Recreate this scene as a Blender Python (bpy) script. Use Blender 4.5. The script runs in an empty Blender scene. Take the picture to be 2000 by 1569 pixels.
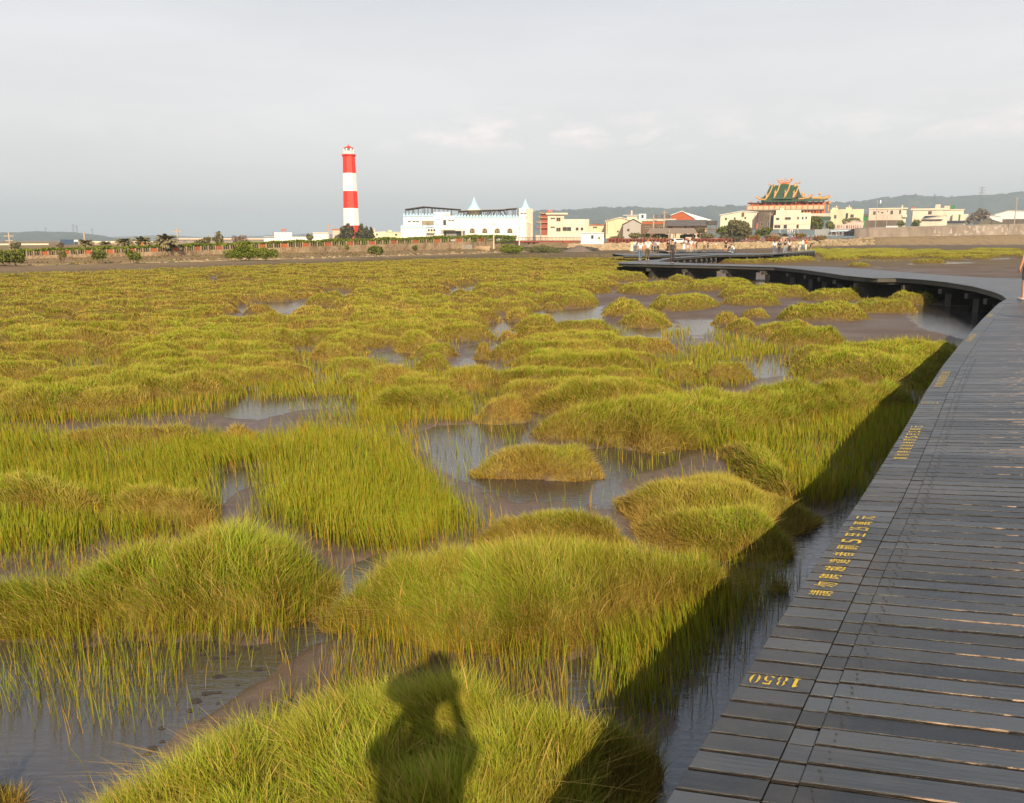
HAZE = 2.3e-4; SUN = 4.8; VEIL = 10.2; EXPO = 0.4
import bpy, bmesh, math, random
import numpy as np
from mathutils import Vector, Matrix
random.seed(7); RNG = np.random.default_rng(11)
S = bpy.context.scene
COL = S.collection
R = math.radians
F = 1590.0; TH = R(11.2); EYE = 2.65
CT, ST = math.cos(TH), math.sin(TH)

# ---------------------------------------------------------------- measuring the place from the photograph
def ray(u, v):
    cx = (u-1000)/F; cy = (784.5-v)/F
    return Vector((cx, CT+cy*ST, -ST+cy*CT))
def at(u, v, z=0.0):
    d = ray(u, v); t = (z-EYE)/d.z
    return Vector((d.x*t, d.y*t, z))
def atY(u, v, Y):
    d = ray(u, v); t = Y/d.y
    return Vector((d.x*t, Y, EYE+d.z*t))
def pix(Y): return Y*CT/F          # metres per photo pixel at that distance
def FY(u, Y):
    """keep what stands behind the promenade behind it"""
    if u > 1610 and Y >= 340: return Y+72
    if 1180 < u <= 1610 and Y >= 225: return max(Y, float(np.interp(u, [1180,1200,1420,1560,1610], [231,231,255,304,334]))+(Y-235)*.05)
    return Y
def azi(u): return math.atan((u-1000)/F/CT)

# ---------------------------------------------------------------- objects
def tag(o, label=None, cat=None, group=None, kind=None):
    if label: o['label'] = label
    if cat: o['category'] = cat
    if group: o['group'] = group
    if kind: o['kind'] = kind
    return o
def thing(name, label, cat, loc=(0,0,0), rz=0, group=None):
    o = bpy.data.objects.new(name, None); COL.objects.link(o)
    o.location = loc; o.rotation_euler = (0,0,rz); o.empty_display_size = .2
    return tag(o, label, cat, group)
def link(name, me, parent=None):
    o = bpy.data.objects.new(name, me); COL.objects.link(o)
    if parent: o.parent = parent
    return o
def children(o): return list(o.children)
def copy_tree(o, parent=None):
    c = o.copy(); COL.objects.link(c)
    if parent: c.parent = parent
    for ch in children(o): copy_tree(ch, c)
    return c

class MB:
    """collects shapes; build() links them as ONE mesh object"""
    def __init__(s): s.v = []; s.f = []; s.sm = []
    def add(s, vs, fs, smooth=False):
        b = len(s.v); s.v += [tuple(p) for p in vs]
        s.f += [tuple(i+b for i in f) for f in fs]; s.sm += [smooth]*len(fs); return s
    def box(s, x0, x1, y0, y1, z0, z1):
        return s.add([(x0,y0,z0),(x1,y0,z0),(x1,y1,z0),(x0,y1,z0),(x0,y0,z1),(x1,y0,z1),(x1,y1,z1),(x0,y1,z1)],
            [(0,3,2,1),(4,5,6,7),(0,1,5,4),(1,2,6,5),(2,3,7,6),(3,0,4,7)])
    def obox(s, c, sx, sy, sz, rz=0):
        ca, sa = math.cos(rz), math.sin(rz); P = []
        for z in (c[2], c[2]+sz):
            for x, y in ((-sx/2,-sy/2),(sx/2,-sy/2),(sx/2,sy/2),(-sx/2,sy/2)):
                P.append((c[0]+x*ca-y*sa, c[1]+x*sa+y*ca, z))
        return s.add(P, [(0,3,2,1),(4,5,6,7),(0,1,5,4),(1,2,6,5),(2,3,7,6),(3,0,4,7)])
    def tube(s, p0, p1, r0, r1=None, n=6, cap=True):
        r1 = r0 if r1 is None else r1
        p0, p1 = Vector(p0), Vector(p1); d = (p1-p0)
        if d.length < 1e-6: return s
        q = d.to_track_quat('Z','Y'); P = []
        for p, r in ((p0,r0),(p1,r1)):
            for k in range(n):
                a = 2*math.pi*k/n; P.append(p+q@Vector((r*math.cos(a), r*math.sin(a), 0)))
        fs = [(k,(k+1)%n,n+(k+1)%n,n+k) for k in range(n)]
        s.add(P, fs, n > 6)
        if cap: s.add(P, [tuple(range(n-1,-1,-1)), tuple(range(n,2*n))])
        return s
    def lathe(s, c, prof, n=16, smooth=True):
        P = []
        for r, z in prof:
            for k in range(n):
                a = 2*math.pi*k/n; P.append((c[0]+r*math.cos(a), c[1]+r*math.sin(a), c[2]+z))
        fs = [(i*n+k, i*n+(k+1)%n, (i+1)*n+(k+1)%n, (i+1)*n+k) for i in range(len(prof)-1) for k in range(n)]
        s.add(P, fs, smooth)
        s.add(P[:n], [tuple(range(n-1,-1,-1))]); s.add(P[-n:], [tuple(range(n))]); return s
    def prism(s, poly, y0, y1):
        """poly in x,z extruded along y"""
        n = len(poly)
        P = [(x,y0,z) for x, z in poly]+[(x,y1,z) for x, z in poly]
        s.add(P, [tuple(range(n)), tuple(range(2*n-1,n-1,-1))]+[(k,n+k,n+(k+1)%n,(k+1)%n) for k in range(n)]); return s
    def slab(s, poly, z0, z1):
        n = len(poly)
        P = [(x,y,z0) for x, y in poly]+[(x,y,z1) for x, y in poly]
        s.add(P, [tuple(range(n-1,-1,-1)), tuple(range(n,2*n))]+[(k,(k+1)%n,n+(k+1)%n,n+k) for k in range(n)]); return s
    def ball(s, c, rx, ry, rz, n=8, m=6):
        prof = [(math.sin(math.pi*i/m), -math.cos(math.pi*i/m)) for i in range(m+1)]
        P = []
        for r, z in prof:
            r = max(r, .02)
            for k in range(n):
                a = 2*math.pi*k/n; P.append((c[0]+rx*r*math.cos(a), c[1]+ry*r*math.sin(a), c[2]+rz*z))
        s.add(P, [(i*n+k, i*n+(k+1)%n, (i+1)*n+(k+1)%n, (i+1)*n+k) for i in range(m) for k in range(n)], True); return s
    def build(s, name, mat, parent=None):
        me = bpy.data.meshes.new(name); me.from_pydata(s.v, [], s.f)
        me.polygons.foreach_set('use_smooth', s.sm); me.materials.append(mat)
        bm = bmesh.new(); bm.from_mesh(me); bmesh.ops.recalc_face_normals(bm, faces=bm.faces); bm.to_mesh(me); bm.free()
        me.update(); return link(name, me, parent)

def np_mesh(name, V, quads=None, tris=None, mat=None, attrs=None, smooth=True):
    """fast mesh from numpy arrays"""
    me = bpy.data.meshes.new(name)
    nq = 0 if quads is None else len(quads); nt = 0 if tris is None else len(tris)
    me.vertices.add(len(V)); me.vertices.foreach_set('co', np.ascontiguousarray(V, dtype=np.float32).ravel())
    loops = np.concatenate(([quads.ravel()] if nq else [])+([tris.ravel()] if nt else [])).astype(np.int32)
    me.loops.add(len(loops)); me.loops.foreach_set('vertex_index', loops)
    st = np.concatenate(([np.arange(nq)*4] if nq else [])+([nq*4+np.arange(nt)*3] if nt else [])).astype(np.int32)
    me.polygons.add(nq+nt); me.polygons.foreach_set('loop_start', st)
    me.polygons.foreach_set('use_smooth', np.full(nq+nt, smooth))
    for k, a in (attrs or {}).items():
        at_ = me.attributes.new(k, 'FLOAT', 'POINT'); at_.data.foreach_set('value', np.ascontiguousarray(a, dtype=np.float32))
    me.update(calc_edges=True); me.validate()
    if mat: me.materials.append(mat)
    return me

# ---------------------------------------------------------------- materials
def rgb(r, g, b):
    f = lambda c: (c/255/12.92) if c/255 <= .04045 else ((c/255+.055)/1.055)**2.4
    return (f(r), f(g), f(b))
class NT:
    def __init__(s, nt): s.nt = nt; s.nt.nodes.clear()
    def n(s, t, **kw):
        x = s.nt.nodes.new(t)
        for k, v in kw.items():
            if k in x.inputs: x.inputs[k].default_value = v
            else: setattr(x, k, v)
        return x
    def l(s, a, b): s.nt.links.new(a, b)
    def math(s, op, a, b=None, c=None):
        x = s.nt.nodes.new('ShaderNodeMath'); x.operation = op
        for i, q in enumerate((a, b, c)):
            if q is None: continue
            if isinstance(q, (int, float)): x.inputs[i].default_value = q
            else: s.l(q, x.inputs[i])
        return x.outputs[0]
    def ramp(s, fac, stops, interp='LINEAR'):
        x = s.nt.nodes.new('ShaderNodeValToRGB'); x.color_ramp.interpolation = interp
        e = x.color_ramp.elements
        while len(e) < len(stops): e.new(.5)
        for q, (p, c) in zip(e, stops): q.position = p; q.color = (*c, 1) if len(c) == 3 else c
        s.l(fac, x.inputs[0]); return x.outputs[0]
    def mix(s, fac, a, b, blend='MIX'):
        x = s.nt.nodes.new('ShaderNodeMix'); x.data_type = 'RGBA'; x.blend_type = blend
        for i, q in ((0, fac), (6, a), (7, b)):
            if isinstance(q, (int, float)): x.inputs[i].default_value = q
            elif isinstance(q, tuple): x.inputs[i].default_value = (*q, 1) if len(q) == 3 else q
            else: s.l(q, x.inputs[i])
        return x.outputs[2]
    def noise(s, scale, detail=4, vec=None, rough=.55, out=0):
        x = s.nt.nodes.new('ShaderNodeTexNoise'); x.inputs['Scale'].default_value = scale
        x.inputs['Detail'].default_value = detail; x.inputs['Roughness'].default_value = rough
        if vec is not None: s.l(vec, x.inputs['Vector'])
        return x.outputs[out]
    def mapv(s, vec, sc):
        x = s.nt.nodes.new('ShaderNodeMapping'); x.inputs['Scale'].default_value = sc; s.l(vec, x.inputs['Vector']); return x.outputs[0]
    def attr(s, name):
        x = s.nt.nodes.new('ShaderNodeAttribute'); x.attribute_name = name; return x.outputs['Fac']
def newmat(name):
    m = bpy.data.materials.new(name); m.use_nodes = True; return m, NT(m.node_tree)
def principled(t, base=None, rough=.7, **kw):
    b = t.n('ShaderNodeBsdfPrincipled')
    if isinstance(base, tuple): b.inputs['Base Color'].default_value = (*base, 1)
    elif base is not None: t.l(base, b.inputs['Base Color'])
    if isinstance(rough, (int, float)): b.inputs['Roughness'].default_value = rough
    else: t.l(rough, b.inputs['Roughness'])
    for k, v in kw.items(): b.inputs[k].default_value = v
    o = t.n('ShaderNodeOutputMaterial'); t.l(b.outputs[0], o.inputs[0]); return b
MATS = {}
def mat(name, c, rough=.75, var=.25, scale=1.2, metal=0, bump=.0, streak=False, dirt=None):
    """plain painted / rendered / cloth surface with mottling and, if asked, run-down streaks"""
    if name in MATS: return MATS[name]
    m, t = newmat(name)
    tc = t.n('ShaderNodeTexCoord').outputs['Object']
    n1 = t.noise(scale, 5, t.mapv(tc, (1,1,.18)) if streak else tc)
    n2 = t.noise(scale*6, 3, tc)
    k = t.math('ADD', t.math('MULTIPLY', n1, .7), t.math('MULTIPLY', n2, .3))
    d = dirt or tuple(x*(1-2*var) for x in c)
    col = t.ramp(k, [(.3, d), (.5, c), (.72, tuple(min(1, x*(1+var*.5)) for x in c))])
    b = principled(t, col, rough, Metallic=metal)
    if bump:
        bp = t.n('ShaderNodeBump', Strength=bump, Distance=.05); t.l(n2, bp.inputs['Height']); t.l(bp.outputs[0], b.inputs['Normal'])
    MATS[name] = m; return m
# ---------------------------------------------------------------- people
def bake_skin(name, verts, edges, rad, m, sub=1):
    me = bpy.data.meshes.new('tmp'); me.from_pydata([tuple(v) for v in verts], edges, [])
    o = bpy.data.objects.new('tmp', me); COL.objects.link(o)
    sk = o.modifiers.new('s', 'SKIN'); sk.use_smooth_shade = True
    for i, d in enumerate(me.skin_vertices[0].data):
        r = rad[i]; d.radius = r if isinstance(r, tuple) else (r, r); d.use_root = (i == 0)
    if sub:
        ss = o.modifiers.new('b', 'SUBSURF'); ss.levels = sub; ss.render_levels = sub
    dg = bpy.context.evaluated_depsgraph_get(); dg.update()
    out = bpy.data.meshes.new_from_object(o.evaluated_get(dg)); out.name = name
    bpy.data.objects.remove(o); bpy.data.meshes.remove(me)
    out.materials.clear(); out.materials.append(m); return out

def joints(pose='stand', step=0.0, h=1.0):
    """facing +Y; x to the right. returns joint positions"""
    J = dict(pel=(0,0,.93), wai=(0,0,1.07), che=(0,0,1.30), nec=(0,.01,1.46), hea=(0,.03,1.585), top=(0,.02,1.69), nos=(0,.125,1.575))
    for s, k in ((-1,'l'),(1,'r')):
        J['sho'+k] = (.175*s, 0, 1.39); J['elb'+k] = (.23*s, -.02, 1.12); J['wri'+k] = (.235*s, .05, .89)
        J['hip'+k] = (.09*s, 0, .86)
        st = step*s
        J['kne'+k] = (.1*s, .02+.5*st+abs(st)*.2, .48); J['ank'+k] = (.1*s, st-.03*(st<0), .085+.06*(st<0)*(step>.1)); J['toe'+k] = (.115*s, .16+st, .035+.0*(st<0))
    if pose == 'camera':
        for s, k in ((-1,'l'),(1,'r')): J['elb'+k] = (.2*s, .12, 1.27); J['wri'+k] = (.04+.1*s, .15, 1.5)
    if pose == 'hold':
        J['elbr'] = (.24,.05,1.12); J['wrir'] = (.12,.27,1.2)
    if pose == 'front':
        for s, k in ((-1,'l'),(1,'r')): J['elb'+k] = (.24*s, .04, 1.12); J['wri'+k] = (.06*s, .23, 1.08)
    if pose == 'point':
        J['elbr'] = (.36,.06,1.24); J['wrir'] = (.56,.16,1.13)
    if pose == 'hips':
        for s, k in ((-1,'l'),(1,'r')): J['elb'+k] = (.34*s, -.03, 1.14); J['wri'+k] = (.19*s, .1, .98)
    if pose == 'bend':
        J.update(wai=(0,.06,1.04), che=(0,.3,1.16), nec=(0,.44,1.2), hea=(0,.56,1.2), top=(0,.65,1.24), nos=(0,.6,1.09), pel=(0,-.05,.92))
        for s, k in ((-1,'l'),(1,'r')): J['sho'+k] = (.17*s,.36,1.17); J['elb'+k] = (.2*s,.36,.9); J['wri'+k] = (.12*s,.32,.68)
    if pose == 'crouch':
        J.update(pel=(0,-.12,.33), wai=(0,-.08,.47), che=(0,.06,.68), nec=(0,.15,.82), hea=(0,.22,.92), top=(0,.24,1.03), nos=(0,.31,.9))
        for s, k in ((-1,'l'),(1,'r')):
            J['hip'+k] = (.1*s,-.08,.3); J['kne'+k] = (.17*s,.28,.47); J['ank'+k] = (.12*s,-.02,.09); J['toe'+k] = (.14*s,.15,.035)
            J['sho'+k] = (.17*s,.08,.76); J['elb'+k] = (.24*s,.28,.6); J['wri'+k] = (.12*s,.42,.5)
    return {k: Vector(v)*h for k, v in J.items()}

def make_person(label, loc, rz=0, pose='stand', step=0.0, h=1.0, top=(.8,.8,.8), legs=(.05,.07,.12), hair=(.012,.009,.008), skin=(.52,.30,.19),
                sleeve='short', leg='long', hairlen='short', shoes=(.7,.7,.7), skirt=None, hat=None, bag=None, bagkind='cross', hood=None, fingers=False, group=None, fem=False):
    J = joints(pose, step, h); lo = lambda a, b, t: J[a].lerp(J[b], t)
    p = thing('person', label, 'person', loc, rz, group)
    cm = lambda nm, c, r=.8: mat('%s %d %d %d' % (nm, *[int(x*250) for x in c]), c, r, .18, 9)
    k = h*(.94 if fem else 1)
    # body: one continuous skinned surface, root at the pelvis
    V = []; E = []; Q = []
    def add(v, r, par=None):
        V.append(Vector(v)); Q.append(tuple(x*k for x in r) if isinstance(r, tuple) else r*k)
        if par is not None: E.append((par, len(V)-1))
        return len(V)-1
    b = add(J['pel'], (.15,.105)); w = add(J['wai'], (.125,.09), b); c = add(J['che'], (.15,.1), w)
    n = add(J['nec'], .052, c); hd = add(J['hea'], (.078,.095), n); add(J['top'], (.062,.075), hd); add(J['nos'], .014, hd)
    for s in (-1, 1): add(J['hea']+Vector((.083*s,-.01,0))*h, .016, hd)        # ears
    for q in 'lr':
        s = add(J['sho'+q], .056, c); e = add(J['elb'+q], .039, s); wr = add(J['wri'+q], .026, e)
        d = (J['wri'+q]-J['elb'+q]).normalized(); side = Vector((1 if q == 'r' else -1,0,0))
        pa = add(J['wri'+q]+d*.075*h, (.038,.018), wr)
        if fingers:
            fw = d.cross(side).normalized()
            for f in range(4):
                k0 = J['wri'+q]+d*(.10)*h+fw*(.027-.018*f)*h; ln = (.075,.085,.078,.06)[f]
                a = add(k0, .0095, pa); a2 = add(k0+d*ln*.5*h-side*.012, .0085, a); add(k0+d*ln*.9*h-side*.035, .007, a2)
            t0 = add(J['wri'+q]+d*.045*h+fw*.04*h, .011, pa); add(J['wri'+q]+d*.09*h+fw*.062*h-side*.01, .009, t0)
        else:
            add(J['wri'+q]+d*.16*h-side*.02*h, (.026,.014), pa); add(J['wri'+q]+d*.09*h+Vector((0,.045,0))*h, .012, pa)
        hp = add(J['hip'+q], .085, b); kn = add(J['kne'+q], .055, hp); an = add(J['ank'+q], .036, kn); add(J['toe'+q], .03, an)
    link('body', bake_skin('body', V, E, Q, cm('skin', skin, .6)), p)
    # clothes follow the same skeleton a little wider
    def cloth(nm, pts, edges, rad, m): link(nm, bake_skin(nm, pts, edges, [tuple(x*k for x in r) if isinstance(r, tuple) else r*k for r in rad], m), p)
    sl = {'none':.12, 'short':.75, 'long':1}[sleeve]
    pts = [J['pel'].lerp(J['wai'], .2), J['wai'], J['che'], lo('che','nec',.55)]; rad = [(.165,.125),(.15,.112),(.172,.122),(.075,.07)]; ed = [(0,1),(1,2),(2,3)]
    for q in 'lr':
        i = len(pts); pts.append(J['sho'+q]); rad.append(.07); ed.append((2,i))
        pts.append(lo('sho'+q,'elb'+q,min(sl,1))); rad.append(.058 if sl > .5 else .06); ed.append((i,i+1))
        if sl == 1: pts.append(lo('elb'+q,'wri'+q,.93)); rad.append(.041); ed.append((i+1,i+2))
    cloth('jacket' if hood else 'shirt', pts, ed, rad, cm('cloth', top))
    pts = [J['pel'].lerp(J['wai'], .35), J['pel']]; rad = [(.145,.11),(.162,.122)]; ed = [(0,1)]
    for q in 'lr':
        i = len(pts); pts += [J['hip'+q]-Vector((0,0,.02)), lo('hip'+q,'kne'+q,.93)]; rad += [.1,.078]; ed += [(1,i),(i,i+1)]
        if leg == 'long': pts += [lo('kne'+q,'ank'+q,.12), lo('kne'+q,'ank'+q,.96)]; rad += [.07,.058]; ed += [(i+1,i+2),(i+2,i+3)]
    if not skirt: cloth('trousers' if leg == 'long' else 'shorts', pts, ed, rad, cm('cloth', legs))
    else:
        mb = MB(); zb = .55 if skirt == 'short' else .2
        mb.lathe((J['pel'].x,J['pel'].y,0), [(.26*k,zb*h),(.22*k,.75*h),(.165*k,.95*h),(.15*k,1.05*h)], 14); mb.build('skirt', cm('cloth', legs), p)
    for q in 'lr':
        mb = MB(); a, t_ = J['ank'+q], J['toe'+q]; d = (t_-a); d.z = 0
        ang = math.atan2(d.y, d.x)-math.pi/2; z0 = min(t_.z, a.z-.05)-.03
        mb.ball(((a.x+t_.x)/2,(a.y+t_.y)/2,max(.045,z0+.05)), .045*h, .135*h, .045*h); mb.build('shoe', cm('shoe', shoes, .6), p)
    hc = J['hea']; back = (J['hea']-J['nos']); back.z = 0; back = back.normalized() if back.length else Vector((0,-1,0))
    mb = MB(); cc = hc+back*.025*h+Vector((0,0,.035))*h; mb.ball(cc, .094*h, .106*h, .098*h, 10, 7)
    if hairlen == 'long':
        e = J['che'].lerp(J['nec'], .3)+back*.11*h
        mb.tube(hc+back*.055*h, e, .085*h, .06*h, 9); mb.ball(e, .075*h, .04*h, .08*h)
    if hairlen == 'mid': mb.tube(hc+back*.04*h, J['nec']+back*.06*h, .088*h, .075*h, 9)
    mb.build('hair', cm('hair', hair, .5), p)
    if hat:
        mb = MB(); z = hc+Vector((0,0,.07))*h
        if hat[0] == 'cap': mb.lathe(z, [(.103*h,-.02),(.1*h,.03*h),(.07*h,.065*h),(.02*h,.075*h)], 12); mb.ball(z-back*.12*h, .075*h,.07*h,.012*h)
        if hat[0] == 'brim': mb.lathe(z, [(.19*h,-.02),(.185*h,-.012),(.105*h,0),(.1*h,.05*h),(.06*h,.075*h)], 14)
        if hat[0] == 'scarf': mb.ball(z-Vector((0,0,.06))*h+back*.02, .112*h,.122*h,.13*h,10,7); mb.lathe(J['nec']+Vector((0,0,-.1))*h, [(.15*h,0),(.1*h,.12*h),(.09*h,.18*h)], 12)
        mb.build('hat' if hat[0] != 'scarf' else 'headscarf', cm('cloth', hat[1]), p)
    if hood:
        mb = MB(); mb.ball(hc+back*.035*h, .122*h,.125*h,.145*h,10,7); mb.build('hood', cm('cloth', top), p)
    if bag:
        mb = MB()
        if bagkind == 'cross':
            mb.ball((J['pel'].x+.2*h, .02, .88*h), .05*h,.11*h,.09*h); s0 = J['shol']+Vector((.05,-.07,.04))
            mb.tube(s0, (J['pel'].x+.19*h,-.05,.98*h), .012); mb.tube(J['shol']+Vector((.05,.06,.04)), (J['pel'].x+.19*h,.1,.98*h), .012)
        elif bagkind == 'pack':
            mb.obox((0, J['che'].y-.2*h, 1.0*h), .28*h, .15*h, .38*h); mb.ball((0,J['che'].y-.2*h,1.38*h), .14*h,.075*h,.07*h)
            for sx in (-.1,.1): mb.tube((sx*h,-.12*h,1.4*h),(sx*h,.12*h,1.38*h),.022); mb.tube((sx*h,.12*h,1.38*h),(sx*h,.11*h,1.12*h),.022)
        elif bagkind == 'chest':
            mb.obox((0, .15*h, .98*h), .24*h, .12*h, .38*h); mb.tube((-.08*h,.13*h,1.36*h),(-.1*h,-.1*h,1.42*h),.018); mb.tube((.08*h,.13*h,1.36*h),(.1*h,-.1*h,1.42*h),.018)
        elif bagkind == 'hand':
            wv = J['wrir']; mb.obox((wv.x, wv.y+.02, wv.z-.42*h), .1*h, .28*h, .24*h); mb.tube((wv.x,wv.y-.08,wv.z-.18*h),(wv.x,wv.y,wv.z-.06),.01); mb.tube((wv.x,wv.y+.1,wv.z-.18*h),(wv.x,wv.y,wv.z-.06),.01)
        mb.build('bag', cm('leather', bag, .5), p)
    return p

WHITE=(.8,.8,.78); CREAM=(.72,.62,.45); BLACK=(.015,.015,.017); NAVY=(.02,.03,.06); JEAN=(.10,.17,.27); LJEAN=(.3,.38,.45); KHAKI=(.3,.22,.12); GREY=(.12,.12,.13)
RED=(.75,.07,.015); ORANGE=(.75,.25,.04); TAN=(.55,.33,.2); BROWNH=(.05,.02,.012); PURPLE=(.28,.22,.36); BLUE=(.25,.38,.62); OLIVE=(.07,.06,.045); LBLUE=(.55,.65,.78)
DECK = 1.0
def deck_person(u, v, lab, **kw):
    q = at(u, v, DECK); kw.setdefault('rz', random.uniform(-.4,.4))
    return make_person(lab, (q.x, q.y, DECK+.002), **kw)
GR = 'people standing on the far boardwalk'
A_ = R(180)
# nine on the stretch that runs out to the right
deck_person(1512,494.6,'long haired woman in white shirt and blue jeans, leftmost of the row at right', top=WHITE, legs=JEAN, hairlen='long', sleeve='long', bag=CREAM, fem=True, step=.12, group=GR, rz=-.1)
deck_person(1521.5,494.4,'person all in dark navy beside the woman in white shirt and jeans', top=NAVY, legs=(.02,.035,.06), hairlen='mid', sleeve='long', h=.95, bag=GREY, bagkind='cross', group=GR, shoes=BLACK)
deck_person(1532.5,494.0,'person in navy tee and pale jeans with feet apart and white shoes', top=NAVY, legs=LJEAN, hairlen='mid', step=.16, group=GR, rz=-.5)
deck_person(1541,493.4,'woman in white blouse and black trousers with a black shoulder bag', top=WHITE, legs=BLACK, hair=BROWNH, hairlen='long', bag=BLACK, fem=True, group=GR, sleeve='short', rz=.1)
deck_person(1549.5,491.4,'person in tan sleeveless top behind the woman in black trousers', top=TAN, legs=(.6,.5,.42), leg='short', sleeve='none', hairlen='mid', hair=BROWNH, bag=BLACK, group=GR)
deck_person(1560.5,490.8,'person in loose cream outfit holding a dark handbag', top=CREAM, legs=(.75,.68,.6), sleeve='long', pose='front', hair=(.12,.06,.03), bag=GREY, bagkind='hand', rz=A_-.3, group=GR)
deck_person(1567,489.6,'person in white headscarf beside the red hooded jacket', top=(.7,.7,.7), legs=JEAN, hat=('scarf',WHITE), sleeve='long', fem=True, group=GR, rz=.4)
deck_person(1573.5,489.3,'person in bright red hooded jacket and white trousers', top=RED, legs=(.8,.76,.7), sleeve='long', hood=True, h=1.05, pose='front', group=GR, rz=A_+.5)
deck_person(1583,488.8,'person in black bending forward with hands on the knees at the deck end', top=BLACK, legs=BLACK, leg='short', pose='bend', group=GR, rz=R(-75))
# the turn of the walk
deck_person(1250,509.6,'woman in white top and blue jeans walking away beside a taller man', top=WHITE, legs=JEAN, hair=BROWNH, hairlen='mid', step=.2, fem=True, bag=(.35,.2,.1), group=GR, rz=.05, fingers=True)
deck_person(1264.5,509.0,'tall man in white tee and olive trousers holding out his right arm', top=(.84,.84,.83), legs=(.09,.075,.05), hair=(.25,.12,.06), pose='point', h=1.06, step=.1, group=GR, rz=0.0, fingers=True)
deck_person(1312,516.4,'person in black cap and grey brown top with a black chest bag walking nearer', top=(.13,.085,.07), legs=(.045,.033,.033), hat=('cap',BLACK), sleeve='long', bag=BLACK, bagkind='chest', rz=A_, step=.14, group=GR, shoes=BLACK, h=1.0, fingers=True)
# platform behind
deck_person(1233.5,493.4,'woman in long cream dress at the left end of the far platform', top=CREAM, legs=CREAM, skirt='long', sleeve='long', fem=True, group=GR)
deck_person(1238.5,493.2,'person in white top and jeans right of the cream dress', top=WHITE, legs=JEAN, hairlen='mid', group=GR)
deck_person(1242.5,492.2,'person in dark grey behind the person in white top and jeans', top=GREY, legs=GREY, sleeve='long', group=GR)
deck_person(1257,493.0,'child in orange top and orange shorts seen between the white couple', top=ORANGE, legs=ORANGE, leg='short', h=.72, group=GR)
deck_person(1273.5,492.8,'person in dark clothes just right of the pointing man', top=BLACK, legs=(.1,.08,.07), group=GR, rz=1.2)
deck_person(1279,493.0,'person in mauve shirt and dark jeans on the far platform', top=PURPLE, legs=(.05,.08,.13), sleeve='short', group=GR)
deck_person(1284.5,493.4,'person in pale blue tee and black trousers with a white bag', top=(.62,.68,.72), legs=BLACK, hairlen='mid', bag=WHITE, bagkind='cross', group=GR)
deck_person(1297,490.0,'person in pink top with bare legs near the stone slope', top=(.7,.35,.25), legs=(.6,.35,.25), leg='short', h=.9, group=GR)
deck_person(1304.5,492.4,'person in black half hidden behind the black capped walker', top=BLACK, legs=BLACK, sleeve='long', group=GR, h=1.02)
deck_person(1335.5,489.0,'woman with brown hair in long white skirt', top=(.3,.13,.08), legs=WHITE, skirt='long', hair=(.15,.06,.03), hairlen='long', fem=True, group=GR)
deck_person(1343,492.0,'person with long dark hair and bare legs left of the white shirted man', top=(.25,.15,.12), legs=(.6,.62,.65), leg='short', hairlen='long', fem=True, group=GR, h=.97)
deck_person(1349.5,492.8,'man in white shirt and cream trousers with a small dark pack', top=(.84,.84,.84), legs=(.6,.45,.34), bag=(.25,.16,.12), bagkind='cross', h=1.08, group=GR)
deck_person(1356,489.4,'woman in white top and orange shorts stepping aside', top=WHITE, legs=ORANGE, leg='short', step=.2, fem=True, group=GR, rz=-1.0)
deck_person(1359.5,488.6,'slim person in black behind the orange shorts', top=BLACK, legs=BLACK, group=GR, h=.95)
deck_person(1375.5,492.0,'person in beige shirt and brown trousers in the middle of the platform', top=(.6,.42,.28), legs=(.16,.11,.07), sleeve='long', pose='front', group=GR, h=1.03)
deck_person(1382.5,487.0,'person in black and white on the mud behind the beige shirt', top=(.06,.05,.05), legs=BLACK, bag=WHITE, group=GR, h=.9)
deck_person(1398,487.8,'child in white top and orange skirt standing alone', top=WHITE, legs=ORANGE, skirt='short', h=.82, group=GR, hairlen='mid', fem=True)
deck_person(1417,492.6,'broad man in black tee and black shorts with hands on hips', top=BLACK, legs=BLACK, leg='short', pose='hips', h=1.06, hat=('cap',(.03,.12,.11)), group=GR, shoes=BLACK)
deck_person(1424.5,492.4,'person in dark top crouching beside the man in black', top=BLACK, legs=(.2,.2,.2), pose='crouch', group=GR, rz=-1.1, h=1.1)
deck_person(1431.5,493.8,'person in white top and jeans squatting at the deck edge', top=(.85,.85,.83), legs=JEAN, pose='crouch', hair=BROWNH, group=GR, rz=1.3, h=1.15)
# at the near bend, mostly beyond the right edge of the picture
q = at(2004, 588, DECK)
make_person('person at right edge with wristwatch, bare arm and small black pouch', (q.x, q.y, DECK+.002), rz=R(8), top=GREY, legs=GREY, leg='short', sleeve='none', skin=(.62,.3,.16), hat=None, bag=BLACK, bagkind='cross', fingers=True, group='walkers at the near bend', h=1.05, shoes=(.6,.45,.4))
q = at(2150, 640, DECK)
make_person('person with cap just outside the right edge casting the second shadow', (q.x, q.y, DECK+.002), rz=R(200), top=LBLUE, legs=JEAN, hat=('cap',NAVY), group='walkers at the near bend')
# the photographer stands at the camera; only the shadow is seen
ph = make_person('photographer in grey shirt and sun hat raising a camera with both hands', (-.06, -.31, DECK+.002), rz=0, pose='camera', hat=('brim',CREAM), bag=GREY, bagkind='pack', top=GREY, legs=JEAN, sleeve='short', fingers=True, shoes=BLACK)
mb = MB(); mb.box(-.07,.07,-.13,-.07,-.05,.05); mb.tube((0,-.07,0),(0,-.03,0),.038,.036,16); mb.box(-.03,.03,-.125,-.075,.05,.075)
cm_ = thing('camera', 'black camera held up to the photographer face', 'camera', (0,0,EYE)); mb.build('camera_body', mat('cloth 3 3 4', BLACK), cm_)
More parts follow.
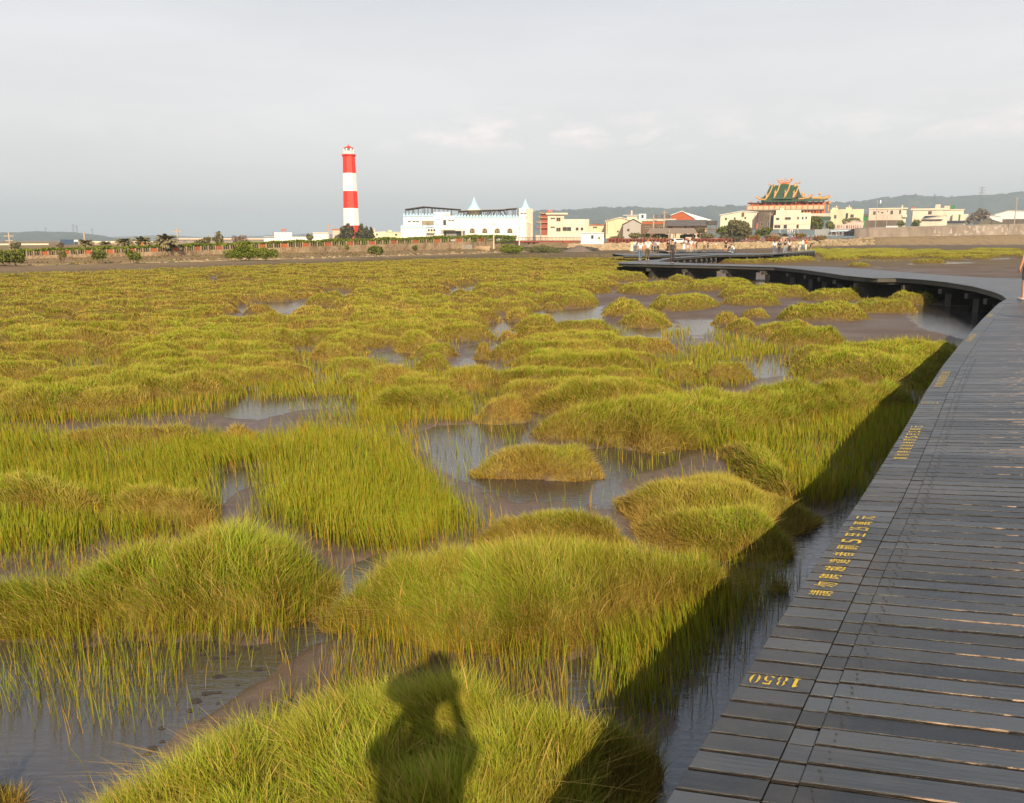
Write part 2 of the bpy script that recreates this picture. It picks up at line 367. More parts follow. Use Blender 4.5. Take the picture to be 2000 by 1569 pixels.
# ---------------------------------------------------------------- town, lighthouse, temple, walls
class Fr:
    """a building's own frame: front face towards -y, built from photo extents at its real distance"""
    def __init__(s, name, label, cat, uc, vb, Y, rot=None, group=None):
        Y = FY(uc, Y); s.uc, s.vb, s.Y = uc, vb, Y
        p = atY(uc, vb, Y); s.rot = -azi(uc) if rot is None else rot
        s.o = thing(name, label, cat, p, s.rot, group); s.k = pix(Y)
    def x(s, u): return (u-s.uc)*s.k*math.cos(azi(s.uc))
    def z(s, v): return (s.vb-v)*s.k
    def box(s, mb, u0, u1, vt, vb, y0, y1): mb.box(s.x(u0), s.x(u1), y0, y1, s.z(vb), s.z(vt)); return mb
    def part(s, name, m, boxes, parent=None):
        mb = MB()
        for b in boxes: s.box(mb, *b)
        return mb.build(name, m, parent or s.o)
    def win(s, u0, u1, vt, vb, y=0, fm=None, pm=None, arch=False, name='window'):
        fm = fm or M_frame; pm = pm or M_glass
        x0, x1, z0, z1 = s.x(u0), s.x(u1), s.z(vb), s.z(vt); t = min(.09, (x1-x0)*.12); mb = MB()
        if arch:
            r = (x1-x0)/2; cx = (x0+x1)/2; zc = z1-r
            out = [(x0,z0)]+[(cx-r*math.cos(a), zc+r*math.sin(a)) for a in [math.pi*i/10 for i in range(11)]]+[(x1,z0)]
            inn = [(cx+(x-cx)*.8, z0+(z-z0)*.88+.05) for x, z in out]; n = len(out)
            P = [(x,y-.12,z) for x, z in out]+[(x,y-.12,z) for x, z in inn]+[(x,y+.02,z) for x, z in out]+[(x,y-.03,z) for x, z in inn]
            fs = []
            for i in range(n):
                j = (i+1)%n; fs += [(i,j,n+j,n+i),(2*n+i,2*n+j,j,i),(n+i,n+j,3*n+j,3*n+i)]
            mb.add(P, fs); w = mb.build(name, fm, s.o)
            p2 = MB(); p2.add([(x,y-.04,z) for x, z in inn], [tuple(range(n))]); p2.build('pane', pm, w)
            b = MB()
            for q in (.35,.65): b.box(x0+(x1-x0)*q-.04, x0+(x1-x0)*q+.04, y-.1, y-.05, z0+.1, z1-r*.35)
            b.box(x0+.15, x1-.15, y-.102, y-.052, zc-.04, zc+.04); b.build('glazing_bar', fm, w); return w
        mb.box(x0-t,x0,y-.09,y+.02,z0-t,z1+t); mb.box(x1,x1+t,y-.09,y+.02,z0-t,z1+t); mb.box(x0,x1,y-.088,y+.02,z1,z1+t); mb.box(x0,x1,y-.11,y+.02,z0-t,z0)
        if x1-x0 > 1.2: xm = (x0+x1)/2; mb.box(xm-.04,xm+.04,y-.07,y+.0,z0,z1)
        w = mb.build(name, fm, s.o); p2 = MB(); p2.box(x0,x1,y-.03,y+.01,z0,z1); p2.build('pane', pm, w); return w
M_glass = mat('dark window', (.05,.05,.05), .15, .2, .5)
M_frame = mat('window frame', (.45,.4,.33), .6)
M_white = mat('white render', (.78,.78,.78), .8, .10, .4, streak=True)
M_cream = mat('cream render', (.76,.66,.52), .85, .17, .25, streak=True)
M_yellow = mat('yellow render', (.78,.62,.40), .85, .17, .25, streak=True)
M_pink = mat('pinkish render', (.68,.52,.42), .85, .17, .25, streak=True)
M_pale = mat('pale cream sheet', (.76,.67,.50), .8, .08, .2, streak=True)
M_lblue = mat('pale blue paint', (.42,.66,.82), .7, .08, .6)
M_steel = mat('dark steel', (.05,.045,.042), .5, .2)
M_greyc = mat('grey concrete', (.27,.24,.20), .9, .25, .3, streak=True)
M_dkwall = mat('stained dark wall', (.15,.115,.085), .9, .35, .25, streak=True)
M_roofg = mat('weathered grey roof', (.13,.11,.10), .8, .2, .6)
M_brick = mat('orange brick', (.48,.13,.045), .85, .2, 1.5)
M_redp = mat('red paint', (.72,.028,.006), .55, .13, .25, streak=True)
M_reddk = mat('dark red paint', (.30,.07,.035), .6)
M_tem = mat('temple orange red', (.62,.15,.045), .6, .15, .6)
M_gold = mat('ornament gold', (.66,.36,.10), .6, .4, 1.6)
M_orn = mat('ornament pink gold', (.68,.36,.15), .7, .5, 2.2)
M_tile = mat('green glazed tile', (.035,.085,.03), .4, .25, .8, streak=True)
M_rail = mat('red brown rail', (.30,.055,.03), .7, .2)
M_pole = mat('concrete pole', (.42,.34,.26), .85, .15)
M_stainless = mat('stainless tank', (.55,.55,.54), .3, .1, 1, .8)
M_wood = mat('brown timber', (.16,.09,.05), .8, .25)
M_navy = mat('dark blue roof', (.035,.04,.06), .6)
M_greenp = mat('green netting', (.03,.22,.05), .8)

# --- lighthouse
Y = 320; lh = Fr('lighthouse', 'tall tapering lighthouse in red and white bands with red capped lantern', 'lighthouse', 687.5, 470, Y)
k = lh.k; N8 = 8
def oct_ring(mb, v0, v1, r0, r1):
    P = []
    for r, v in ((r0,v0),(r1,v1)):
        for q in range(N8):
            a = math.pi*(q+.5)/4; P.append((r*math.cos(a)*k, r*math.sin(a)*k, (470-v)*k))
    mb.add(P, [(q,(q+1)%8,8+(q+1)%8,8+q) for q in range(8)]); mb.add(P, [tuple(range(8)), tuple(range(8,16))])
rad = lambda v: 12.4+(v-312)/(470-312)*4.6
for v0, v1, m, nm in ((470,441.5,M_redp,'red_band'),(441.5,408.7,M_white,'white_band'),(408.7,376.8,M_redp,'red_band'),(376.8,343.2,M_white,'white_band'),(343.2,312.4,M_redp,'red_band')):
    mb = MB(); oct_ring(mb, v0, v1, rad(v0), rad(v1)); mb.build(nm, m, lh.o)
mb = MB(); oct_ring(mb, 312.4, 310, 13, 14.4); oct_ring(mb, 310, 308.8, 14.4, 14.6); mb.build('gallery', M_redp, lh.o)
mb = MB(); oct_ring(mb, 308.8, 302.5, 10.5, 10.3)
for q in range(16):
    a = math.pi*q/8; mb.tube((13.6*k*math.cos(a),13.6*k*math.sin(a),(470-308.8)*k),(13.6*k*math.cos(a),13.6*k*math.sin(a),(470-304.6)*k),.06,n=4)
for v in (305,306.6):
    for q in range(16):
        a, b = math.pi*q/8, math.pi*(q+1)/8; mb.tube((13.6*k*math.cos(a),13.6*k*math.sin(a),(470-v)*k),(13.6*k*math.cos(b),13.6*k*math.sin(b),(470-v)*k),.05,n=4)
mb.build('lantern_base', M_white, lh.o)
mb = MB(); oct_ring(mb, 302.5, 298, 9.4, 9.3); mb.build('lantern_glass', mat('lantern glass', (.16,.18,.2), .08), lh.o)
mb = MB()
for q in range(8):
    a = math.pi*(q+.5)/4; c_, s_ = 10.0*k*math.cos(a), 10.0*k*math.sin(a); mb.obox((c_,s_,(470-302.5)*k), .55, .55, 4.5*k, a)
oct_ring(mb, 298, 297.3, 10.6, 10.6); mb.build('lantern_frame', M_white, lh.o)
mb = MB(); oct_ring(mb, 297.3, 294, 11.8, 4); oct_ring(mb, 294, 292.6, 4, 1.3); mb.ball((0,0,(470-292.2)*k), 1.1*k,1.1*k,1.3*k); mb.tube((0,0,(470-292)*k),(0,0,(470-289)*k),.05,n=4); mb.build('lantern_roof', M_redp, lh.o)
mb = MB(); mb.box(lh.x(680.2)-lh.x(687.5)+0, lh.x(684)-lh.x(687.5), -14.35*k, -12.6*k, (470-404)*k, (470-398.5)*k); mb.build('window', M_reddk, lh.o)

# --- blue and white seaside hall
c = Fr('castle_hall', 'long white hall with pale blue battlements and pointed blue turrets', 'hall', 915, 470, 232)
c.part('wall', M_white, [(789.5,848.5,424,470,0,9),(848.5,880,416,470,-.6,9),(880,889,423,470,-.3,8.5),(889,1014,425.5,470,.25,13)])
c.part('terrace', M_white, [(785.5,834,446,470,-3,-.05)])
def battle(u0, u1, v, y, n, h=3.2, d=.3, base=2.2):
    L = [(u0,u1,v-base,v,y,y+d)]
    for i in range(n):
        a = u0+(u1-u0)*(i+.2)/n; L.append((a, a+(u1-u0)/n*.55, v-base-h, v-base, y+.01, y+d-.01))
    return L
c.part('battlement', M_lblue, battle(788.8,848,424.3,-.25,10)+battle(785,834,446.5,-3.2,8)+battle(888.5,1030,426.5,.0,24)+battle(866,878,421.5,-.9,2,2,.3,1.5))
c.part('balcony_shade_panel', mat('shaded recess', (.3,.24,.17), .9), [(825,848,432.3,444.5,-.14,-.02)])  # flat panel on the wall, the balcony opening's shade painted as its colour
c.part('balcony_rail', M_lblue, [(826,848,441.5,444.8,-.35,-.16)])
c.part('awning', M_pale, [(863,909,448,450.3,-2.6,-.62)]); c.part('awning_post', M_pale, [(865,866.2,450.3,470,-2.5,-2.3),(902,903.4,450.3,470,-2.5,-2.3)])
c.part('shopfront', mat('grey shopfront', (.22,.21,.19), .5), [(867,901,452.5,461,-.72,-.62)])
c.part('door', M_glass, [(867.5,872,453.5,461,-.8,-.73),(892,901,452.8,461,-.8,-.73)])
c.part('pillar', M_lblue, [(851.5,853,430,456,-.8,-.62),(853,862,429,430.2,-.8,-.62)])
c.win(866.8,871.6,431.5,440.6,-.6,mat('brown frame', (.3,.16,.08)))
c.part('sign_panel', M_lblue, [(1013.5,1018.5,436,446,-.3,-.22),(1013.5,1018.5,449.5,458,-.3,-.22),(1013.8,1018,428,433,-.3,-.22)])
for a, b in ((798,800.5),(801,803.3),(807.5,809.8),(810.2,812.6),(814,816.2),(816.6,819)): c.win(a,b,432.8,435,0)
for a, b in ((876.4,878.6),(879,881),(882.5,884.6),(885,887)): c.win(a,b,431,432.8,-.3 if a > 880 else -.6)
for u in (922.5,947,971.5,996): c.win(u-5.6,u+5.6,446.2,456,.25,mat('arch frame', (.55,.42,.26)),M_glass,True)
for u in (838,843.5,849): c.win(u-1.7,u+1.7,448.5,452.5,-.6 if u > 848 else 0)
c.part('ledge', M_pale, [(821,850,452.6,456,-1.2,-.62)])
mb = MB(); cx, cy = c.x(927), 6.0; kk = c.k; r = 14.5*kk
mb.lathe((cx,cy,c.z(426)), [(r,0),(r,c.z(410)-c.z(426)),(r*.98,c.z(409.2)-c.z(426))], 16, False); mb.build('turret_drum', M_pale, c.o)
mb = MB(); mb.lathe((cx,cy,c.z(410)), [(r*.92,0),(r*.55,8*kk),(r*.3,15*kk),(.03,25.5*kk)], 12, False); mb.build('turret_roof', M_lblue, c.o)
c.part('corner_tower', M_white, [(1013.5,1028,409.3,470,-.2,6)])
c.part('side_wall', M_pink, [(1028,1041,409.3,470,.0,6.2)])
c.part('door', mat('tall grey door', (.5,.4,.33), .7), [(1030,1037.5,436,470,-.12,-.0)])
c.part('door_frame', M_yellow, [(1028.6,1030,435,470,-.16,.0),(1037.5,1039,435,470,-.16,.0),(1030,1037.5,434.6,436,-.16,.0)])
mb = MB(); cx2 = c.x(1027.5); mb.lathe((cx2,2.6,c.z(409.3)), [(12*kk,0),(7*kk,4.2*kk),(4.4*kk,10*kk),(.03,19.8*kk)], 8, False); mb.build('turret_roof', M_lblue, c.o)
for a, b in ((1017,1019.5),(1020.3,1022.2),(1024,1026),(1026.5,1028)): c.win(a,b,417.3,419,-.2)
# steel roof frames
mb = MB()
def sheet(pts, th=.12):
    P = [(c.x(u),y,c.z(v)) for u, v, y in pts]; n = len(P)
    mb.add(P+[(x,y,z-th) for x,y,z in P], [tuple(range(n)), tuple(range(2*n-1,n-1,-1))]+[(i,(i+1)%n,n+(i+1)%n,n+i) for i in range(n)])
sheet([(792,410.3,.2),(829,405,.2),(829,405.6,8.5),(792,411,8.5)]); sheet([(829.2,405,.2),(901,410.4,.2),(901,410.9,8.5),(829.2,405.6,8.5)])
mb.build('canopy_roof', M_steel, c.o); mb = MB()
sheet([(895,413,.4),(988,409.8,.4),(988,410.4,12),(895,413.4,12)]); sheet([(988,409,.3),(1013,407,.3),(1013,407.6,12),(988,409.6,12)]); mb.build('canopy_roof', mat('grey steel sheet', (.2,.19,.18), .5), c.o)
mb = MB()
for i, u in enumerate((794,799,804.5,810,817,825,831,836,842,846,850,857,868,875,882)):
    vt = 410.3-(u-792)*.143 if u < 829 else 405+(u-829)*.075
    yy = (.4,3.5,7.5)[i%3]; mb.tube((c.x(u),yy,c.z(424)),(c.x(u),yy,c.z(vt+.6)),.09 if i%3 else .11,n=5)
for i, u in enumerate(range(896,1013,5)):
    vt = 413-(u-895)*.034 if u < 988 else 409-(u-988)*.08
    mb.tube((c.x(u),(.6,6,11)[i%3],c.z(425.5)),(c.x(u),(.6,6,11)[i%3],c.z(vt+.6)),.09,n=5)
for a, b in ((903,912),(948,956),(952,961),(962,969),(975,984),(984,992)): mb.tube((c.x(a),.8,c.z(413.5 if a < 940 or a > 970 else 424)),(c.x(b),.8,c.z(424 if a < 940 or a > 970 else 413)),.16,n=5)
mb.build('canopy_post', M_steel, c.o)

# --- temple
def temple():
    t = Fr('temple', 'big temple with curved green tiled roof, gold dragons and orange columns', 'temple', 1535, 447, 385)
    X, Z, kk = t.x, t.z, t.k
    t.part('hall', M_tem, [(1459,1606,395,447,9,28)])
    t.part('balcony', mat('temple tan', (.62,.47,.30), .8, .15, .5), [(1455,1607,402.3,410.3,-.3,.3)]); t.part('balcony_floor', M_greyc, [(1456,1606,410.3,412,-.2,9)])
    t.part('lower_balcony', M_pink, [(1560,1619,418.5,424,-.4,.4)])
    t.part('lower_roof', M_tile, [(1578,1620,425,431,-1.2,8)])
    for i in range(15): t.part('baluster', M_tem, [(1455+i*10.8,1456.6+i*10.8,400.4,410.6,-.42,-.3)])
    t.part('handrail', M_tem, [(1455,1607,402.0,402.9,-.46,.4)])
    for u in (1463,1477,1492,1505,1518,1531,1545,1558,1573,1584,1595,1604): t.part('column', M_tem, [(u-1.7,u+1.7,394,402.3,.6,1.9)])
    for u in (1568,1574,1580,1586,1592,1597,1603,1607): t.part('column', M_tem, [(u-1.3,u+1.3,412,418.6,.4,1.5)])
    for u0, u1 in ((1496,1503),(1508,1516.5),(1521,1529),(1533,1540)): t.win(u0,u1,396,401.5,9,M_tem,mat('dull lattice', (.25,.2,.16)))
    t.part('side_roof', M_roofg, [(1456,1485,396.5,398,-.5,8)])
    def curved(u0, u1, ut0, ut1, vb, vt, y0, y1, name, up0=0, up1=0, sag=.35, m=M_tile):
        # front slope of a hip-and-gable roof: straight-ish ridge above, eaves below with lifted corners, concave profile
        n, q = 14, 8; P = []
        for j in range(q+1):
            f = j/q; g = f-sag*f*(1-f)*1.2
            for i in range(n+1):
                e = i/n; ub = u0+(u1-u0)*e; ut = ut0+(ut1-ut0)*e; w = (2*e-1)
                lift = (up0 if w < 0 else up1)*abs(w)**5*(1-f)**2
                P.append((X(ub+(ut-ub)*(f**.6)), y0+(y1-y0)*f, Z(vb+(vt-vb)*g)+lift*kk))
        fs = [(j*(n+1)+i, j*(n+1)+i+1, (j+1)*(n+1)+i+1, (j+1)*(n+1)+i) for j in range(q) for i in range(n)]
        mb = MB(); mb.add(P, fs, True)
        nn = len(P); Pb = [(x,y,z-.5) for x,y,z in P]; mb.add(Pb, [f[::-1] for f in fs], True)
        edge = [i for i in range(n)]; mb.add(P+Pb, [(i,i+1,nn+i+1,nn+i) for i in edge]); mb.build(name, m, t.o)
    curved(1478,1572,1497,1552,394,362,-1.5,11,'main_roof',5,3)
    curved(1478,1572,1497,1552,394.4,362.4,23.5,11.2,'main_roof',5,3)
    curved(1505,1545,1515.5,1536.5,389,357,-1.9,11,'raised_roof')
    curved(1552,1612,1560,1612,394,386,-1.2,8,'wing_roof',4,4)
    def ridge(pts, r, name='ridge', m=M_gold):
        mb = MB()
        for (a, b) in zip(pts[:-1], pts[1:]): mb.tube((X(a[0]),a[2],Z(a[1])),(X(b[0]),b[2],Z(b[1])),1.4*r*kk,n=6)
        return mb.build(name, m, t.o)
    ridge([(1515,360,10.6),(1520,361.2,10.6),(1526,361.8,10.6),(1532,361.2,10.6),(1538,360,10.6)],1.9)
    ridge([(1513,354.5,10.4),(1517,357.6,10.4),(1526,359,10.4),(1535,357,10.4),(1540,353,10.4)],1.0,'ridge',M_tem)
    ridge([(1500,365,10.8),(1506,367,10.8),(1514,368,10.8)],1.9); ridge([(1538,367.5,10.8),(1546,365.5,10.8),(1553,362.5,10.8)],1.9)
    ridge([(1516.5,361,9.8),(1514,372,6),(1510.5,381,2),(1507.5,388.5,-1.6)],1.0); ridge([(1537,361,9.8),(1534.5,372,6),(1531,381,2),(1528,388,-1.6)],1.0)
    ridge([(1501.5,366,10),(1498.5,377,5),(1494.5,386,1.5),(1491.5,391,-.6)],1.0); ridge([(1554,365,10),(1551,375,5),(1547,384,1.5),(1544,389,-1)],1.0)
    ridge([(1491.5,391.5,-.8),(1484,391,-1.4),(1477,389.5,-1.8),(1472,386,-2)],1.1); ridge([(1556,391,-1.2),(1566,390.5,-1.6),(1576,388.8,-1.8),(1581,385,-2)],1.1)
    ridge([(1581,390,-1),(1590,389.5,-1),(1604,391,-1),(1613,388.5,-1),(1616,386.5,-1)],1.5)
    mb = MB(); mb.add([(X(1553.5),9.5,Z(366)),(X(1548),.3,Z(388)),(X(1560.5),11,Z(387)),(X(1553.8),22,Z(388))], [(0,1,2),(0,2,3)]); mb.build('gable_wall', mat('gable red', (.4,.12,.07), .8, .3, 1), t.o)
    def dragon(u, v, s, flip, y=10.5):
        mb = MB(); pr = None; rnd = random.Random(int(u)); s = s*1.12
        for i in range(11):
            f = i/10; a = f*4.2; uu = u+flip*(s*(.9*f)-s*.28*math.sin(a*1.5)); vv = v-s*(.75*f**1.4)-s*.25*math.sin(a)
            p_ = (X(uu), y+.3*math.sin(a), Z(vv)); r = s*.135*(1-.5*f)*kk
            if pr: mb.tube(pr, p_, r*1.2, r, 6)
            if i%2: mb.tube(p_, (p_[0]+rnd.uniform(-.6,.6)*s*.25*kk, y-.2, p_[2]+s*.32*kk), r*.5, .02, 4)
            pr = p_
        mb.ball(pr, s*.18*kk, s*.15*kk, s*.14*kk)
        for q in (-1,1): mb.tube(pr, (pr[0]+flip*.2*s*kk, y+q*.3, pr[2]+s*.3*kk), .12, .02, 4)
        mb.build('dragon_ornament', M_orn, t.o)
    dragon(1522,357.5,9.5,-1,10.4); dragon(1531,357,10,1,10.4); dragon(1505,365,9,-1); dragon(1547,363.5,9.5,1)
    dragon(1477,389,5.5,-1,-1.9); dragon(1575,388,6.5,1,-1.9); dragon(1607,390,7,1,-1); dragon(1608,400,7,1,1)
    mb = MB(); mb.tube((X(1526.6),10.4,Z(358.5)),(X(1526.6),10.4,Z(346.8)),1.3*kk,.1*kk,6); mb.build('finial', M_tem, t.o)
    for u, v0, v1, y in ((1509.5,386,374,1),(1529.5,385,373,1),(1546,388,375,.5),(1493,387,380,1),(1562.5,387,375,9),(1567,387,378,9)):
        mb = MB(); w = 1.5*kk
        mb.obox((X(u),y,Z(v0)), 2*w, 2*w, (v0-v1)*kk*.45); mb.ball((X(u),y,Z(v1+(v0-v1)*.4)), w*1.1, w, w*1.6); mb.tube((X(u),y,Z(v1+3)),(X(u+.8),y,Z(v1-1.5)),w*.6,.1,5); mb.tube((X(u),y,Z(v1+5)),(X(u-2),y,Z(v1+1)),w*.4,.1,5); mb.build('guardian_ornament', M_orn, t.o)
    mb = MB(); mb.lathe((X(1596.5),4,Z(392)), [(1.4*kk,0),(1.3*kk,10*kk),(3.6*kk,10.4*kk),(2.6*kk,12*kk),(.3*kk,14.5*kk)], 8, False); mb.build('side_pavilion', M_orn, t.o)
    mb = MB(); mb.lathe((X(1614),3,Z(415)), [(1.5*kk,0),(1.6*kk,14*kk),(5*kk,15*kk),(5.5*kk,18*kk),(2*kk,20*kk)], 8, False); mb.build('corner_bracket', M_orn, t.o)
    mb = MB(); mb.ball((X(1553),-.6,Z(388)), 2*kk,.6,2.4*kk); mb.ball((X(1548.5),-.6,Z(393)), 1.8*kk,.6,2.8*kk); mb.build('lion_statue', mat('dark bronze', (.04,.03,.035), .6), t.o)
temple()
p2 = Fr('pagoda', 'small red and orange tiered pagoda behind the tall yellow building', 'pagoda', 1064, 468, 350)
p2.part('tower', M_reddk, [(1056,1074,417,468,0,8)])
for v, a, b in ((448,1050,1078),(438,1049,1077),(429,1053,1077),(421,1056,1076)):
    mb = MB(); x0, x1 = p2.x(a), p2.x(b); z = p2.z(v); h = 4*p2.k
    mb.add([(x0,-1,z+.3),(x1,-1,z+.3),(x1,9,z+.3),(x0,9,z+.3),(x0+1.2,1,z+h),(x1-1.2,1,z+h),(x1-1.2,7,z+h),(x0+1.2,7,z+h)],[(0,3,2,1),(4,5,6,7),(0,1,5,4),(1,2,6,5),(2,3,7,6),(3,0,4,7)])
    mb.tube((x0-.5,-1.1,z+1),(x0+1.2,-1,z+.4),.1,.25,5); mb.build('eave', M_gold if v != 448 else M_tem, p2.o)
p2.part('crown', M_tem, [(1070,1072,411,418,2,3),(1076,1078,410.5,418,2,3),(1072,1076,413,415,2.2,2.8)])

# --- houses: (name,label,cat,uc,vb,Y, [(part,mat,boxes)], windows)
def house(name, label, cat, uc, vb, Y, parts, wins=(), group=None, rot=None, wy=0):
    h = Fr(name, label, cat, uc, vb, Y, rot, group)
    for pn, m, boxes in parts: h.part(pn, m, boxes)
    for w in wins: h.win(*w[:4], w[4] if len(w) > 4 else wy)
    return h
house('storage_block','low white block with rounded top and orange tank left of the lighthouse','building',550,470,300,[('wall',M_white,[(536,571,454.7,470,0,8)]),('roof_tank',M_brick,[(551,553,449,454.6,2,3),(558.5,560,449,454.6,2,3),(550.5,560.5,448,450.5,1.8,3.4)]),('side_wall',M_brick,[(533.8,536,455.5,467,.05,5)])])
house('boundary_building','long low white wall of sheds in front of the rounded white block','building',580,474,285,[('wall',M_white,[(516,571,466,474,0,5),(571.2,643,463.5,474,0,5)]),('roof_edge',M_pale,[(515.5,643.5,462.8,463.6,-.1,5.1)])])
house('shed','plain white shed between the rounded block and the lighthouse shrubs','shed',628,470,300,[('wall',M_white,[(612,645,456,470,0,6)]),('roof',M_pale,[(611,646,454.6,456,-.3,6.3)])])
house('shed','small brown block with flat red roof left of the lighthouse foot','shed',657,470,312,[('wall',M_pink,[(650,668,450,470,0,5)]),('roof',M_brick,[(649.5,668.5,448,450,-.2,5.2)])])
house('house','low cream house with rooftop chimney between lighthouse and white hall','house',741,470,305,[('wall',M_pale,[(729,754,453.5,470,0,7)]),('parapet',M_pink,[(729,733,451,453.5,0,7),(731,732.5,447,451,1,2),(745,753.5,452.4,453.5,0,7)])],[(735,738,457,460)])
house('house','low yellow house just left of the white castle hall','house',769,470,300,[('wall',M_yellow,[(754,786,454.5,470,0,7)]),('parapet',M_yellow,[(759,765.5,450,454.5,.3,3)]),('roof_edge',M_pale,[(753.5,786.5,453.6,454.5,-.15,7.1)])],[(772,776,457.5,460.5)])
house('warehouse','long low grey warehouse behind the left palms','warehouse',40,490,330,[('wall',M_greyc,[(-60,165,479.5,490,0,10)]),('roof',M_pale,[(-61,98,476.3,479.5,-.5,10.5)])])
house('warehouse','long pale low warehouse roof behind the palms in the middle left','warehouse',250,484,360,[('wall',M_pink,[(183,303,474.5,484,0,10)]),('roof',M_pale,[(182,304,471.6,474.5,-.5,10.5)])])
house('warehouse','long thin pale warehouse right of the palms','warehouse',440,480,400,[('wall',M_greyc,[(352,517,468.5,480,0,10)]),('roof',M_pink,[(351,518,465.8,468.5,-.5,10.5)])])
h = house('apartment_house','tall yellow house with flat roofed stair tower beside the white hall','house',1110,470,300,[('wall',M_cream,[(1069.5,1141,429.5,470,0,9),(1069.5,1101,420.5,429.5,.02,6)]),('side_wall',M_pink,[(1141,1150,429.5,470,.3,8.7)]),('tower_roof',M_pale,[(1066,1108,417.5,420.5,-.9,6.8)]),('ledge',M_pale,[(1069,1141.4,454.5,455.3,-.12,0),(1069,1141.4,440.3,441,-.12,0)]),('annex',M_pink,[(1046,1069.3,460,470,-1,6)])],
 [(1075.5,1083.5,426.5,429),(1086.5,1094,426.5,433),(1075.5,1083.5,443.6,445.8),(1086.5,1094.5,445.6,452.5),(1098.8,1115,444.6,451.6),(1124.5,1129.5,445.4,450.6),(1134,1138.6,445.4,450.6)])
house('cabin','small white flat roofed cabin standing on the shore','cabin',1156.5,477,205,[('wall',M_white,[(1134.3,1179,456.3,477,0,2.6)]),('roof',M_white,[(1133.8,1179.6,454.8,456.3,-.25,2.9)]),('door',M_pale,[(1168,1175,460,473,-.06,0)])],[(1154.5,1158.8,460.2,466.5),(1168.6,1171.4,464,467,-.065)])
house('house','low yellow house with cluttered roof left of the yellow gable','house',1168,465,315,[('wall',M_yellow,[(1150.5,1186,441,465,0,8)]),('roof',M_brick,[(1150,1186.5,439.5,441,-.3,8)]),('roof_clutter',M_roofg,[(1158,1160,435.5,439.5,1,2),(1163,1171,437.5,439.5,1,3),(1173,1175.5,436,439.5,1,2)]),('lean_to',M_pale,[(1150,1164,452,458,-3,0)])],[(1158,1166,443.5,446)])
def gabled(name, label, cat, uc, vb, Y, u0, u1, ve, ur, vr, wm, rm, d=9, wins=(), ve2=None, group=None):
    h = Fr(name, label, cat, uc, vb, Y, None, group); ve2 = ve if ve2 is None else ve2
    mb = MB(); mb.prism([(h.x(u0),h.z(vb)),(h.x(u1),h.z(vb)),(h.x(u1),h.z(ve2)),(h.x(ur),h.z(vr)),(h.x(u0),h.z(ve))], 0, d); mb.build('wall', wm, h.o)
    mb = MB(); t_ = .25
    a, r, b = (h.x(u0)-.4,h.z(ve)+.06), (h.x(ur),h.z(vr)+.1), (h.x(u1)+.4,h.z(ve2)+.06)
    mb.prism([(a[0],a[1]),(r[0],r[1]),(b[0],b[1]),(b[0],b[1]+t_),(r[0],r[1]+t_),(a[0],a[1]+t_)], -.4, d+.4); mb.build('roof', rm, h.o)
    for w in wins: h.win(*w)
    return h
gabled('barn','big yellow gabled barn near the shore','barn',1209,466,300,1183,1236,434.5,1211,427,M_yellow,M_pale,14,[(1205,1208,451,454)],434.5)
gabled('shed','grey sheet shed right of the yellow gable','shed',1236,466,292,1216.5,1253.5,440.5,1236,430,mat('grey sheet', (.42,.38,.36), .7, .1, .3, streak=True),M_roofg,8,[(1224.5,1229,447.5,452)])
h = house('house','cream house with water tank on its roof behind the grey sheet shed','house',1242,452,330,[('wall',M_pale,[(1219,1262,430,452,0,8),(1223.5,1244,422,430,.5,6)]),('roof_edge',M_white,[(1216,1246,421,422,-.2,6.4)]),('screen_wall',M_white,[(1247,1261,418.8,430,1,3)])],[(1252,1256,421,427,1)])
mb = MB(); mb.lathe((h.x(1232.5),2,h.z(421)), [(1.5*h.k,0),(1.9*h.k,3*h.k),(1.9*h.k,7*h.k),(1*h.k,9*h.k)], 10); mb.build('water_tank', M_pink, h.o)
house('long_house','brown timber hall with a brick red band under its eaves','house',1275,466,290,[('wall',M_wood,[(1252.5,1298,438,466,0,9)]),('band',M_brick,[(1253,1298,434.3,438,-.1,9)]),('roof',M_roofg,[(1252,1299,433,434.3,-.3,9.3)])],[(1260,1267,443.5,447),(1288,1295,443,446.6)])
h = house('restaurant','long dark grey roofed hall with open veranda above the pavilion','building',1338,466,286,[('wall',M_pink,[(1298.5,1380,441,466,1.5,9)]),('side_roof',M_steel,[(1380.3,1399,432.5,440,-.5,8)]),('veranda_post',M_wood,[(u,u+1,441,462,-.4,0) for u in (1303,1318,1334,1352,1366,1378,1385,1397)]),('veranda_rail',M_wood,[(1366,1397,448,450,-.5,-.3),(1366,1397,453,454,-.5,-.3)])],[(1304,1312,443.5,447,1.5),(1335,1340,443.5,448,1.5),(1350,1354,443,448,1.5)])
mb = MB(); mb.add([(h.x(1297),-1,h.z(441)),(h.x(1380),-1,h.z(441)),(h.x(1380),6,h.z(429.8)),(h.x(1297),6,h.z(429.8)),(h.x(1297),-1,h.z(442)),(h.x(1380),-1,h.z(442)),(h.x(1380),6,h.z(430.8)),(h.x(1297),6,h.z(430.8))],[(0,1,2,3),(4,7,6,5),(0,4,5,1),(1,5,6,2),(2,6,7,3),(3,7,4,0)]); mb.build('roof', M_roofg, h.o)
h = gabled('hall','red brick gabled hall with broad white roof','hall',1335,448,335,1310,1357,422.5,1331,414.6,mat('red brick gable', (.42,.1,.035), .85, .15, .6),M_white,16,(),430)
mb = MB(); mb.add([(h.x(1331),-.2,h.z(414.2)),(h.x(1391),3,h.z(431)),(h.x(1391),15,h.z(431)),(h.x(1331),15,h.z(414.2)),(h.x(1356),-.2,h.z(426)),(h.x(1356),-.2,h.z(431))],[(0,1,2,3),(0,4,5,1)]); mb.build('lean_to_roof', M_white, h.o)
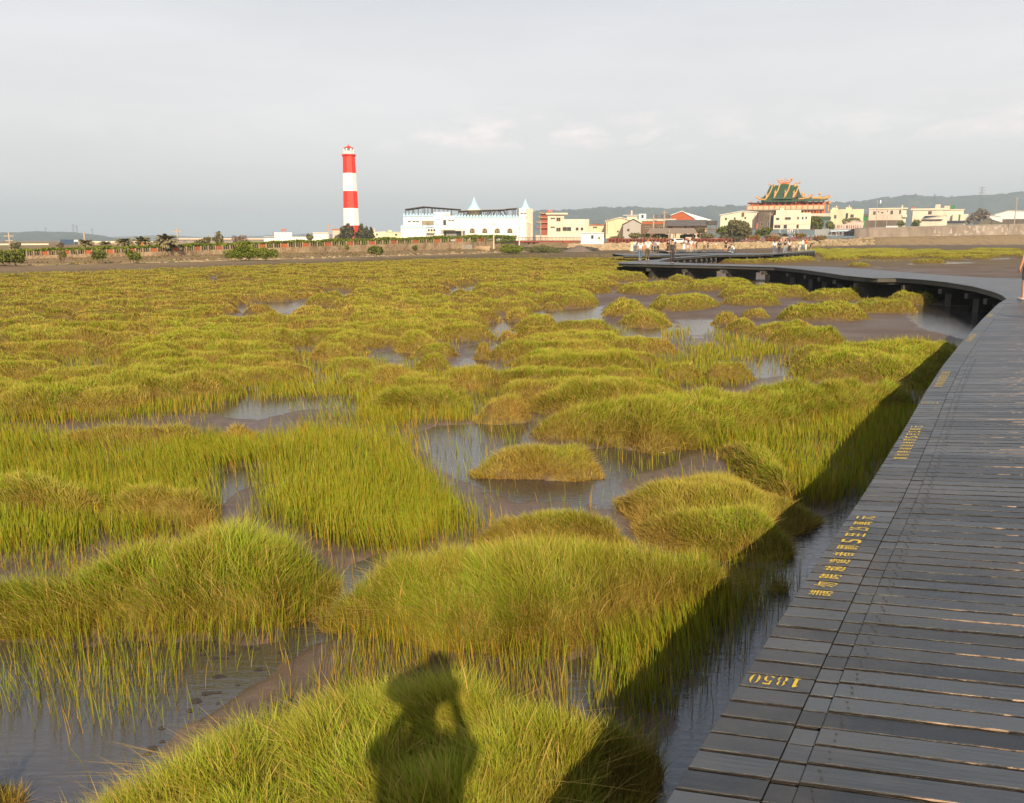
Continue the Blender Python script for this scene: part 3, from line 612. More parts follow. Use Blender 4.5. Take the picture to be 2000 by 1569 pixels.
house('house','flat terrace roof crowded with steel water tanks left of the brick gable','house',1293,436,318,[('wall',M_pink,[(1262,1320,428,436,0,8)]),('water_tank',M_roofg,[(1277,1284,420.5,428,1,3),(1290,1297,420,428,1,3),(1300,1309,419.5,428,1,3)]),('stair_head',M_greyc,[(1278,1283,430,437,-.1,0)])])
h = gabled('house','cream shed like house with low roof between brick gable and temple','house',1440,448,330,1406,1477,421.8,1448,414.6,M_pale,M_white,10,[(1415,1418.5,426,430.2),(1432.5,1435.5,425.6,429),(1453,1456,425,428.5)],417)
h.part('roof_box', M_wood, [(1447.5,1452,416.5,423.5,-.5,0)]); h.part('pilaster', M_pink, [(1472,1474.4,418,448,-.14,0)])
house('ruined_wall','tall dark stained concrete building end below the temple','building',1494,450,322,[('wall',M_dkwall,[(1479,1509.5,414.3,450,0,6)])],[(1499,1503,434.2,441.5),(1485,1489,434.5,441)])
house('house','wide cream two storey house in front of the temple','house',1545,448,315,[('wall',M_cream,[(1509.7,1513.5,421,448,0,9),(1513.5,1562.5,411.3,448,-.02,9),(1562.5,1582,416.8,448,0,9)]),('ledge',M_yellow,[(1510,1582,437,438,-.18,-.02)]),('air_conditioner',M_pale,[(1521,1524,407.2,411.2,1,2),(1525.5,1528,407.2,411.2,1,2)])],
 [(1514.5,1520.3,426.2,430,-.02),(1532,1543,425.3,429.6,-.02),(1556,1558.6,424.6,429.2,-.02),(1564.8,1567.6,424.6,429.2),(1571.8,1574.4,424.4,428.8),(1512,1523.5,440,445.5),(1530.5,1536.5,439.6,446.5,-.02),(1555.5,1559.5,439.5,446,-.02)])
h = house('house','yellow house with two rooftop tank towers right of the temple','house',1651,450,430,[('wall',M_yellow,[(1619,1684,410.2,450,0,11)]),('roof_tower',M_yellow,[(1621.5,1633,406.8,410.2,1,4),(1648.5,1660,406.3,410.2,1,4)]),('stair_window',M_glass,[(1649.5,1654,417.5,427,-.1,0)])],[(1627,1631.5,421,427.4),(1659,1665,420,426)])
for u in (1629,1654.5):
    mb = MB(); mb.ball((h.x(u),2.4,h.z(404.6)), 2.6*h.k,2.2*h.k,2.2*h.k); mb.build('water_tank', M_stainless, h.o)
gabled('hut','low peach hut with a rounded roof on the sea wall','hut',1667,450,415,1648,1686,435,1667,431.5,M_pink,M_pink,6)
house('garden_wall','peach garden wall on top of the sea wall behind the walkers in blue','wall',1632,450,412,[('wall',M_pink,[(1615.8,1647,439.2,450,0,.4)])])
h = house('house','pinkish two storey house with tall steel water tower','house',1731,450,445,[('wall',M_pink,[(1694,1760,410,450,0,10)]),('roof',M_pale,[(1693,1769,407.8,410,-.4,10.3)]),('balcony',M_pale,[(1760,1769,421,425.5,-.8,5)]),('balcony_wall',M_cream,[(1760,1767,410,450,.8,8)]),('chimney',M_pink,[(1757,1759.5,402.5,407.8,2,3)])],
 [(1702.5,1707,413.6,420),(1711.5,1713.5,413.5,415.5),(1718.5,1721.8,415.2,417.5),(1729,1731,412.6,414.6),(1736.3,1741,412.8,419.8),(1753.3,1756.2,411.5,419.5)])
mb = MB(); mb.lathe((h.x(1714.5),3,h.z(399.5)), [(1.8*h.k,0),(1.8*h.k,6*h.k),(.7*h.k,7.6*h.k)], 10); mb.build('water_tank', M_stainless, h.o)
mb = MB()
for a, b in ((-2.3,2),(2.3,2),(-2.3,4.2),(2.3,4.2)): mb.tube((h.x(1714.5)+a*h.k,b,h.z(408)),(h.x(1714.5)+a*.8*h.k,b*.7+1,h.z(399.5)),.12,n=4)
mb.build('tank_frame', M_steel, h.o)
house('garden_wall','dark grey compound wall below the pinkish house','wall',1725,452,425,[('wall',M_dkwall,[(1688,1762,431,452,0,.6)])])
h = house('house','wide cream house with green rooftop shed and flat eaves','house',1832,450,450,[('wall',M_cream,[(1778.5,1838,411.3,450,0,12),(1838,1878,412,450,.3,12)]),('roof',M_pale,[(1774,1840,408.2,411.3,-.6,12.4),(1840.3,1880,410.5,412,-.3,12)]),('roof_shed',M_pink,[(1822,1832,400.5,408.2,3,6),(1840,1853,403.5,410.5,3,6)]),('rooftop_screen',M_greenp,[(1853.5,1861,403,410.4,2,6)]),('roof_box',M_brick,[(1775,1783,405.5,408.2,1,3)]),('annex',M_cream,[(1858,1888,420,450,-2,4)]),('green_door',M_greenp,[(1869.5,1873,420.5,432,-2.1,-2)])],[(1809.5,1816,413.5,419.6)])
h = gabled('house','cream house with long dark tiled roof in front of the wide cream house','house',1822,450,432,1797,1848,430,1846,422,M_cream,M_pale,8,[],430)
mb = MB(); mb.add([(h.x(1796),-1,h.z(430.5)),(h.x(1839),-1,h.z(430.5)),(h.x(1844),5,h.z(422)),(h.x(1803),5,h.z(422))],[(0,1,2,3)]); mb.add([(h.x(1796),-1,h.z(431)),(h.x(1839),-1,h.z(431)),(h.x(1839),-1,h.z(430.5)),(h.x(1796),-1,h.z(430.5))],[(0,1,2,3)]); mb.build('roof_slope', M_navy, h.o)
house('shed','low dark blue roofed shed behind the sea wall','shed',1864,450,428,[('wall',M_greyc,[(1847,1881,436,450,0,5)]),('roof',M_navy,[(1845,1883,431.8,436,-.5,5.5)])])
gabled('shed','white low gabled shed behind the sea wall','shed',1924,450,440,1899,1950,424.5,1918,419.5,M_white,M_pale,8,[(1907,1912,428.5,433)],425)
gabled('shed','grey green gabled roof just above the sea wall','shed',1932,450,430,1907,1957,437,1926,428,mat('olive sheet', (.16,.14,.09), .8, .2, .4),mat('grey green roof', (.2,.2,.16), .8),8,[],437)
gabled('warehouse','long white warehouse at the right edge','warehouse',1975,450,470,1939,2040,420,1965,413,M_white,M_pale,14,[],416)
house('garden_wall','brown compound wall under the long white warehouse','wall',1990,450,440,[('wall',M_dkwall,[(1955,2060,428.5,450,0,.6)])])
house('shed','small green shed between the yellow and pinkish houses','shed',1689,450,440,[('wall',M_greenp,[(1684.8,1693.5,423.5,450,0,5)]),('roof',M_roofg,[(1684.2,1694.2,418.5,423.5,-.4,5.4)])])
# white awnings along the blue wall
bw = house('promenade_wall','blue grey promenade wall with white and blue awnings below the walkers','wall',1632,461,372,[('wall',mat('blue grey wall', (.32,.33,.34), .9, .15, .3),[(1590,1671,447.8,461,0,1)]),('awning',mat('blue white awning', (.62,.78,.9), .6, .15, 1.5),[(1622,1634,451.3,453,-2.4,-.1),(1634.4,1646,450.8,452.6,-2.4,-.1),(1646.4,1658,450.6,452.4,-2.4,-.1),(1658.4,1668,451.4,453,-2.4,-.1)]),('awning_post',M_white,[(u,u+.5,452.6,461,-2.3,-2.1) for u in (1623,1634,1646,1658,1667)])])
# pavilion by the shore
pv = Fr('pavilion', 'open timber pavilion with long grey tiled roof on the shore', 'pavilion', 1312, 475, 236)
mb = MB(); xs = (pv.x(1262.5), pv.x(1361)); z0, z1 = pv.z(455.5), pv.z(446.3)
mb.add([(xs[0],-.6,z0),(xs[1],-.6,z0),(xs[1]-.9,2.4,z1),(xs[0]+.9,2.4,z1),(xs[0],5.4,z0),(xs[1],5.4,z0)],[(0,1,2,3),(3,2,5,4),(0,3,4),(1,5,2)])
mb.add([(xs[0],-.6,z0-.2),(xs[1],-.6,z0-.2),(xs[1],5.4,z0-.2),(xs[0],5.4,z0-.2),(xs[0],-.6,z0),(xs[1],-.6,z0),(xs[1],5.4,z0),(xs[0],5.4,z0)],[(3,2,1,0),(0,1,5,4),(1,2,6,5),(2,3,7,6),(3,0,4,7)])
m_, t_ = newmat('ribbed tile'); tc = t_.n('ShaderNodeTexCoord').outputs['Object']; wv = t_.n('ShaderNodeTexWave', Scale=1.1, Distortion=.6); t_.l(tc, wv.inputs[0]); principled(t_, t_.ramp(wv.outputs[1], [(.2,(.16,.12,.09)),(.6,(.30,.23,.17))]), .8)
mb.build('roof', m_, pv.o)
for u in (1266,1283,1287.5,1308,1319,1336,1353): pv.part('post', M_wood, [(u-.8,u+.8,455,475,.3 if u%2 else 4.4,.55 if u%2 else 4.65)])
pv.part('bench', M_pink, [(1338.5,1350,463,470,1.2,2)])

# --- poles
def pole(u, vt, vb, Y, label, arms=2, r=.16, name='utility_pole', m=None, grp='poles along the shore'):
    Y = FY(u, Y); p = atY(u, vb, Y); k = pix(Y); o = thing(name, label, 'pole' if name == 'utility_pole' else 'lamp', p, 0, grp)
    mb = MB(); H = (vb-vt)*k; mb.tube((0,0,-.5),(0,0,H), r, r*.7, 8); mb.build('shaft', m or M_pole, o)
    if arms:
        mb = MB()
        for i in range(arms): mb.box(-.9+.2*i,.9-.2*i,-.12,-.02,H-.7-.8*i,H-.58-.8*i)
        for i in (-.75,-.3,.3,.75): mb.tube((i,-.07,H-.58),(i,-.07,H-.4),.05,n=5)
        mb.build('crossarm', M_pole, o)
    return o
pole(20.5,455,486,150,'pole with small crossarms standing by the big bush at far left',2,.2)
pole(167,453,485,150,'plain pole standing in front of the leftmost palm',0,.2)
pole(348.5,446,481,150,'pole standing just right of the widest palm',1,.2)
pole(643.5,438,470,200,'pole with crossarms left of the lighthouse',2,.22)
o = pole(964.5,439,482,180,'slim pale lamp post before the white castle hall',0,.12,'street_lamp',M_pale,'lamp posts by the white hall'); mb = MB(); mb.ball((0,0,(482-438.5)*pix(180)),.22,.22,.26); mb.build('lamp_head', M_pale, o)
o = pole(1014.3,446,475,190,'short pale lamp post by the bridge end',0,.12,'street_lamp',M_pale,'lamp posts by the white hall'); mb = MB(); mb.ball((0,0,29.4*pix(190)),.22,.22,.26); mb.build('lamp_head', M_pale, o)
pole(1056,432,468,280,'thin pole left of the yellow house',1,.2); pole(1186,428,455,290,'pole before the yellow barn',1,.2); pole(1275.8,421,450,280,'stout pale pole left of the dark roofed hall',0,.3); pole(1296.3,412.5,450,280,'tall pale pole before the dark roofed hall',1,.25)
pole(1305.8,449,478,230,'brown post at the middle of the pavilion',0,.2); pole(1502.5,416,448,300,'thin pole before the stained wall',1,.15); pole(1522,448,474,238,'white thin post by the red railing',0,.12,m=M_white)
pole(1709.5,393,446,405,'tall pole on the sea wall before the pinkish house',1,.2); pole(1731,421,446,405,'short pole on the sea wall below the pinkish house',0,.2); pole(1980.5,388,440,410,'tall pole near the right end of the sea wall',1,.3); pole(1604.5,432,449,380,'short pole by the temple hedge',0,.15)
# --- pylons far inland
def pylon(u, vt, vb, Y, label):
    p = atY(u, vb, Y); k = pix(Y); H = (vb-vt)*k; o = thing('pylon', label, 'pylon', p, 0, 'power pylons on the hills'); mb = MB(); w = H*.09
    for sx in (-1,1):
        for sy in (-1,1): mb.tube((sx*w,sy*w,-15),(sx*w*.15,sy*w*.15,H),.28,.2,4)
    for i in range(7):
        z0, z1 = H*i/7, H*(i+1)/7; a, b = w*(1-.85*i/7), w*(1-.85*(i+1)/7)
        mb.tube((-a,-a,z0),(b,-b,z1),.15,n=4); mb.tube((a,-a,z0),(-b,-b,z1),.15,n=4)
    mb.build('lattice', M_steel, o); mb = MB()
    for z, q in ((.97,1.6),(.85,2.0),(.73,1.6)): mb.box(-w*q,w*q,-.4,.4,H*z,H*z+.8)
    mb.build('crossarm', M_steel, o)
pylon(144,439,456,2900,'faint pylon on the left hill, left of a pair'); pylon(151,441,457,2950,'faint pylon on the left hill, right of a pair'); pylon(181,447,461,3000,'faint pylon at the right foot of the left hill'); pylon(90,445,455,3000,'faint small pylon on top of the left hill')
pylon(1914,367,408,2300,'tall faint pylon on the right hill'); pylon(1824,380,400,2500,'faint pylon left of the tall one on the right hill')

# --- trucks on the far road
def truck(u, v, Y, cm, lab):
    p = atY(u, v, Y); o = thing('truck', lab, 'truck', p, -azi(u), 'trucks parked behind the left shore'); mb = MB()
    mb.box(-3.2,1.6,-1.2,1.2,1,3.6); mb.build('cargo_box', cm, o); mb = MB(); mb.prism([(1.7,.6),(3.4,.6),(3.4,1.7),(2.9,2.8),(1.7,2.8)],-1.1,1.1); mb.build('cab', cm, o)
    mb = MB(); mb.box(2.0,2.8,-1.13,-1.1,1.7,2.5); mb.build('window', M_glass, o)
    for x in (-2.2,-1.1,2.5):
        mb = MB(); mb.tube((x,-1.15,.5),(x,1.15,.5),.5,n=12); mb.build('wheel', M_steel, o)
truck(137,486,334,mat('blue truck', (.03,.07,.14), .5),'dark blue box truck beside a white truck'); truck(145.5,486,346,M_white,'white truck right of the dark blue truck')
# ---------------------------------------------------------------- noise
def vnoise(x, y, seed=0):
    xi = np.floor(x).astype(np.int64); yi = np.floor(y).astype(np.int64); fx = x-xi; fy = y-yi
    fx = fx*fx*(3-2*fx); fy = fy*fy*(3-2*fy)
    def h(a, b):
        n = (a*374761393 + b*668265263 + seed*974634541) & 0x7fffffff
        n = ((n ^ (n >> 13))*1274126177) & 0x7fffffff
        return ((n ^ (n >> 16)) & 0xffff)/65535.0
    return (h(xi,yi)*(1-fx)+h(xi+1,yi)*fx)*(1-fy)+(h(xi,yi+1)*(1-fx)+h(xi+1,yi+1)*fx)*fy
def fbm(x, y, o=4, seed=0):
    s = 0; a = .5; t = 0
    for i in range(o): s = s+a*vnoise(x*2**i, y*2**i, seed+i*17); t += a; a *= .5
    return s/t
def sstep(a, b, x): t = np.clip((x-a)/(b-a), 0, 1); return t*t*(3-2*t)

# ---------------------------------------------------------------- shore profile: photo column -> waterline distance, rise
TAB = np.array([  # u, v of shoreline, wall offset, height at wall foot, height behind
 (-700,536,12,.4,.7),(-300,530,12,.4,.7),(50,520.5,12,.45,.75),(300,514.5,14,.56,1.05),(600,506,18,.56,1.5),(760,501,22,.51,1.8),(920,496,27,.63,2.1),(965,494,30,.65,2.2),
 (1030,492,14,1.1,2.3),(1200,490,10,1.5,1.75),(1420,488,10,1.6,1.75),(1560,485,12,1.7,1.85),(1640,481.5,14,2.6,3.0),(1700,480,14,4.1,4.2),(2000,479,22,6.0,6.1),(2600,479,22,6.5,6.6)])
TY = np.array([at(1000, v, 0).y for v in TAB[:,1]])
def shore(u): return tuple(np.interp(u, TAB[:,0], c) for c in (TY, TAB[:,2], TAB[:,3], TAB[:,4]))
def land_h(x, y):
    yy = np.maximum(y, 1.0); u = 1000+F*x/(yy*CT+EYE*ST)
    sy, dw, hb, hl = shore(u); d = y-sy
    return hb*sstep(0, 1, d/dw)+(hl-hb)*sstep(0, 1, (d-dw-.5)/2), d

# ---------------------------------------------------------------- the marsh: clumps, pools, sedge beds
def gp(pts, default=0.0):
    """photo outline (u, v[, height of that edge]) -> polygon on the ground"""
    out = []
    for p in pts:
        q = at(p[0], p[1], p[2] if len(p) > 2 else default); out.append((q.x, q.y))
    return np.array(out)
def ell(u0, u1, vt, vb, H=.42):
    """tussock from its photo box: front foot at vb, top outline at vt"""
    a = at((u0+u1)/2, vb, 0); b = at((u0+u1)/2, vt, H*.8); yc = (a.y+b.y)/2; ry = max((b.y-a.y)/2, .35)
    x0, x1 = at(u0, vb, 0).x*yc/a.y, at(u1, vb, 0).x*yc/a.y; rx = (x1-x0)/2; xc = (x0+x1)/2; slope = xc/max(yc,1)
    P = []
    for i in range(18):
        t = 2*math.pi*i/18; w = 1+.10*math.sin(2*t+u0)+.07*math.sin(3*t+u1)
        yy = ry*w*math.sin(t); P.append((xc+rx*w*math.cos(t)+slope*yy, yc+yy))
    return np.array(P)
def sdf(poly, x, y):
    """signed distance, positive inside"""
    n = len(poly); d = np.full(x.shape, 1e9); ins = np.zeros(x.shape, bool)
    for i in range(n):
        ax, ay = poly[i]; bx, by = poly[(i+1)%n]; ex, ey = bx-ax, by-ay
        t = np.clip(((x-ax)*ex+(y-ay)*ey)/(ex*ex+ey*ey+1e-12), 0, 1)
        d = np.minimum(d, (x-ax-t*ex)**2+(y-ay-t*ey)**2)
        c = ((ay > y) != (by > y)) & (x < (bx-ax)*(y-ay)/(by-ay+1e-12)+ax); ins ^= c
    d = np.sqrt(d); return np.where(ins, d, -d)
CL = []   # (polygon, height, dryness, lean(x,y), thing label or None)
def clump(poly, H=.45, dry=.3, lean=(-.25,.1), lab=None): CL.append((poly, H, dry, lean, lab))
# big near clumps
clump(gp([(40,1610,.25),(300,1475,.4),(450,1372,.45),(600,1292,.5),(850,1258,.5),(1060,1282,.45),(1130,1370,.3),(1230,1440,.12),(1285,1500,.03),(1240,1569,0),(1150,1800,0),(900,2100,0),(300,2000,0),(0,1750,.1)]), .58, .12, (-.38,.12))
clump(gp([(640,1190,.12),(700,1110,.35),(800,1065,.45),(950,1045,.5),(1100,1040,.5),(1300,1035,.5),(1400,1050,.45),(1460,1090,.35),(1530,1095,.25),(1535,1130,.1),(1490,1165,0),(1430,1190,0),(1300,1225,0),(1160,1262,0),(1080,1290,0),(900,1270,0),(760,1252,0),(640,1232,0)]), .56, .28, (-.15,.15))
clump(gp([(1210,960,.1),(1240,925,.35),(1320,893,.45),(1400,880,.45),(1480,900,.4),(1520,950,.3),(1590,985,.15),(1600,1020,0),(1520,1070,0),(1400,1080,0),(1250,1040,0),(1215,1000,0)]), .42, .6, (-.1,.1))
clump(gp([(1235,1010,.1),(1300,985,.3),(1480,985,.3),(1535,1000,.2),(1545,1080,.05),(1480,1100,0),(1380,1090,0),(1260,1070,0)]), .4, .55, (-.1,.1))
clump(gp([(1395,860,.1),(1450,850,.3),(1520,870,.3),(1570,930,.2),(1560,990,.1),(1500,980,0),(1430,930,0)]), .34, .4, (-.1,.1))
clump(gp([(935,1040,.1),(960,1000,.25),(1100,985,.3),(1220,1000,.3),(1240,1070,.1),(1050,1085,0),(940,1065,0)]), .36, .68, (-.2,.1))
clump(gp([(-20,1085,.45),(150,1070,.5),(250,1045,.5),(400,1030,.5),(560,1015,.5),(640,1045,.45),(655,1110,.2),(625,1180,0),(560,1228,0),(400,1242,0),(250,1248,0),(100,1242,0),(-200,1235,0),(-200,1095,.4)]), .6, .22, (-.3,.1))
clump(gp([(922,908,.12),(940,888,.22),(985,874,.25),(1060,869,.27),(1150,872,.25),(1168,900,.12),(1168,935,0),(1100,942,0),(1050,938,0),(930,934,0)]), .35, .5, (-.05,.1), 'brown stemmed grass clump standing alone in the middle pool')
clump(gp([(1035,832,.1),(1080,795,.35),(1200,770,.45),(1350,750,.45),(1600,738,.45),(1730,738,.4),(1790,750,.3),(1770,800,0),(1640,830,0),(1520,850,0),(1430,868,0),(1310,882,0),(1290,890,0),(1150,866,0),(1050,862,0)]), .55, .3, (.3,-.15))
clump(gp([(1545,705,.2),(1640,674,.35),(1760,668,.35),(1885,662,.3),(1870,715,0),(1800,765,0),(1700,755,0),(1560,745,0)]), .44, .15, (.1,0))
clump(gp([(105,855,.1),(130,825,.3),(250,808,.4),(380,803,.4),(480,830,.3),(495,850,0),(400,868,0),(250,880,0),(120,880,0)]), .42, .55)
clump(ell(-60,198,935,1015), .42, .5); clump(ell(222,425,950,1028), .4, .72)
clump(gp([(-80,1460,.3),(10,1450,.3),(45,1500,.15),(50,1569,0),(-80,1640,0)]), .4, .6)
# tussocks on the right, most of them seen whole: things of their own
for a in [
 (1035,1180,567,602,.45,.2,'wide round tussock beside the pool in the centre of the marsh'),(1055,1099,590,609,.3,.8,'small brown tussock in front of the wide round one by the centre pool'),
 (980,1050,602,630,.42,.35,'tussock at the left bank of the narrow pool'),(1005,1097,613,650,.42,.3,'domed tussock right of the narrow pool'),(1075,1198,627,658,.42,.3,'long low tussock right of the domed one'),
 (1172,1265,588,624,.45,.55,'brownish tussock, rear of two touching ones on the mud'),(1205,1318,607,641,.42,.5,'brownish tussock, front of two touching ones on the mud'),
 (1263,1402,576,611,.45,.25,'broad green tussock on the mud right of the two touching ones'),(1408,1580,557,588,.42,.2,'long tussock before the piers of the boardwalk'),(1410,1526,576,601,.4,.25,'tussock just in front of the long one before the piers'),
 (1298,1358,538,554,.38,.15,'small tussock below the second pier of the boardwalk'),(1340,1474,544,575,.42,.15,'wide tussock touching its left neighbour before the boardwalk'),(1200,1345,552,578,.42,.2,'wide tussock left of the boardwalk piers'),
 (1571,1682,566,593,.42,.12,'bright tussock left of the dark water under the deck bend'),(1640,1722,558,582,.4,.12,'bright tussock at the edge of the dark water under the deck bend'),(1725,1830,569,597,.42,.15,'rightmost tussock, by the dark water under the deck bend'),
 (1522,1687,594,632,.48,.12,'big bright tussock alone on the brown mud'),(1660,1788,586,617,.45,.15,'tussock overlapping the big bright one on its right'),(1487,1664,641,682,.5,.1,'bright flat topped tussock nearest the brown mud'),
 (1386,1447,612,638,.38,.5,'small tussock at the left of three on the mud'),(1412,1487,622,652,.38,.5,'small tussock at the front of three on the mud'),(1442,1507,604,626,.36,.55,'small brownish tussock at the back of three on the mud'),
 (1655,1702,514,523,.35,.1,'small far tussock just beyond the boardwalk'),(1780,1843,507,516,.4,.1,'far tussock with a strip of water at its right'),(1828,1884,500,509,.4,.1,'far tussock behind the strip of water'),(1893,1932,500,508,.35,.1,'small far tussock near the right edge'),
 (922,965,672,702,.36,.85,'small straw coloured tuft in the left branch of the pool'),(970,1016,648,672,.3,.8,'small brown tuft between two pools'),
 (493,545,598,618,.3,.8,'small brown tuft before the long left pool'),(600,700,670,712,.42,.6,'round brown tussock left of the pale pool'),
 ]: clump(ell(*a[:4], a[4]), a[4], a[5], (random.uniform(-.2,.2),.0), a[6])
for a in [(985,1275,650,690,.4,.4),(1000,1260,690,742,.45,.3),(1190,1320,660,697,.4,.45),(945,1180,722,772,.45,.35),(930,1040,775,826,.4,.7),(750,905,737,790,.4,.65),(855,990,715,770,.4,.7),
 (850,963,635,669,.42,.45),(770,870,648,692,.42,.65),(600,670,637,664,.4,.35),(1280,1380,712,748,.4,.6),(1370,1470,710,746,.4,.55),(1540,1700,674,722,.42,.3),(1640,1800,668,712,.45,.2),
 (1460,1592,630,664,.38,.4),(925,1050,585,615,.42,.3),(985,1075,575,600,.42,.25),(860,970,570,590,.42,.2),(920,1040,555,578,.42,.2),(1000,1140,552,578,.42,.15),(1040,1200,538,562,.42,.15),(1120,1260,530,553,.42,.12),
 (810,960,595,618,.42,.35),(740,900,580,610,.42,.35),(680,780,565,585,.42,.3),(600,690,575,600,.42,.3),(640,700,585,606,.4,.6),(720,830,566,592,.42,.3),(670,770,590,612,.42,.35),(560,650,600,632,.38,.75),(470,545,598,617,.4,.6),
 (330,400,595,612,.4,.4),(1402,1500,503,517,.45,.1),(1470,1592,500,515,.45,.1),(1620,1700,490,500,.4,.1),(1700,1780,488,499,.4,.1),(1600,1680,497,511,.45,.1),(1670,1810,494,507,.45,.1)]: clump(ell(*a[:4], a[4]), a[4], a[5], (random.uniform(-.25,.2),.05))
_g = random.Random(8)
for _ in range(46):
    v_ = _g.uniform(488, 503); u_ = _g.uniform(1590, 2120); w_ = _g.uniform(18, 60)*(v_-470)/25; clump(ell(u_-w_, u_+w_, v_-4.5, v_+3, .42), .42, .12, (0,0))
PN = [ # pools (photo outlines on the ground)
 [(440,604),(480,598),(520,590),(640,590),(640,596),(675,612),(650,618),(560,612),(470,610)],[(275,603),(297,602),(297,607),(276,608)],[(103,621),(150,619),(148,625),(104,626)],[(171,685),(213,682),(213,692),(180,693)],[(417,542),(450,541),(450,544),(418,545)],
 [(628,573),(684,570),(690,577),(632,579)],[(578,686),(600,685),(600,696),(580,697)],[(588,708),(655,703),(655,720),(600,724)],[(320,806),(400,795),(450,790),(465,765),(515,763),(520,785),(600,780),(705,778),(705,795),(600,800),(560,808),(500,824),(440,815),(400,802)],
 [(845,568),(932,554),(936,560),(880,573)],[(970,590),(1035,578),(1040,597),(1000,600)],[(1050,612),(1075,600),(1180,598),(1185,628),(1120,640),(1090,635)],[(943,635),(1005,622),(1010,652),(960,660),(948,652)],[(724,690),(812,680),(815,704),(740,704)],[(905,700),(948,698),(948,727),(915,730)],[(905,676),(985,667),(985,686),(912,690)],
 [(912,760),(943,758),(945,790),(930,830),(915,800)],[(1195,640),(1320,630),(1330,662),(1210,665)],[(1320,625),(1400,622),(1410,650),(1330,655)],[(1455,705),(1545,695),(1550,735),(1470,740)],
 [(800,846),(850,832),(1035,824),(1045,868),(1170,880),(1310,864),(1370,870),(1300,915),(1212,945),(1222,992),(1120,976),(1015,978),(945,958),(895,930),(850,902),(825,866)],
 [(400,925),(470,915),(530,916),(545,930),(470,965),(440,990),(405,985)],[(178,1010),(228,1005),(224,1030),(185,1032)],
 [(-250,1255),(0,1250),(150,1262),(250,1255),(420,1250),(540,1258),(600,1218),(640,1165),(690,1110),(740,1085),(720,1110),(650,1200),(640,1250),(560,1295),(490,1335),(420,1385),(360,1425),(300,1480),(200,1545),(100,1620),(-250,1650)],
 [(1085,1290),(1160,1262),(1180,1320),(1160,1390),(1110,1360)],
 [(1655,985),(1600,1010),(1555,1060),(1545,1130),(1500,1190),(1420,1230),(1350,1330),(1290,1440),(1230,1569),(1250,1800),(1900,2300),(1700,1400),(1800,1100),(1760,985)],
 [(1205,535),(1245,528),(1250,545),(1208,548)],[(1420,590),(1440,583),(1440,600),(1425,602)],[(1700,585),(1880,600),(1960,560),(1990,640),(1880,665),(1790,640),(1760,600)],[(1240,548),(1500,552),(1700,570),(1720,590),(1500,575),(1250,556)],
 [(1700,522),(1725,521),(1722,524)],[(1765,516),(1800,513),(1910,512),(1905,515),(1780,518)],[(1880,507),(1975,504),(1980,507),(1885,509)],[(1900,497),(2010,496),(2010,499),(1905,500)],[(1660,493),(1690,492),(1690,495),(1662,495)]]
POOLS = [gp(p) for p in PN]
MUDFLAT = gp([(1060,612),(1180,575),(1330,552),(1500,560),(1620,545),(1550,520),(1600,508),(1800,500),(2600,490),(2600,700),(1960,640),(1880,668),(1760,672),(1660,684),(1590,690),(1470,640),(1380,650),(1300,640),(1220,645)])
SEDGE = [(gp(p), d) for p, d in [
 ([(-100,700),(300,690),(700,690),(930,740),(930,795),(480,800),(300,815),(100,830),(-100,840)], 1.0),
 ([(-100,830),(120,860),(500,845),(700,800),(940,800),(940,825),(790,835),(800,870),(835,915),(900,955),(930,990),(900,1060),(760,1085),(650,1060),(560,1015),(400,1030),(200,1060),(-100,1090)], 1.0),
 ([(1300,875),(1500,830),(1750,800),(1850,700),(1890,670),(1800,800),(1700,950),(1640,1000),(1560,990),(1500,920),(1420,880)], 1.15),
 ([(-100,1215),(560,1215),(550,1260),(420,1290),(300,1400),(240,1440),(120,1400),(-100,1360)], .16),
 ([(1090,1270),(1300,1215),(1460,1180),(1520,1120),(1530,1170),(1430,1290),(1310,1400),(1200,1400),(1150,1380)], .55),
 ([(960,640),(1400,650),(1540,690),(1600,680),(1880,660),(1860,720),(1700,745),(1250,760),(1100,800),(950,800)], .7),
 ([(1150,640),(1420,645),(1400,670),(1200,680)], .4)]]
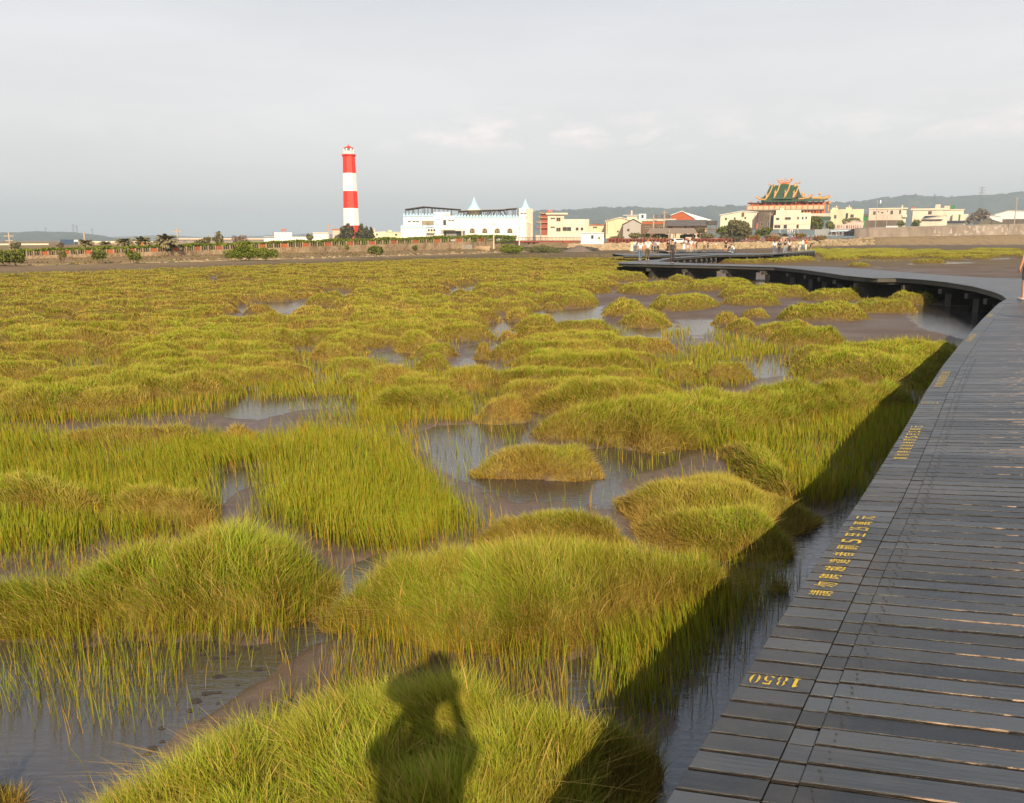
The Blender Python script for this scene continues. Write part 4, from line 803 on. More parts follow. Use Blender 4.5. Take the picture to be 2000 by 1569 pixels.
# scattered tussocks over the far left field, each with its own outline
rr = random.Random(3)
def inpoly(poly, x, y): return sdf(poly, np.array([x]), np.array([y]))[0]
pool_bb = [(p[:,0].min(),p[:,0].max(),p[:,1].min(),p[:,1].max()) for p in POOLS]
n_exp = len(CL); placed = []
for _ in range(14000):
    if len(placed) > 1250: break
    y = math.exp(rr.uniform(math.log(12.5), math.log(112))); u = rr.uniform(-120, 1270); x = (u-1000)/F*(y*CT)
    sy = float(np.interp(u, TAB[:,0], TY))
    if y > sy*.74: continue
    r = rr.uniform(.4, 1.0)*(1+y/150)
    if y < 26 and r > .9: r = .9
    if any((x-a)**2+((y-b)*.8)**2 < ((r+c)*.56)**2 for a, b, c in placed): continue
    if any(b[0]-r < x*q_ < b[1]+r and b[2]-r < y*q_ < b[3]+r and inpoly(p, x*q_, y*q_) > -r*.8 for q_ in (1,1.09,1.18) for p, b in zip(POOLS, pool_bb)): continue
    if y < 60 and any(inpoly(c[0], x, y) > -r*.5 for c in CL[:n_exp]): continue
    if max(inpoly(MUDFLAT, x*q_, y*q_) for q_ in (1,1.12)) > -r: continue
    if y < 18 and rr.random() < .6: continue
    placed.append((x, y, r)); q = rr.uniform(1.1, 2.4)
    P = np.array([(x+r*q**.5*(1+.12*math.sin(2*t+x)+.1*math.sin(3*t+y))*math.cos(t), y+r/q**.3*(1+.1*math.sin(3*t+x))*math.sin(t)) for t in [2*math.pi*i/12 for i in range(12)]])
    far = min(1, max(0, (y-30)/60)); P = P if y < 40 else P
    clump(P, rr.uniform(.3,.46)*(1-.45*max(0, min(1, (y/sy-.45)/.3))), rr.uniform(.25,.75)*(1-.25*far), (rr.uniform(-.3,.2), rr.uniform(-.1,.1)))
CBB = [(p[0][:,0].min(),p[0][:,0].max(),p[0][:,1].min(),p[0][:,1].max()) for p in CL]
PBB = pool_bb
def dome(i, d, x=None, y=None):
    """height of the rooted soil under a clump as a function of distance inside its edge"""
    P, H = CL[i][0], CL[i][1]; w = min(.55, .5*min(CBB[i][1]-CBB[i][0], CBB[i][3]-CBB[i][2])/1.6)
    t = np.clip((d-.05)/w, 0, 1); lump = 1 if x is None or w < .4 else .55+.95*fbm(x*1.7+i, y*1.7, 3, 23); kf = min(1, max(0, (math.hypot((CBB[i][0]+CBB[i][1])/2, CBB[i][2])-6)/14)); return (.64+.20*kf)*H*lump*(.55*np.sqrt(t*(2-t))+.45*t*t*(3-2*t))
def ground(x, y):
    """height, vegetation cover"""
    lh_, d = land_h(x, y)
    n1 = fbm(x*.35, y*.35, 4, 3); n2 = fbm(x*2.3, y*2.3, 3, 9); n3 = fbm(x*9, y*9, 2, 5)
    near = np.exp(-np.maximum(y,0)/22)
    z = .012+(n1-.5)*.05+((n2-.5)*.04+(n3-.5)*.022)*near
    far = sstep(45, 75, y); z = z*(1-far)+far*(.05+(n1-.5)*.04)
    mf = sdf(MUDFLAT, x, y); k = sstep(-.6, .8, mf)
    z = z*(1-k)+k*(.042+(n1-.5)*.05+(n3-.5)*.012*near)
    veg = np.zeros_like(x)
    for p, b in zip(POOLS, PBB):
        m = (x > b[0]-1) & (x < b[1]+1) & (y > b[2]-1) & (y < b[3]+1)
        if not m.any(): continue
        s = sdf(p, x[m], y[m]); sc = max(.25, .012*b[2]); z[m] -= .09*sstep(-sc*.3, sc, s+(n2[m]-.5)*sc*1.5)
    z = np.maximum(z, -.09)
    for i, (c, b) in enumerate(zip(CL, CBB)):
        m = (x > b[0]) & (x < b[1]) & (y > b[2]) & (y < b[3])
        if not m.any(): continue
        s = sdf(c[0], x[m], y[m]); q = dome(i, s, x[m], y[m]); zz = z[m]; z[m] = np.where(s > 0, np.maximum(zz, .02+q), zz)
        veg[m] = np.maximum(veg[m], sstep(-.05, .06, s))
    u = 1000+F*x/(np.maximum(y,1)*CT+EYE*ST)
    fl = sstep(40, 75, y)*sstep(1290, 1150, u)*sstep(2, -12, d); veg = np.maximum(veg, fl*(.4+.9*(fbm(x*.09, y*.05, 3, 21)-.3)))
    fr = sstep(1380,1450,u)*sstep(70,95,y)*sstep(-3,-90,d); veg = np.maximum(veg, fr*.5)
    sand = np.exp(-((d-1.2-.0*x)/(1.3+.004*y))**2)*sstep(1150, 1000, u)*np.clip((fbm(x*.5, y*.5, 3, 31)-.3)*4, 0, 1)
    return z+lh_, np.clip(veg, 0, 1)*(1-.8*sstep(-22, -4, d)), np.maximum(sstep(-1.5, .5, d), .7*sstep(-26, -6, d)*sstep(1250, 1000, u))+sand

# ground sheet: fine near the camera, out to the horizon
ys = [-40,-25,-15,-8,-4,-2,-.5]
y = .5
while y < 7000: ys.append(y); y += max(.055, y*.0085 if y < 130 else y*.012 if y < 500 else y*.08)
ys = np.array(ys); t = np.linspace(-1, 1, 520); t = .72*t+.28*t**3*1.0
W_ = np.where(ys < 500, np.maximum(np.abs(ys)*.98+6, 12), np.abs(ys)*1.6+6)
gx = t[None,:]*W_[:,None]; gy = np.repeat(ys[:,None], len(t), 1); sh = gx.shape
zz, veg, lnd = ground(gx.ravel(), gy.ravel())
V = np.stack([gx.ravel(), gy.ravel(), zz], 1); idx = np.arange(len(V)).reshape(sh)
Q = np.stack([idx[:-1,:-1],idx[:-1,1:],idx[1:,1:],idx[1:,:-1]], -1).reshape(-1,4)
m, t_ = newmat('wet mud'); pos = t_.n('ShaderNodeNewGeometry').outputs['Position']
n1 = t_.noise(.6, 5, pos); n2 = t_.noise(7, 5, pos); n3 = t_.noise(45, 3, pos)
mud = t_.ramp(t_.math('ADD', t_.math('MULTIPLY', n1, .6), t_.math('MULTIPLY', n2, .4)), [(.32,(.082,.052,.036)),(.5,(.122,.081,.057)),(.68,(.165,.115,.082))])
vg = t_.ramp(n2, [(.35,(.11,.065,.022)),(.6,(.17,.125,.03))]); lw = t_.attr('land')
dry = t_.ramp(t_.noise(.35, 6, pos), [(.36,(.20,.13,.075)),(.5,(.28,.19,.10)),(.6,(.20,.165,.07)),(.7,(.33,.23,.125))])
col = t_.mix(t_.attr('veg'), mud, vg); lc = t_.math('MINIMUM', lw, 1.0); sd_ = t_.math('MAXIMUM', t_.math('SUBTRACT', lw, 1.0), 0.0); col = t_.mix(lc, col, dry); col = t_.mix(sd_, col, (.52,.37,.18))
sx = t_.n('ShaderNodeSeparateXYZ'); t_.l(pos, sx.inputs[0])
wet = t_.math('MULTIPLY', t_.math('SUBTRACT', sx.outputs[2], -.005), 14); wet.node.use_clamp = True
ro = t_.math('ADD', t_.math('MULTIPLY', wet, .55), .24); ro = t_.math('ADD', ro, t_.math('MULTIPLY', t_.math('MAXIMUM', t_.attr('veg'), lw), .4)); ro.node.use_clamp = True
b = principled(t_, col, ro); t_.l(t_.math('SUBTRACT', .45, t_.math('MULTIPLY', wet, .36)), b.inputs['Specular IOR Level'])
bp = t_.n('ShaderNodeBump', Strength=.55, Distance=.03); t_.l(t_.math('ADD', t_.math('MULTIPLY', n2, .7), t_.math('MULTIPLY', n3, .3)), bp.inputs['Height']); t_.l(bp.outputs[0], b.inputs['Normal'])
go = link('mud_flat', np_mesh('mud_flat', V, Q, None, m, {'veg':veg,'land':lnd})); tag(go, kind='structure')
# water
m, t_ = newmat('shallow water'); pos = t_.n('ShaderNodeNewGeometry').outputs['Position']
b = principled(t_, t_.ramp(t_.noise(.5,3,pos), [(.35,(.042,.034,.029)),(.65,(.075,.062,.052))]), .045, IOR=1.75); b.inputs['Specular IOR Level'].default_value = .8
bp = t_.n('ShaderNodeBump', Strength=.3, Distance=.02); t_.l(t_.noise(12, 4, t_.mapv(pos,(.6,1.8,1))), bp.inputs['Height']); t_.l(bp.outputs[0], b.inputs['Normal'])
mb = MB(); mb.add([(-200,-40,0),(300,-40,0),(300,175,0),(-200,175,0)], [(0,1,2,3)]); w = mb.build('water', m); tag(w, kind='structure')
# hills
def hills(name, pts, Y, depth, seed):
    m, t_ = newmat(name); pos = t_.n('ShaderNodeNewGeometry').outputs['Position']
    principled(t_, t_.ramp(t_.noise(.012,9,pos,.7), [(.35,(.012,.028,.018)),(.5,(.03,.05,.028)),(.6,(.06,.075,.04)),(.72,(.16,.14,.08))]), 1)
    us = np.linspace(pts[0][0], pts[-1][0], 420); vs = np.interp(us, [p[0] for p in pts], [p[1] for p in pts]); rows = []
    X = (us-1000)/F*Y*CT; zr = np.array([atY(float(u), float(v), Y).z for u, v in zip(us, vs)])
    bump = (fbm(us*.05, us*0, 4, seed)-.5)*16+(fbm(us*.35, us*0, 3, seed+5)-.5)*9
    for f, dy in ((0,-depth),(.35,-depth*.75),(.6,-depth*.5),(.85,-depth*.2),(1,0),(.7,depth*.8),(0,depth*1.6)):
        rows.append(np.stack([X*(Y+dy)/Y, np.full_like(X, Y+dy)+(fbm(us*.03,us*0+dy,3,seed+9)-.5)*depth*.3, -5+(zr+5)*f+bump*(f**.5)*(zr/150).clip(.2,1)+(fbm(us*.06,us*0+dy*.01,3,seed+2)-.5)*30*(f*(1-f))], 1))
    V = np.concatenate(rows); n = len(us); idx = np.arange(len(V)).reshape(-1, n)
    Q = np.stack([idx[:-1,:-1],idx[:-1,1:],idx[1:,1:],idx[1:,:-1]], -1).reshape(-1,4)
    tag(link(name, np_mesh(name, V, Q, None, m)), kind='structure')
hills('ridge', [(880,462),(1000,425),(1040,413),(1100,410),(1180,404.5),(1230,404),(1300,405),(1440,402),(1500,400),(1600,395),(1690,391),(1760,383),(1800,382),(1840,385),(1900,380),(1950,377),(2000,377),(2200,374),(2600,380)], 3300, 500, 1)
hills('hill', [(-400,460),(0,455),(70,451.5),(140,454),(190,459),(230,466),(300,470)], 2800, 350, 2)
hills('distant_hills', [(150,466),(220,463),(330,459),(400,464),(480,462),(580,458),(610,455),(680,460),(800,456),(900,450),(1000,445),(1100,462)], 5200, 500, 3)
m, t_ = newmat('dummy')
# air
m, t_ = newmat('air'); vp = t_.n('ShaderNodeVolumePrincipled', Density=HAZE, Anisotropy=0.0); vp.inputs['Color'].default_value = (.73,.86,.985,1); o = t_.n('ShaderNodeOutputMaterial'); t_.l(vp.outputs[0], o.inputs['Volume'])
mb = MB(); mb.box(-8000,9000,-60,7600,-8,228); hz = mb.build('haze', m); tag(hz, 'thin pale summer haze over the whole plain', kind='stuff')
# ---------------------------------------------------------------- boardwalk
bw = thing('boardwalk', 'long winding dark grey plank boardwalk on stilts over the mud', 'boardwalk')
def dp(u, v): q = at(u, v, DECK); return np.array((q.x, q.y))
NL = [dp(*p) for p in [(1300,1569),(1380,1440),(1450,1326),(1520,1215),(1590,1106),(1640,1034),(1690,960),(1730,896),(1770,831),(1810,762),(1840,716),(1880,666),(1920,622),(1950,593)]]
NL = [NL[0]+(NL[0]-NL[2])*2.2, NL[0]+(NL[0]-NL[2])*1.1]+NL
NL = np.array(NL)
def arc(P): return np.concatenate([[0], np.cumsum(np.linalg.norm(np.diff(P, axis=0), axis=1))])
def samp(P, s): a = arc(P); return np.stack([np.interp(s, a, P[:,0]), np.interp(s, a, P[:,1])], -1)
# smooth the edge a little
a_ = arc(NL); ss = np.linspace(0, a_[-1], 400); NLs = samp(NL, ss)
for _ in range(30): NLs[1:-1] = (NLs[:-2]+NLs[1:-1]*2+NLs[2:])/4
NL = NLs; aN = arc(NL)
i0 = int(np.argmin(np.linalg.norm(NL-dp(1450,1326), axis=1))); s1850 = aN[i0]
PITCH = 0.1145
def pdir(s, y):
    ang = R(-12.6)+R(13.2)*float(sstep(2.5, 9, np.array(y)))+R(6)*float(sstep(13, 22, np.array(y)))
    return np.array((math.cos(ang), math.sin(ang)))
class Planks:
    def __init__(s): s.V = []; s.Q = []; s.e = []; s.u = []; s.r = []; s.w = []
    def add(s, A, B, C, D, z, th=.032, ch=.0028, worn=0., rnd=None):
        """A,B near edge ends? A=(left,near) B=(right,near) C=(right,far) D=(left,far)"""
        rnd = random.random() if rnd is None else rnd; b = len(s.V)
        ctr = (A+B+C+D)/4; L = np.linalg.norm(B-A)
        def ins(p, a, c): # move towards neighbours by ch
            q = p+(a-p)/max(np.linalg.norm(a-p),1e-6)*ch+(c-p)/max(np.linalg.norm(c-p),1e-6)*ch; return q
        top = [ins(A,B,D),ins(B,A,C),ins(C,D,B),ins(D,C,A)]; out = [A,B,C,D]
        for p in top: s.V.append((p[0],p[1],z))
        for p in out: s.V.append((p[0],p[1],z-ch))
        for p in out: s.V.append((p[0],p[1],z-th))
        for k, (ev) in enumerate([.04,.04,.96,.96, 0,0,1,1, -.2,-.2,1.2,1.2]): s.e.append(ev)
        s.u += [0,L,L,0]*3; s.r += [rnd]*12; s.w += [worn]*12
        s.Q += [(b,b+1,b+2,b+3),(b+11,b+10,b+9,b+8)]
        for i in range(4):
            j = (i+1)%4; s.Q += [(b+4+i,b+4+j,b+j,b+i),(b+8+i,b+8+j,b+4+j,b+4+i)]
    def build(s, name, m, parent):
        me = np_mesh(name, np.array(s.V), np.array(s.Q), None, m, {'across':s.e,'along':s.u,'rn':s.r,'worn':s.w}, smooth=False)
        return link(name, me, parent)
def plank_mat():
    m, t = newmat('grey planks'); al, ac, rn, wn = t.attr('along'), t.attr('across'), t.attr('rn'), t.attr('worn')
    cv = t.n('ShaderNodeCombineXYZ'); t.l(t.math('ADD', t.math('MULTIPLY', al, 1.0), t.math('MULTIPLY', rn, 97.0)), cv.inputs[0]); t.l(t.math('MULTIPLY', ac, .11), cv.inputs[1]); t.l(t.math('MULTIPLY', rn, 31.0), cv.inputs[2]); vec = cv.outputs[0]
    g = t.noise(3.2, 8, t.mapv(vec,(1,60,1)), .72); g2 = t.noise(2.2, 4, vec); g3 = t.noise(9, 4, t.mapv(vec,(1,12,1)))
    k = t.math('ADD', t.math('ADD', t.math('MULTIPLY', g, .5), t.math('MULTIPLY', g2, .22)), t.math('MULTIPLY', rn, .28))
    col = t.ramp(k, [(.36,(.017,.020,.025)),(.5,(.035,.041,.050)),(.64,(.078,.087,.100))])
    pp = t.n('ShaderNodeNewGeometry').outputs['Position']; col = t.mix(t.math('MULTIPLY', t.ramp(t.noise(.9, 6, pp, .65), [(.45,(0,0,0)),(.62,(1,1,1))]), .5), col, (.10,.088,.075))
    # bare wood along broken edges
    dn = t.math('MINIMUM', t.math('ABSOLUTE', ac), t.math('ADD', t.math('ABSOLUTE', t.math('SUBTRACT', 1.0, ac)), .18))
    chip = t.noise(8.5, 7, t.mapv(vec,(1,2.2,1)), .7); big = t.noise(.9, 3, vec)
    lim = t.math('ADD', t.math('MULTIPLY', t.math('SUBTRACT', chip, .52), .85), t.math('MULTIPLY', t.math('SUBTRACT', big, .53), .9))
    c = t.math('GREATER_THAN', t.math('MULTIPLY', t.math('MULTIPLY', lim, t.math('MULTIPLY', t.ramp(al, [(.25,(0,0,0)),(.9,(1,1,1))]), .72)), wn), dn)
    spot = t.math('GREATER_THAN', t.math('MULTIPLY', t.noise(6, 5, t.mapv(vec,(.7,9,1)), .7), wn), .70)
    side = t.math('GREATER_THAN', t.math('ABSOLUTE', t.math('SUBTRACT', ac, .5)), .47); col = t.mix(t.math('MULTIPLY', side, .96), col, (.012,.0085,.0065))  # sides and chamfers painted near-black: the shade of the gaps put into the colour
    bare = t.ramp(g3, [(.35,(.11,.07,.045)),(.5,(.30,.19,.115)),(.7,(.48,.35,.24))])
    col = t.mix(t.math('MAXIMUM', c, spot), col, bare)
    b = principled(t, col, t.math('ADD', t.math('MULTIPLY', g, .25), .24)); b.inputs['Specular IOR Level'].default_value = .62
    bp = t.n('ShaderNodeBump', Strength=.7, Distance=.005); t.l(g, bp.inputs['Height']); t.l(bp.outputs[0], b.inputs['Normal']); return m
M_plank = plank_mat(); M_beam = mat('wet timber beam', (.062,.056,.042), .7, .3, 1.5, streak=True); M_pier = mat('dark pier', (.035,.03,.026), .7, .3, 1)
main, edge, strip = Planks(), Planks(), Planks(); EDGE_W = .255; STRIP_W = .085
s = s1850-PITCH*.5-PITCH*int((s1850-.2)/PITCH); PL = []; RW = 4.4
while s+PITCH < aN[-1]:
    E0, E1 = samp(NL, s), samp(NL, s+PITCH-.0155); d = pdir(s, E0[1]); d2 = d
    jit = random.gauss(0, .0016)*max(.2, 1-E0[1]/14); PL.append((s, E0, E1, d))
    rq = random.random()
    edge.add(E0, E0+d*(EDGE_W-.003), E1+d*(EDGE_W-.003), E1, DECK+jit, worn=.07)
    st0 = EDGE_W; off = random.gauss(.006,.003)*(E1-E0)/np.linalg.norm(E1-E0)
    strip.add(E0+d*st0-off, E0+d*(st0+STRIP_W-.0016)-off, E1+d*(st0+STRIP_W-.0016)-off, E1+d*st0-off, DECK-.002+random.gauss(0,.0006), worn=.06, rnd=rq)
    st = EDGE_W+STRIP_W-.0012; jit = random.gauss(0,.0022)*max(.2, 1-E0[1]/14)
    main.add(E0+d*st, E0+d*(st+RW), E1+d2*(st+RW), E1+d*st, DECK+jit, worn=.95, rnd=rq)
    s += PITCH
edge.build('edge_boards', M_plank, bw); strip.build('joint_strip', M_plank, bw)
# beyond the bend: pairs of edge points (near/left edge, far/right edge)
def pts(l): return np.array([dp(*p) if len(p) == 2 else np.array(p[:2]) for p in l])
last = PL[-1]; Lend = NL[-1]; Rend = last[2]+last[3]*(EDGE_W+STRIP_W+RW)
LA = np.concatenate([[Lend], pts([(1966,584),(1957,577),(1940,570),(1900,559.5),(1850,551.5),(1800,546.3),(1750,543),(1700,543),(1650,538.5),(1620,534),(1565,526.5),(1515,522),(1410,519.2),(1310,517.3),(1243,515.6),(1212,514.6)])])
RA = np.concatenate([[Rend], np.array([(20.6,24.2),(22.3,26.2),(23.6,28.6),(24,31)]), pts([(2040,545.5),(2000,544.5),(1920,542.5),(1860,538.8),(1800,534.6),(1745,530.2),(1700,526.8),(1620,521.3),(1515,518.6),(1410,516),(1334,513.6),(1295,511.3)])])
LB = pts([(1212,514.6),(1206,513.8),(1210,512.4),(1250,509.4),(1290,506.5),(1310,503.3),(1360,499.6),(1400,496.4),(1480,495.6),(1520,493.6),(1560,491.2),(1590,489.2)])
RB = pts([(1295,511.3),(1287,511.2),(1287,510.8),(1290,509.5),(1300,507),(1312,505),(1360,501.5),(1400,498.4),(1480,497.6),(1520,495.6),(1560,493.1),(1592,490.8)])
LC = np.array([(31,99),(28,102),(23,99),(19,94.5),(16.5,92),(12.5,92)]); RC = np.array([(34,102.5),(30.5,110),(24,107),(19,104),(16,103),(12.5,103)])
LD = np.array([(24,125.),(28,124),(34,126)]); RD = np.array([(22.5,131.),(28,131),(35,132)])
def deckrun(Ls, Rs, pitch, gap, worn, k):
    n = len(Ls); c = (Ls+Rs)/2; a = arc((Ls*.5+Rs*.5)); tot = max(arc(Ls)[-1], arc(Rs)[-1]); N = max(2, int(tot/pitch)); f = np.linspace(0, a[-1], N+1)
    L2 = np.stack([np.interp(f, a, Ls[:,0]), np.interp(f, a, Ls[:,1])], -1); R2 = np.stack([np.interp(f, a, Rs[:,0]), np.interp(f, a, Rs[:,1])], -1)
    for i in range(N):
        g = gap/pitch
        k.add(L2[i], R2[i], R2[i+1]*(1-g)+R2[i]*g, L2[i+1]*(1-g)+L2[i]*g, DECK+random.gauss(0,.0003), worn=worn, ch=.0008)
    return L2, R2
far_ = Planks(); EDGES = []
EDGES.append((NL, np.array([p+pdir(0, p[1])*(EDGE_W+STRIP_W+RW) for p in NL])))
for Ls, Rs, p_, g_ in ((LA,RA,.135,.014),(LB,RB,.2,.02),(LC,RC,.3,.03),(LD,RD,.3,.03)): EDGES.append(deckrun(Ls, Rs, p_, g_, .5, far_))
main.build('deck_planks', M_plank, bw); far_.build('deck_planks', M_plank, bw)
# substructure
crs = []; posts = []
for k, (L_, R_) in enumerate(EDGES):
    for E, O in ((L_, R_), (R_, L_)):
        fas = MB()
        a = arc(E); n = max(2, int(a[-1]/.8)); f = np.linspace(0, a[-1], n+1); P = samp(E, f); oo = np.stack([np.interp(f/a[-1], np.linspace(0,1,len(O)), O[:,0]), np.interp(f/a[-1], np.linspace(0,1,len(O)), O[:,1])], -1)
        dr = (oo-P); dr /= np.linalg.norm(dr, axis=1)[:,None]+1e-9
        A, B = P+dr*.07, P+dr*.16
        for i in range(n):
            fas.add([(A[i][0],A[i][1],.81),(A[i+1][0],A[i+1][1],.81),(A[i+1][0],A[i+1][1],.962),(A[i][0],A[i][1],.962),(B[i][0],B[i][1],.81),(B[i+1][0],B[i+1][1],.81),(B[i+1][0],B[i+1][1],.962),(B[i][0],B[i][1],.962)], [(0,1,2,3),(7,6,5,4),(3,2,6,7),(4,5,1,0)])
        fas.build('edge_beam', M_beam, bw); st_ = MB()
        A, B = P+dr*.62, P+dr*.75
        for i in range(n):
            st_.add([(q[0],q[1],z) for z in (.702,.955) for q in (A[i],A[i+1],B[i+1],B[i])], [(3,2,1,0),(4,5,6,7),(0,1,5,4),(1,2,6,5),(2,3,7,6),(3,0,4,7)])
        st_.build('stringer', M_pier, bw)
    aL = arc(L_); step = 2.9 if k < 3 else 4.5
    for f in np.arange(1.2, aL[-1], step):
        q = f/aL[-1]; l = samp(L_, f); r = np.array([np.interp(q, np.linspace(0,1,len(R_)), R_[:,0]), np.interp(q, np.linspace(0,1,len(R_)), R_[:,1])])
        crs.append((l, r)); 
npost = 0
for l, r in crs:
    d = (r-l); L = np.linalg.norm(d); d = d/max(L,1e-6)
    if L < 1: continue
    rz = math.atan2(d[1], d[0]); mb = MB(); c = (l+r)/2; mb.obox((c[0],c[1],.50), L-.06, .2, .198, rz); mb.build('cross_beam', M_beam, bw)
    mb = MB(); mb.obox((c[0],c[1],-.5), L-.9, .36, .998, rz); mb.build('pier', M_pier, bw)
# ---- painted marks
M_paint = mat('yellow stencil paint', (.62,.42,.03), .6, .35, 26, dirt=(.22,.18,.05))
def text_mesh(body):
    cu = bpy.data.curves.new('t', 'FONT'); cu.body = body; cu.size = 1; cu.align_x = 'CENTER'; cu.resolution_u = 3; cu.offset = .006; o = bpy.data.objects.new('t', cu); COL.objects.link(o)
    dg = bpy.context.evaluated_depsgraph_get(); dg.update(); me = bpy.data.meshes.new_from_object(o.evaluated_get(dg))
    V = np.array([v.co[:2] for v in me.vertices]) if len(me.vertices) else np.zeros((0,2)); Fc = [tuple(p.vertices) for p in me.polygons]
    bpy.data.objects.remove(o); bpy.data.meshes.remove(me)
    if len(V): V = V-(V.max(0)+V.min(0))/2
    return V, Fc
def plank_frame(i):
    s, E0, E1, d = PL[i]; n = (E1-E0); mid = (E0+E1)/2; nn = np.array((-d[1], d[0])); wn = abs(np.dot(n, nn)); return mid, d, nn, wn
i1850 = int(round((s1850-PL[0][0])/PITCH-.5))
CH = [text_mesh(c) for c in ['請','勿','跨','越','違','者','罰','5','至','25','萬','元']]
def notice(i0):
    mb = MB()
    for k, (Vc, Fc) in enumerate(CH):
        if i0+k >= len(PL): break
        mid, d, nn, wn = plank_frame(i0+k); n_ = PL[i0+k][2]-PL[i0+k][1]; n_ = n_/wn; H = max(Vc[:,1].max()-Vc[:,1].min(), .1); W = max(Vc[:,0].max()-Vc[:,0].min(), .1)
        P = []
        for x, y in Vc: # glyph up points to the marsh (-d), glyph right points away along the walk
            p = mid+d*(.105-y/H*.105)+n_*(x/W*wn*.66 if W > .3 else x*wn*.8); P.append((p[0], p[1], DECK+.0065))
        mb.add(P, Fc)
    mb.build('painted_notice', M_paint, bw)
# stencil numerals, 180 degrees turned as seen from the camera
def arcp(cx, cy, rx, ry, a0, a1, w, n=10):
    o = [(cx+rx*math.cos(R(a)), cy+ry*math.sin(R(a))) for a in np.linspace(a0, a1, n)]; return o
def crescent(cx, cy, rx, ry, a0, a1, th, n=10):
    out = [(cx+rx*math.cos(R(a)), cy+ry*math.sin(R(a))) for a in np.linspace(a0, a1, n)]
    inn = [(cx+rx*(1-th*max(.12,math.cos(R((a-(a0+a1)/2)*180/(a1-a0)*.98))))*math.cos(R(a)), cy+ry*(1-.35*th*max(.12,math.cos(R((a-(a0+a1)/2)*180/(a1-a0)*.98))))*math.sin(R(a))) for a in np.linspace(a1, a0, n)]
    return out+inn
DIG = {'0':[crescent(.27,.5,.27,.5,98,262,.62),crescent(.33,.5,.27,.5,-82,82,.62)],
 '8':[crescent(.28,.74,.22,.25,95,265,.6),crescent(.32,.74,.22,.25,-85,85,.6),crescent(.27,.25,.27,.27,95,265,.6),crescent(.33,.25,.27,.27,-85,85,.6)],
 '5':[[(.1,1),(.52,1),(.55,.86),(.2,.86),(.17,.62),(.08,.55)],crescent(.3,.33,.28,.33,-80,150,.6,14),[(.02,.12),(.12,.03),(.3,0),(.3,.06),(.16,.14),(.12,.24),(.03,.24)]],
 '1':[[(.2,0),(.4,0),(.4,1),(.28,1),(.1,.84),(.1,.78),(.2,.82)],[(.1,0),(.19,0),(.19,.07),(.1,.07)],[(.41,0),(.5,0),(.5,.07),(.41,.07)]],
 '7':[[(.02,1),(.58,1),(.58,.84),(.02,.84)],[(.44,.82),(.58,.82),(.34,0),(.16,0)]]}
def number(i, txt):
    mid, d, nn, wn = plank_frame(i); n = PL[i][2]-PL[i][1]; mb = MB()
    for k, ch in enumerate(txt):
        for poly in DIG[ch]:
            P = []
            for x, y in poly:
                p = mid+d*(.045+(len(txt)-1-k)*.049+(.3-x)*.062)-n*((y-.5)*.72); P.append((p[0],p[1],DECK+.0065))
            mb.add(P, [tuple(range(len(P)))])
    return mb.build('painted_number', M_paint, bw)
def iv(v): y = at(1000, v, DECK).y; return int(np.argmin([abs((p[1][1]+p[2][1])/2-y) for p in PL]))
number(i1850, '1850'); number(iv(787), '1800'); number(iv(632), '1750')
notice(i1850+8); notice(iv(895)); notice(iv(757)); notice(iv(668)); notice(iv(620))
# nail heads along the joint
mb = MB()
for i in range(0, min(110, len(PL))):
    mid, d, nn, wn = plank_frame(i)
    for q in (.2, -.22):
        p = mid+d*(EDGE_W+STRIP_W+.05+random.uniform(0,.012))+nn*wn*q; mb.lathe((p[0],p[1],DECK+.001), [(.0045,0),(.0045,.0035)], 6)
mb.build('nail_heads', M_steel, bw)['kind'] = 'stuff'
# ---------------------------------------------------------------- shoreline walls, fence, railing, plants, crowd
def leaf_mat(name, c1, c2, c3):
    if name in MATS: return MATS[name]
    m, t = newmat(name); pos = t.n('ShaderNodeNewGeometry').outputs['Position']
    k = t.math('ADD', t.math('MULTIPLY', t.noise(.9, 3, pos), .5), t.math('MULTIPLY', t.attr('rn'), .5))
    col = t.ramp(k, [(.3,c1),(.5,c2),(.72,c3)])
    d = t.n('ShaderNodeBsdfDiffuse'); t.l(col, d.inputs[0]); tr = t.n('ShaderNodeBsdfTranslucent'); t.l(col, tr.inputs[0]); mx = t.n('ShaderNodeMixShader'); mx.inputs[0].default_value = .25
    t.l(d.outputs[0], mx.inputs[1]); t.l(tr.outputs[0], mx.inputs[2]); o = t.n('ShaderNodeOutputMaterial'); t.l(mx.outputs[0], o.inputs[0]); MATS[name] = m; return m
LF_G = leaf_mat('leaves green', (.07,.085,.02), (.16,.185,.035), (.28,.29,.06)); LF_Y = leaf_mat('leaves yellow green', (.06,.075,.015), (.14,.17,.025), (.24,.26,.04))
LF_D = leaf_mat('leaves dark', (.06,.06,.036), (.12,.115,.065), (.2,.185,.10)); LF_B = leaf_mat('leaves brown', (.14,.10,.07), (.23,.17,.12), (.33,.25,.17)); LF_O = leaf_mat('leaves olive', (.11,.105,.05), (.21,.19,.085), (.32,.28,.13))
LF_P = leaf_mat('palm fronds', (.22,.20,.10), (.36,.32,.17), (.5,.42,.24)); LF_OR = leaf_mat('leaves orange', (.16,.07,.01), (.30,.17,.02), (.32,.26,.03)); LF_V = leaf_mat('leaves vivid', (.09,.12,.012), (.17,.21,.02), (.26,.3,.04))
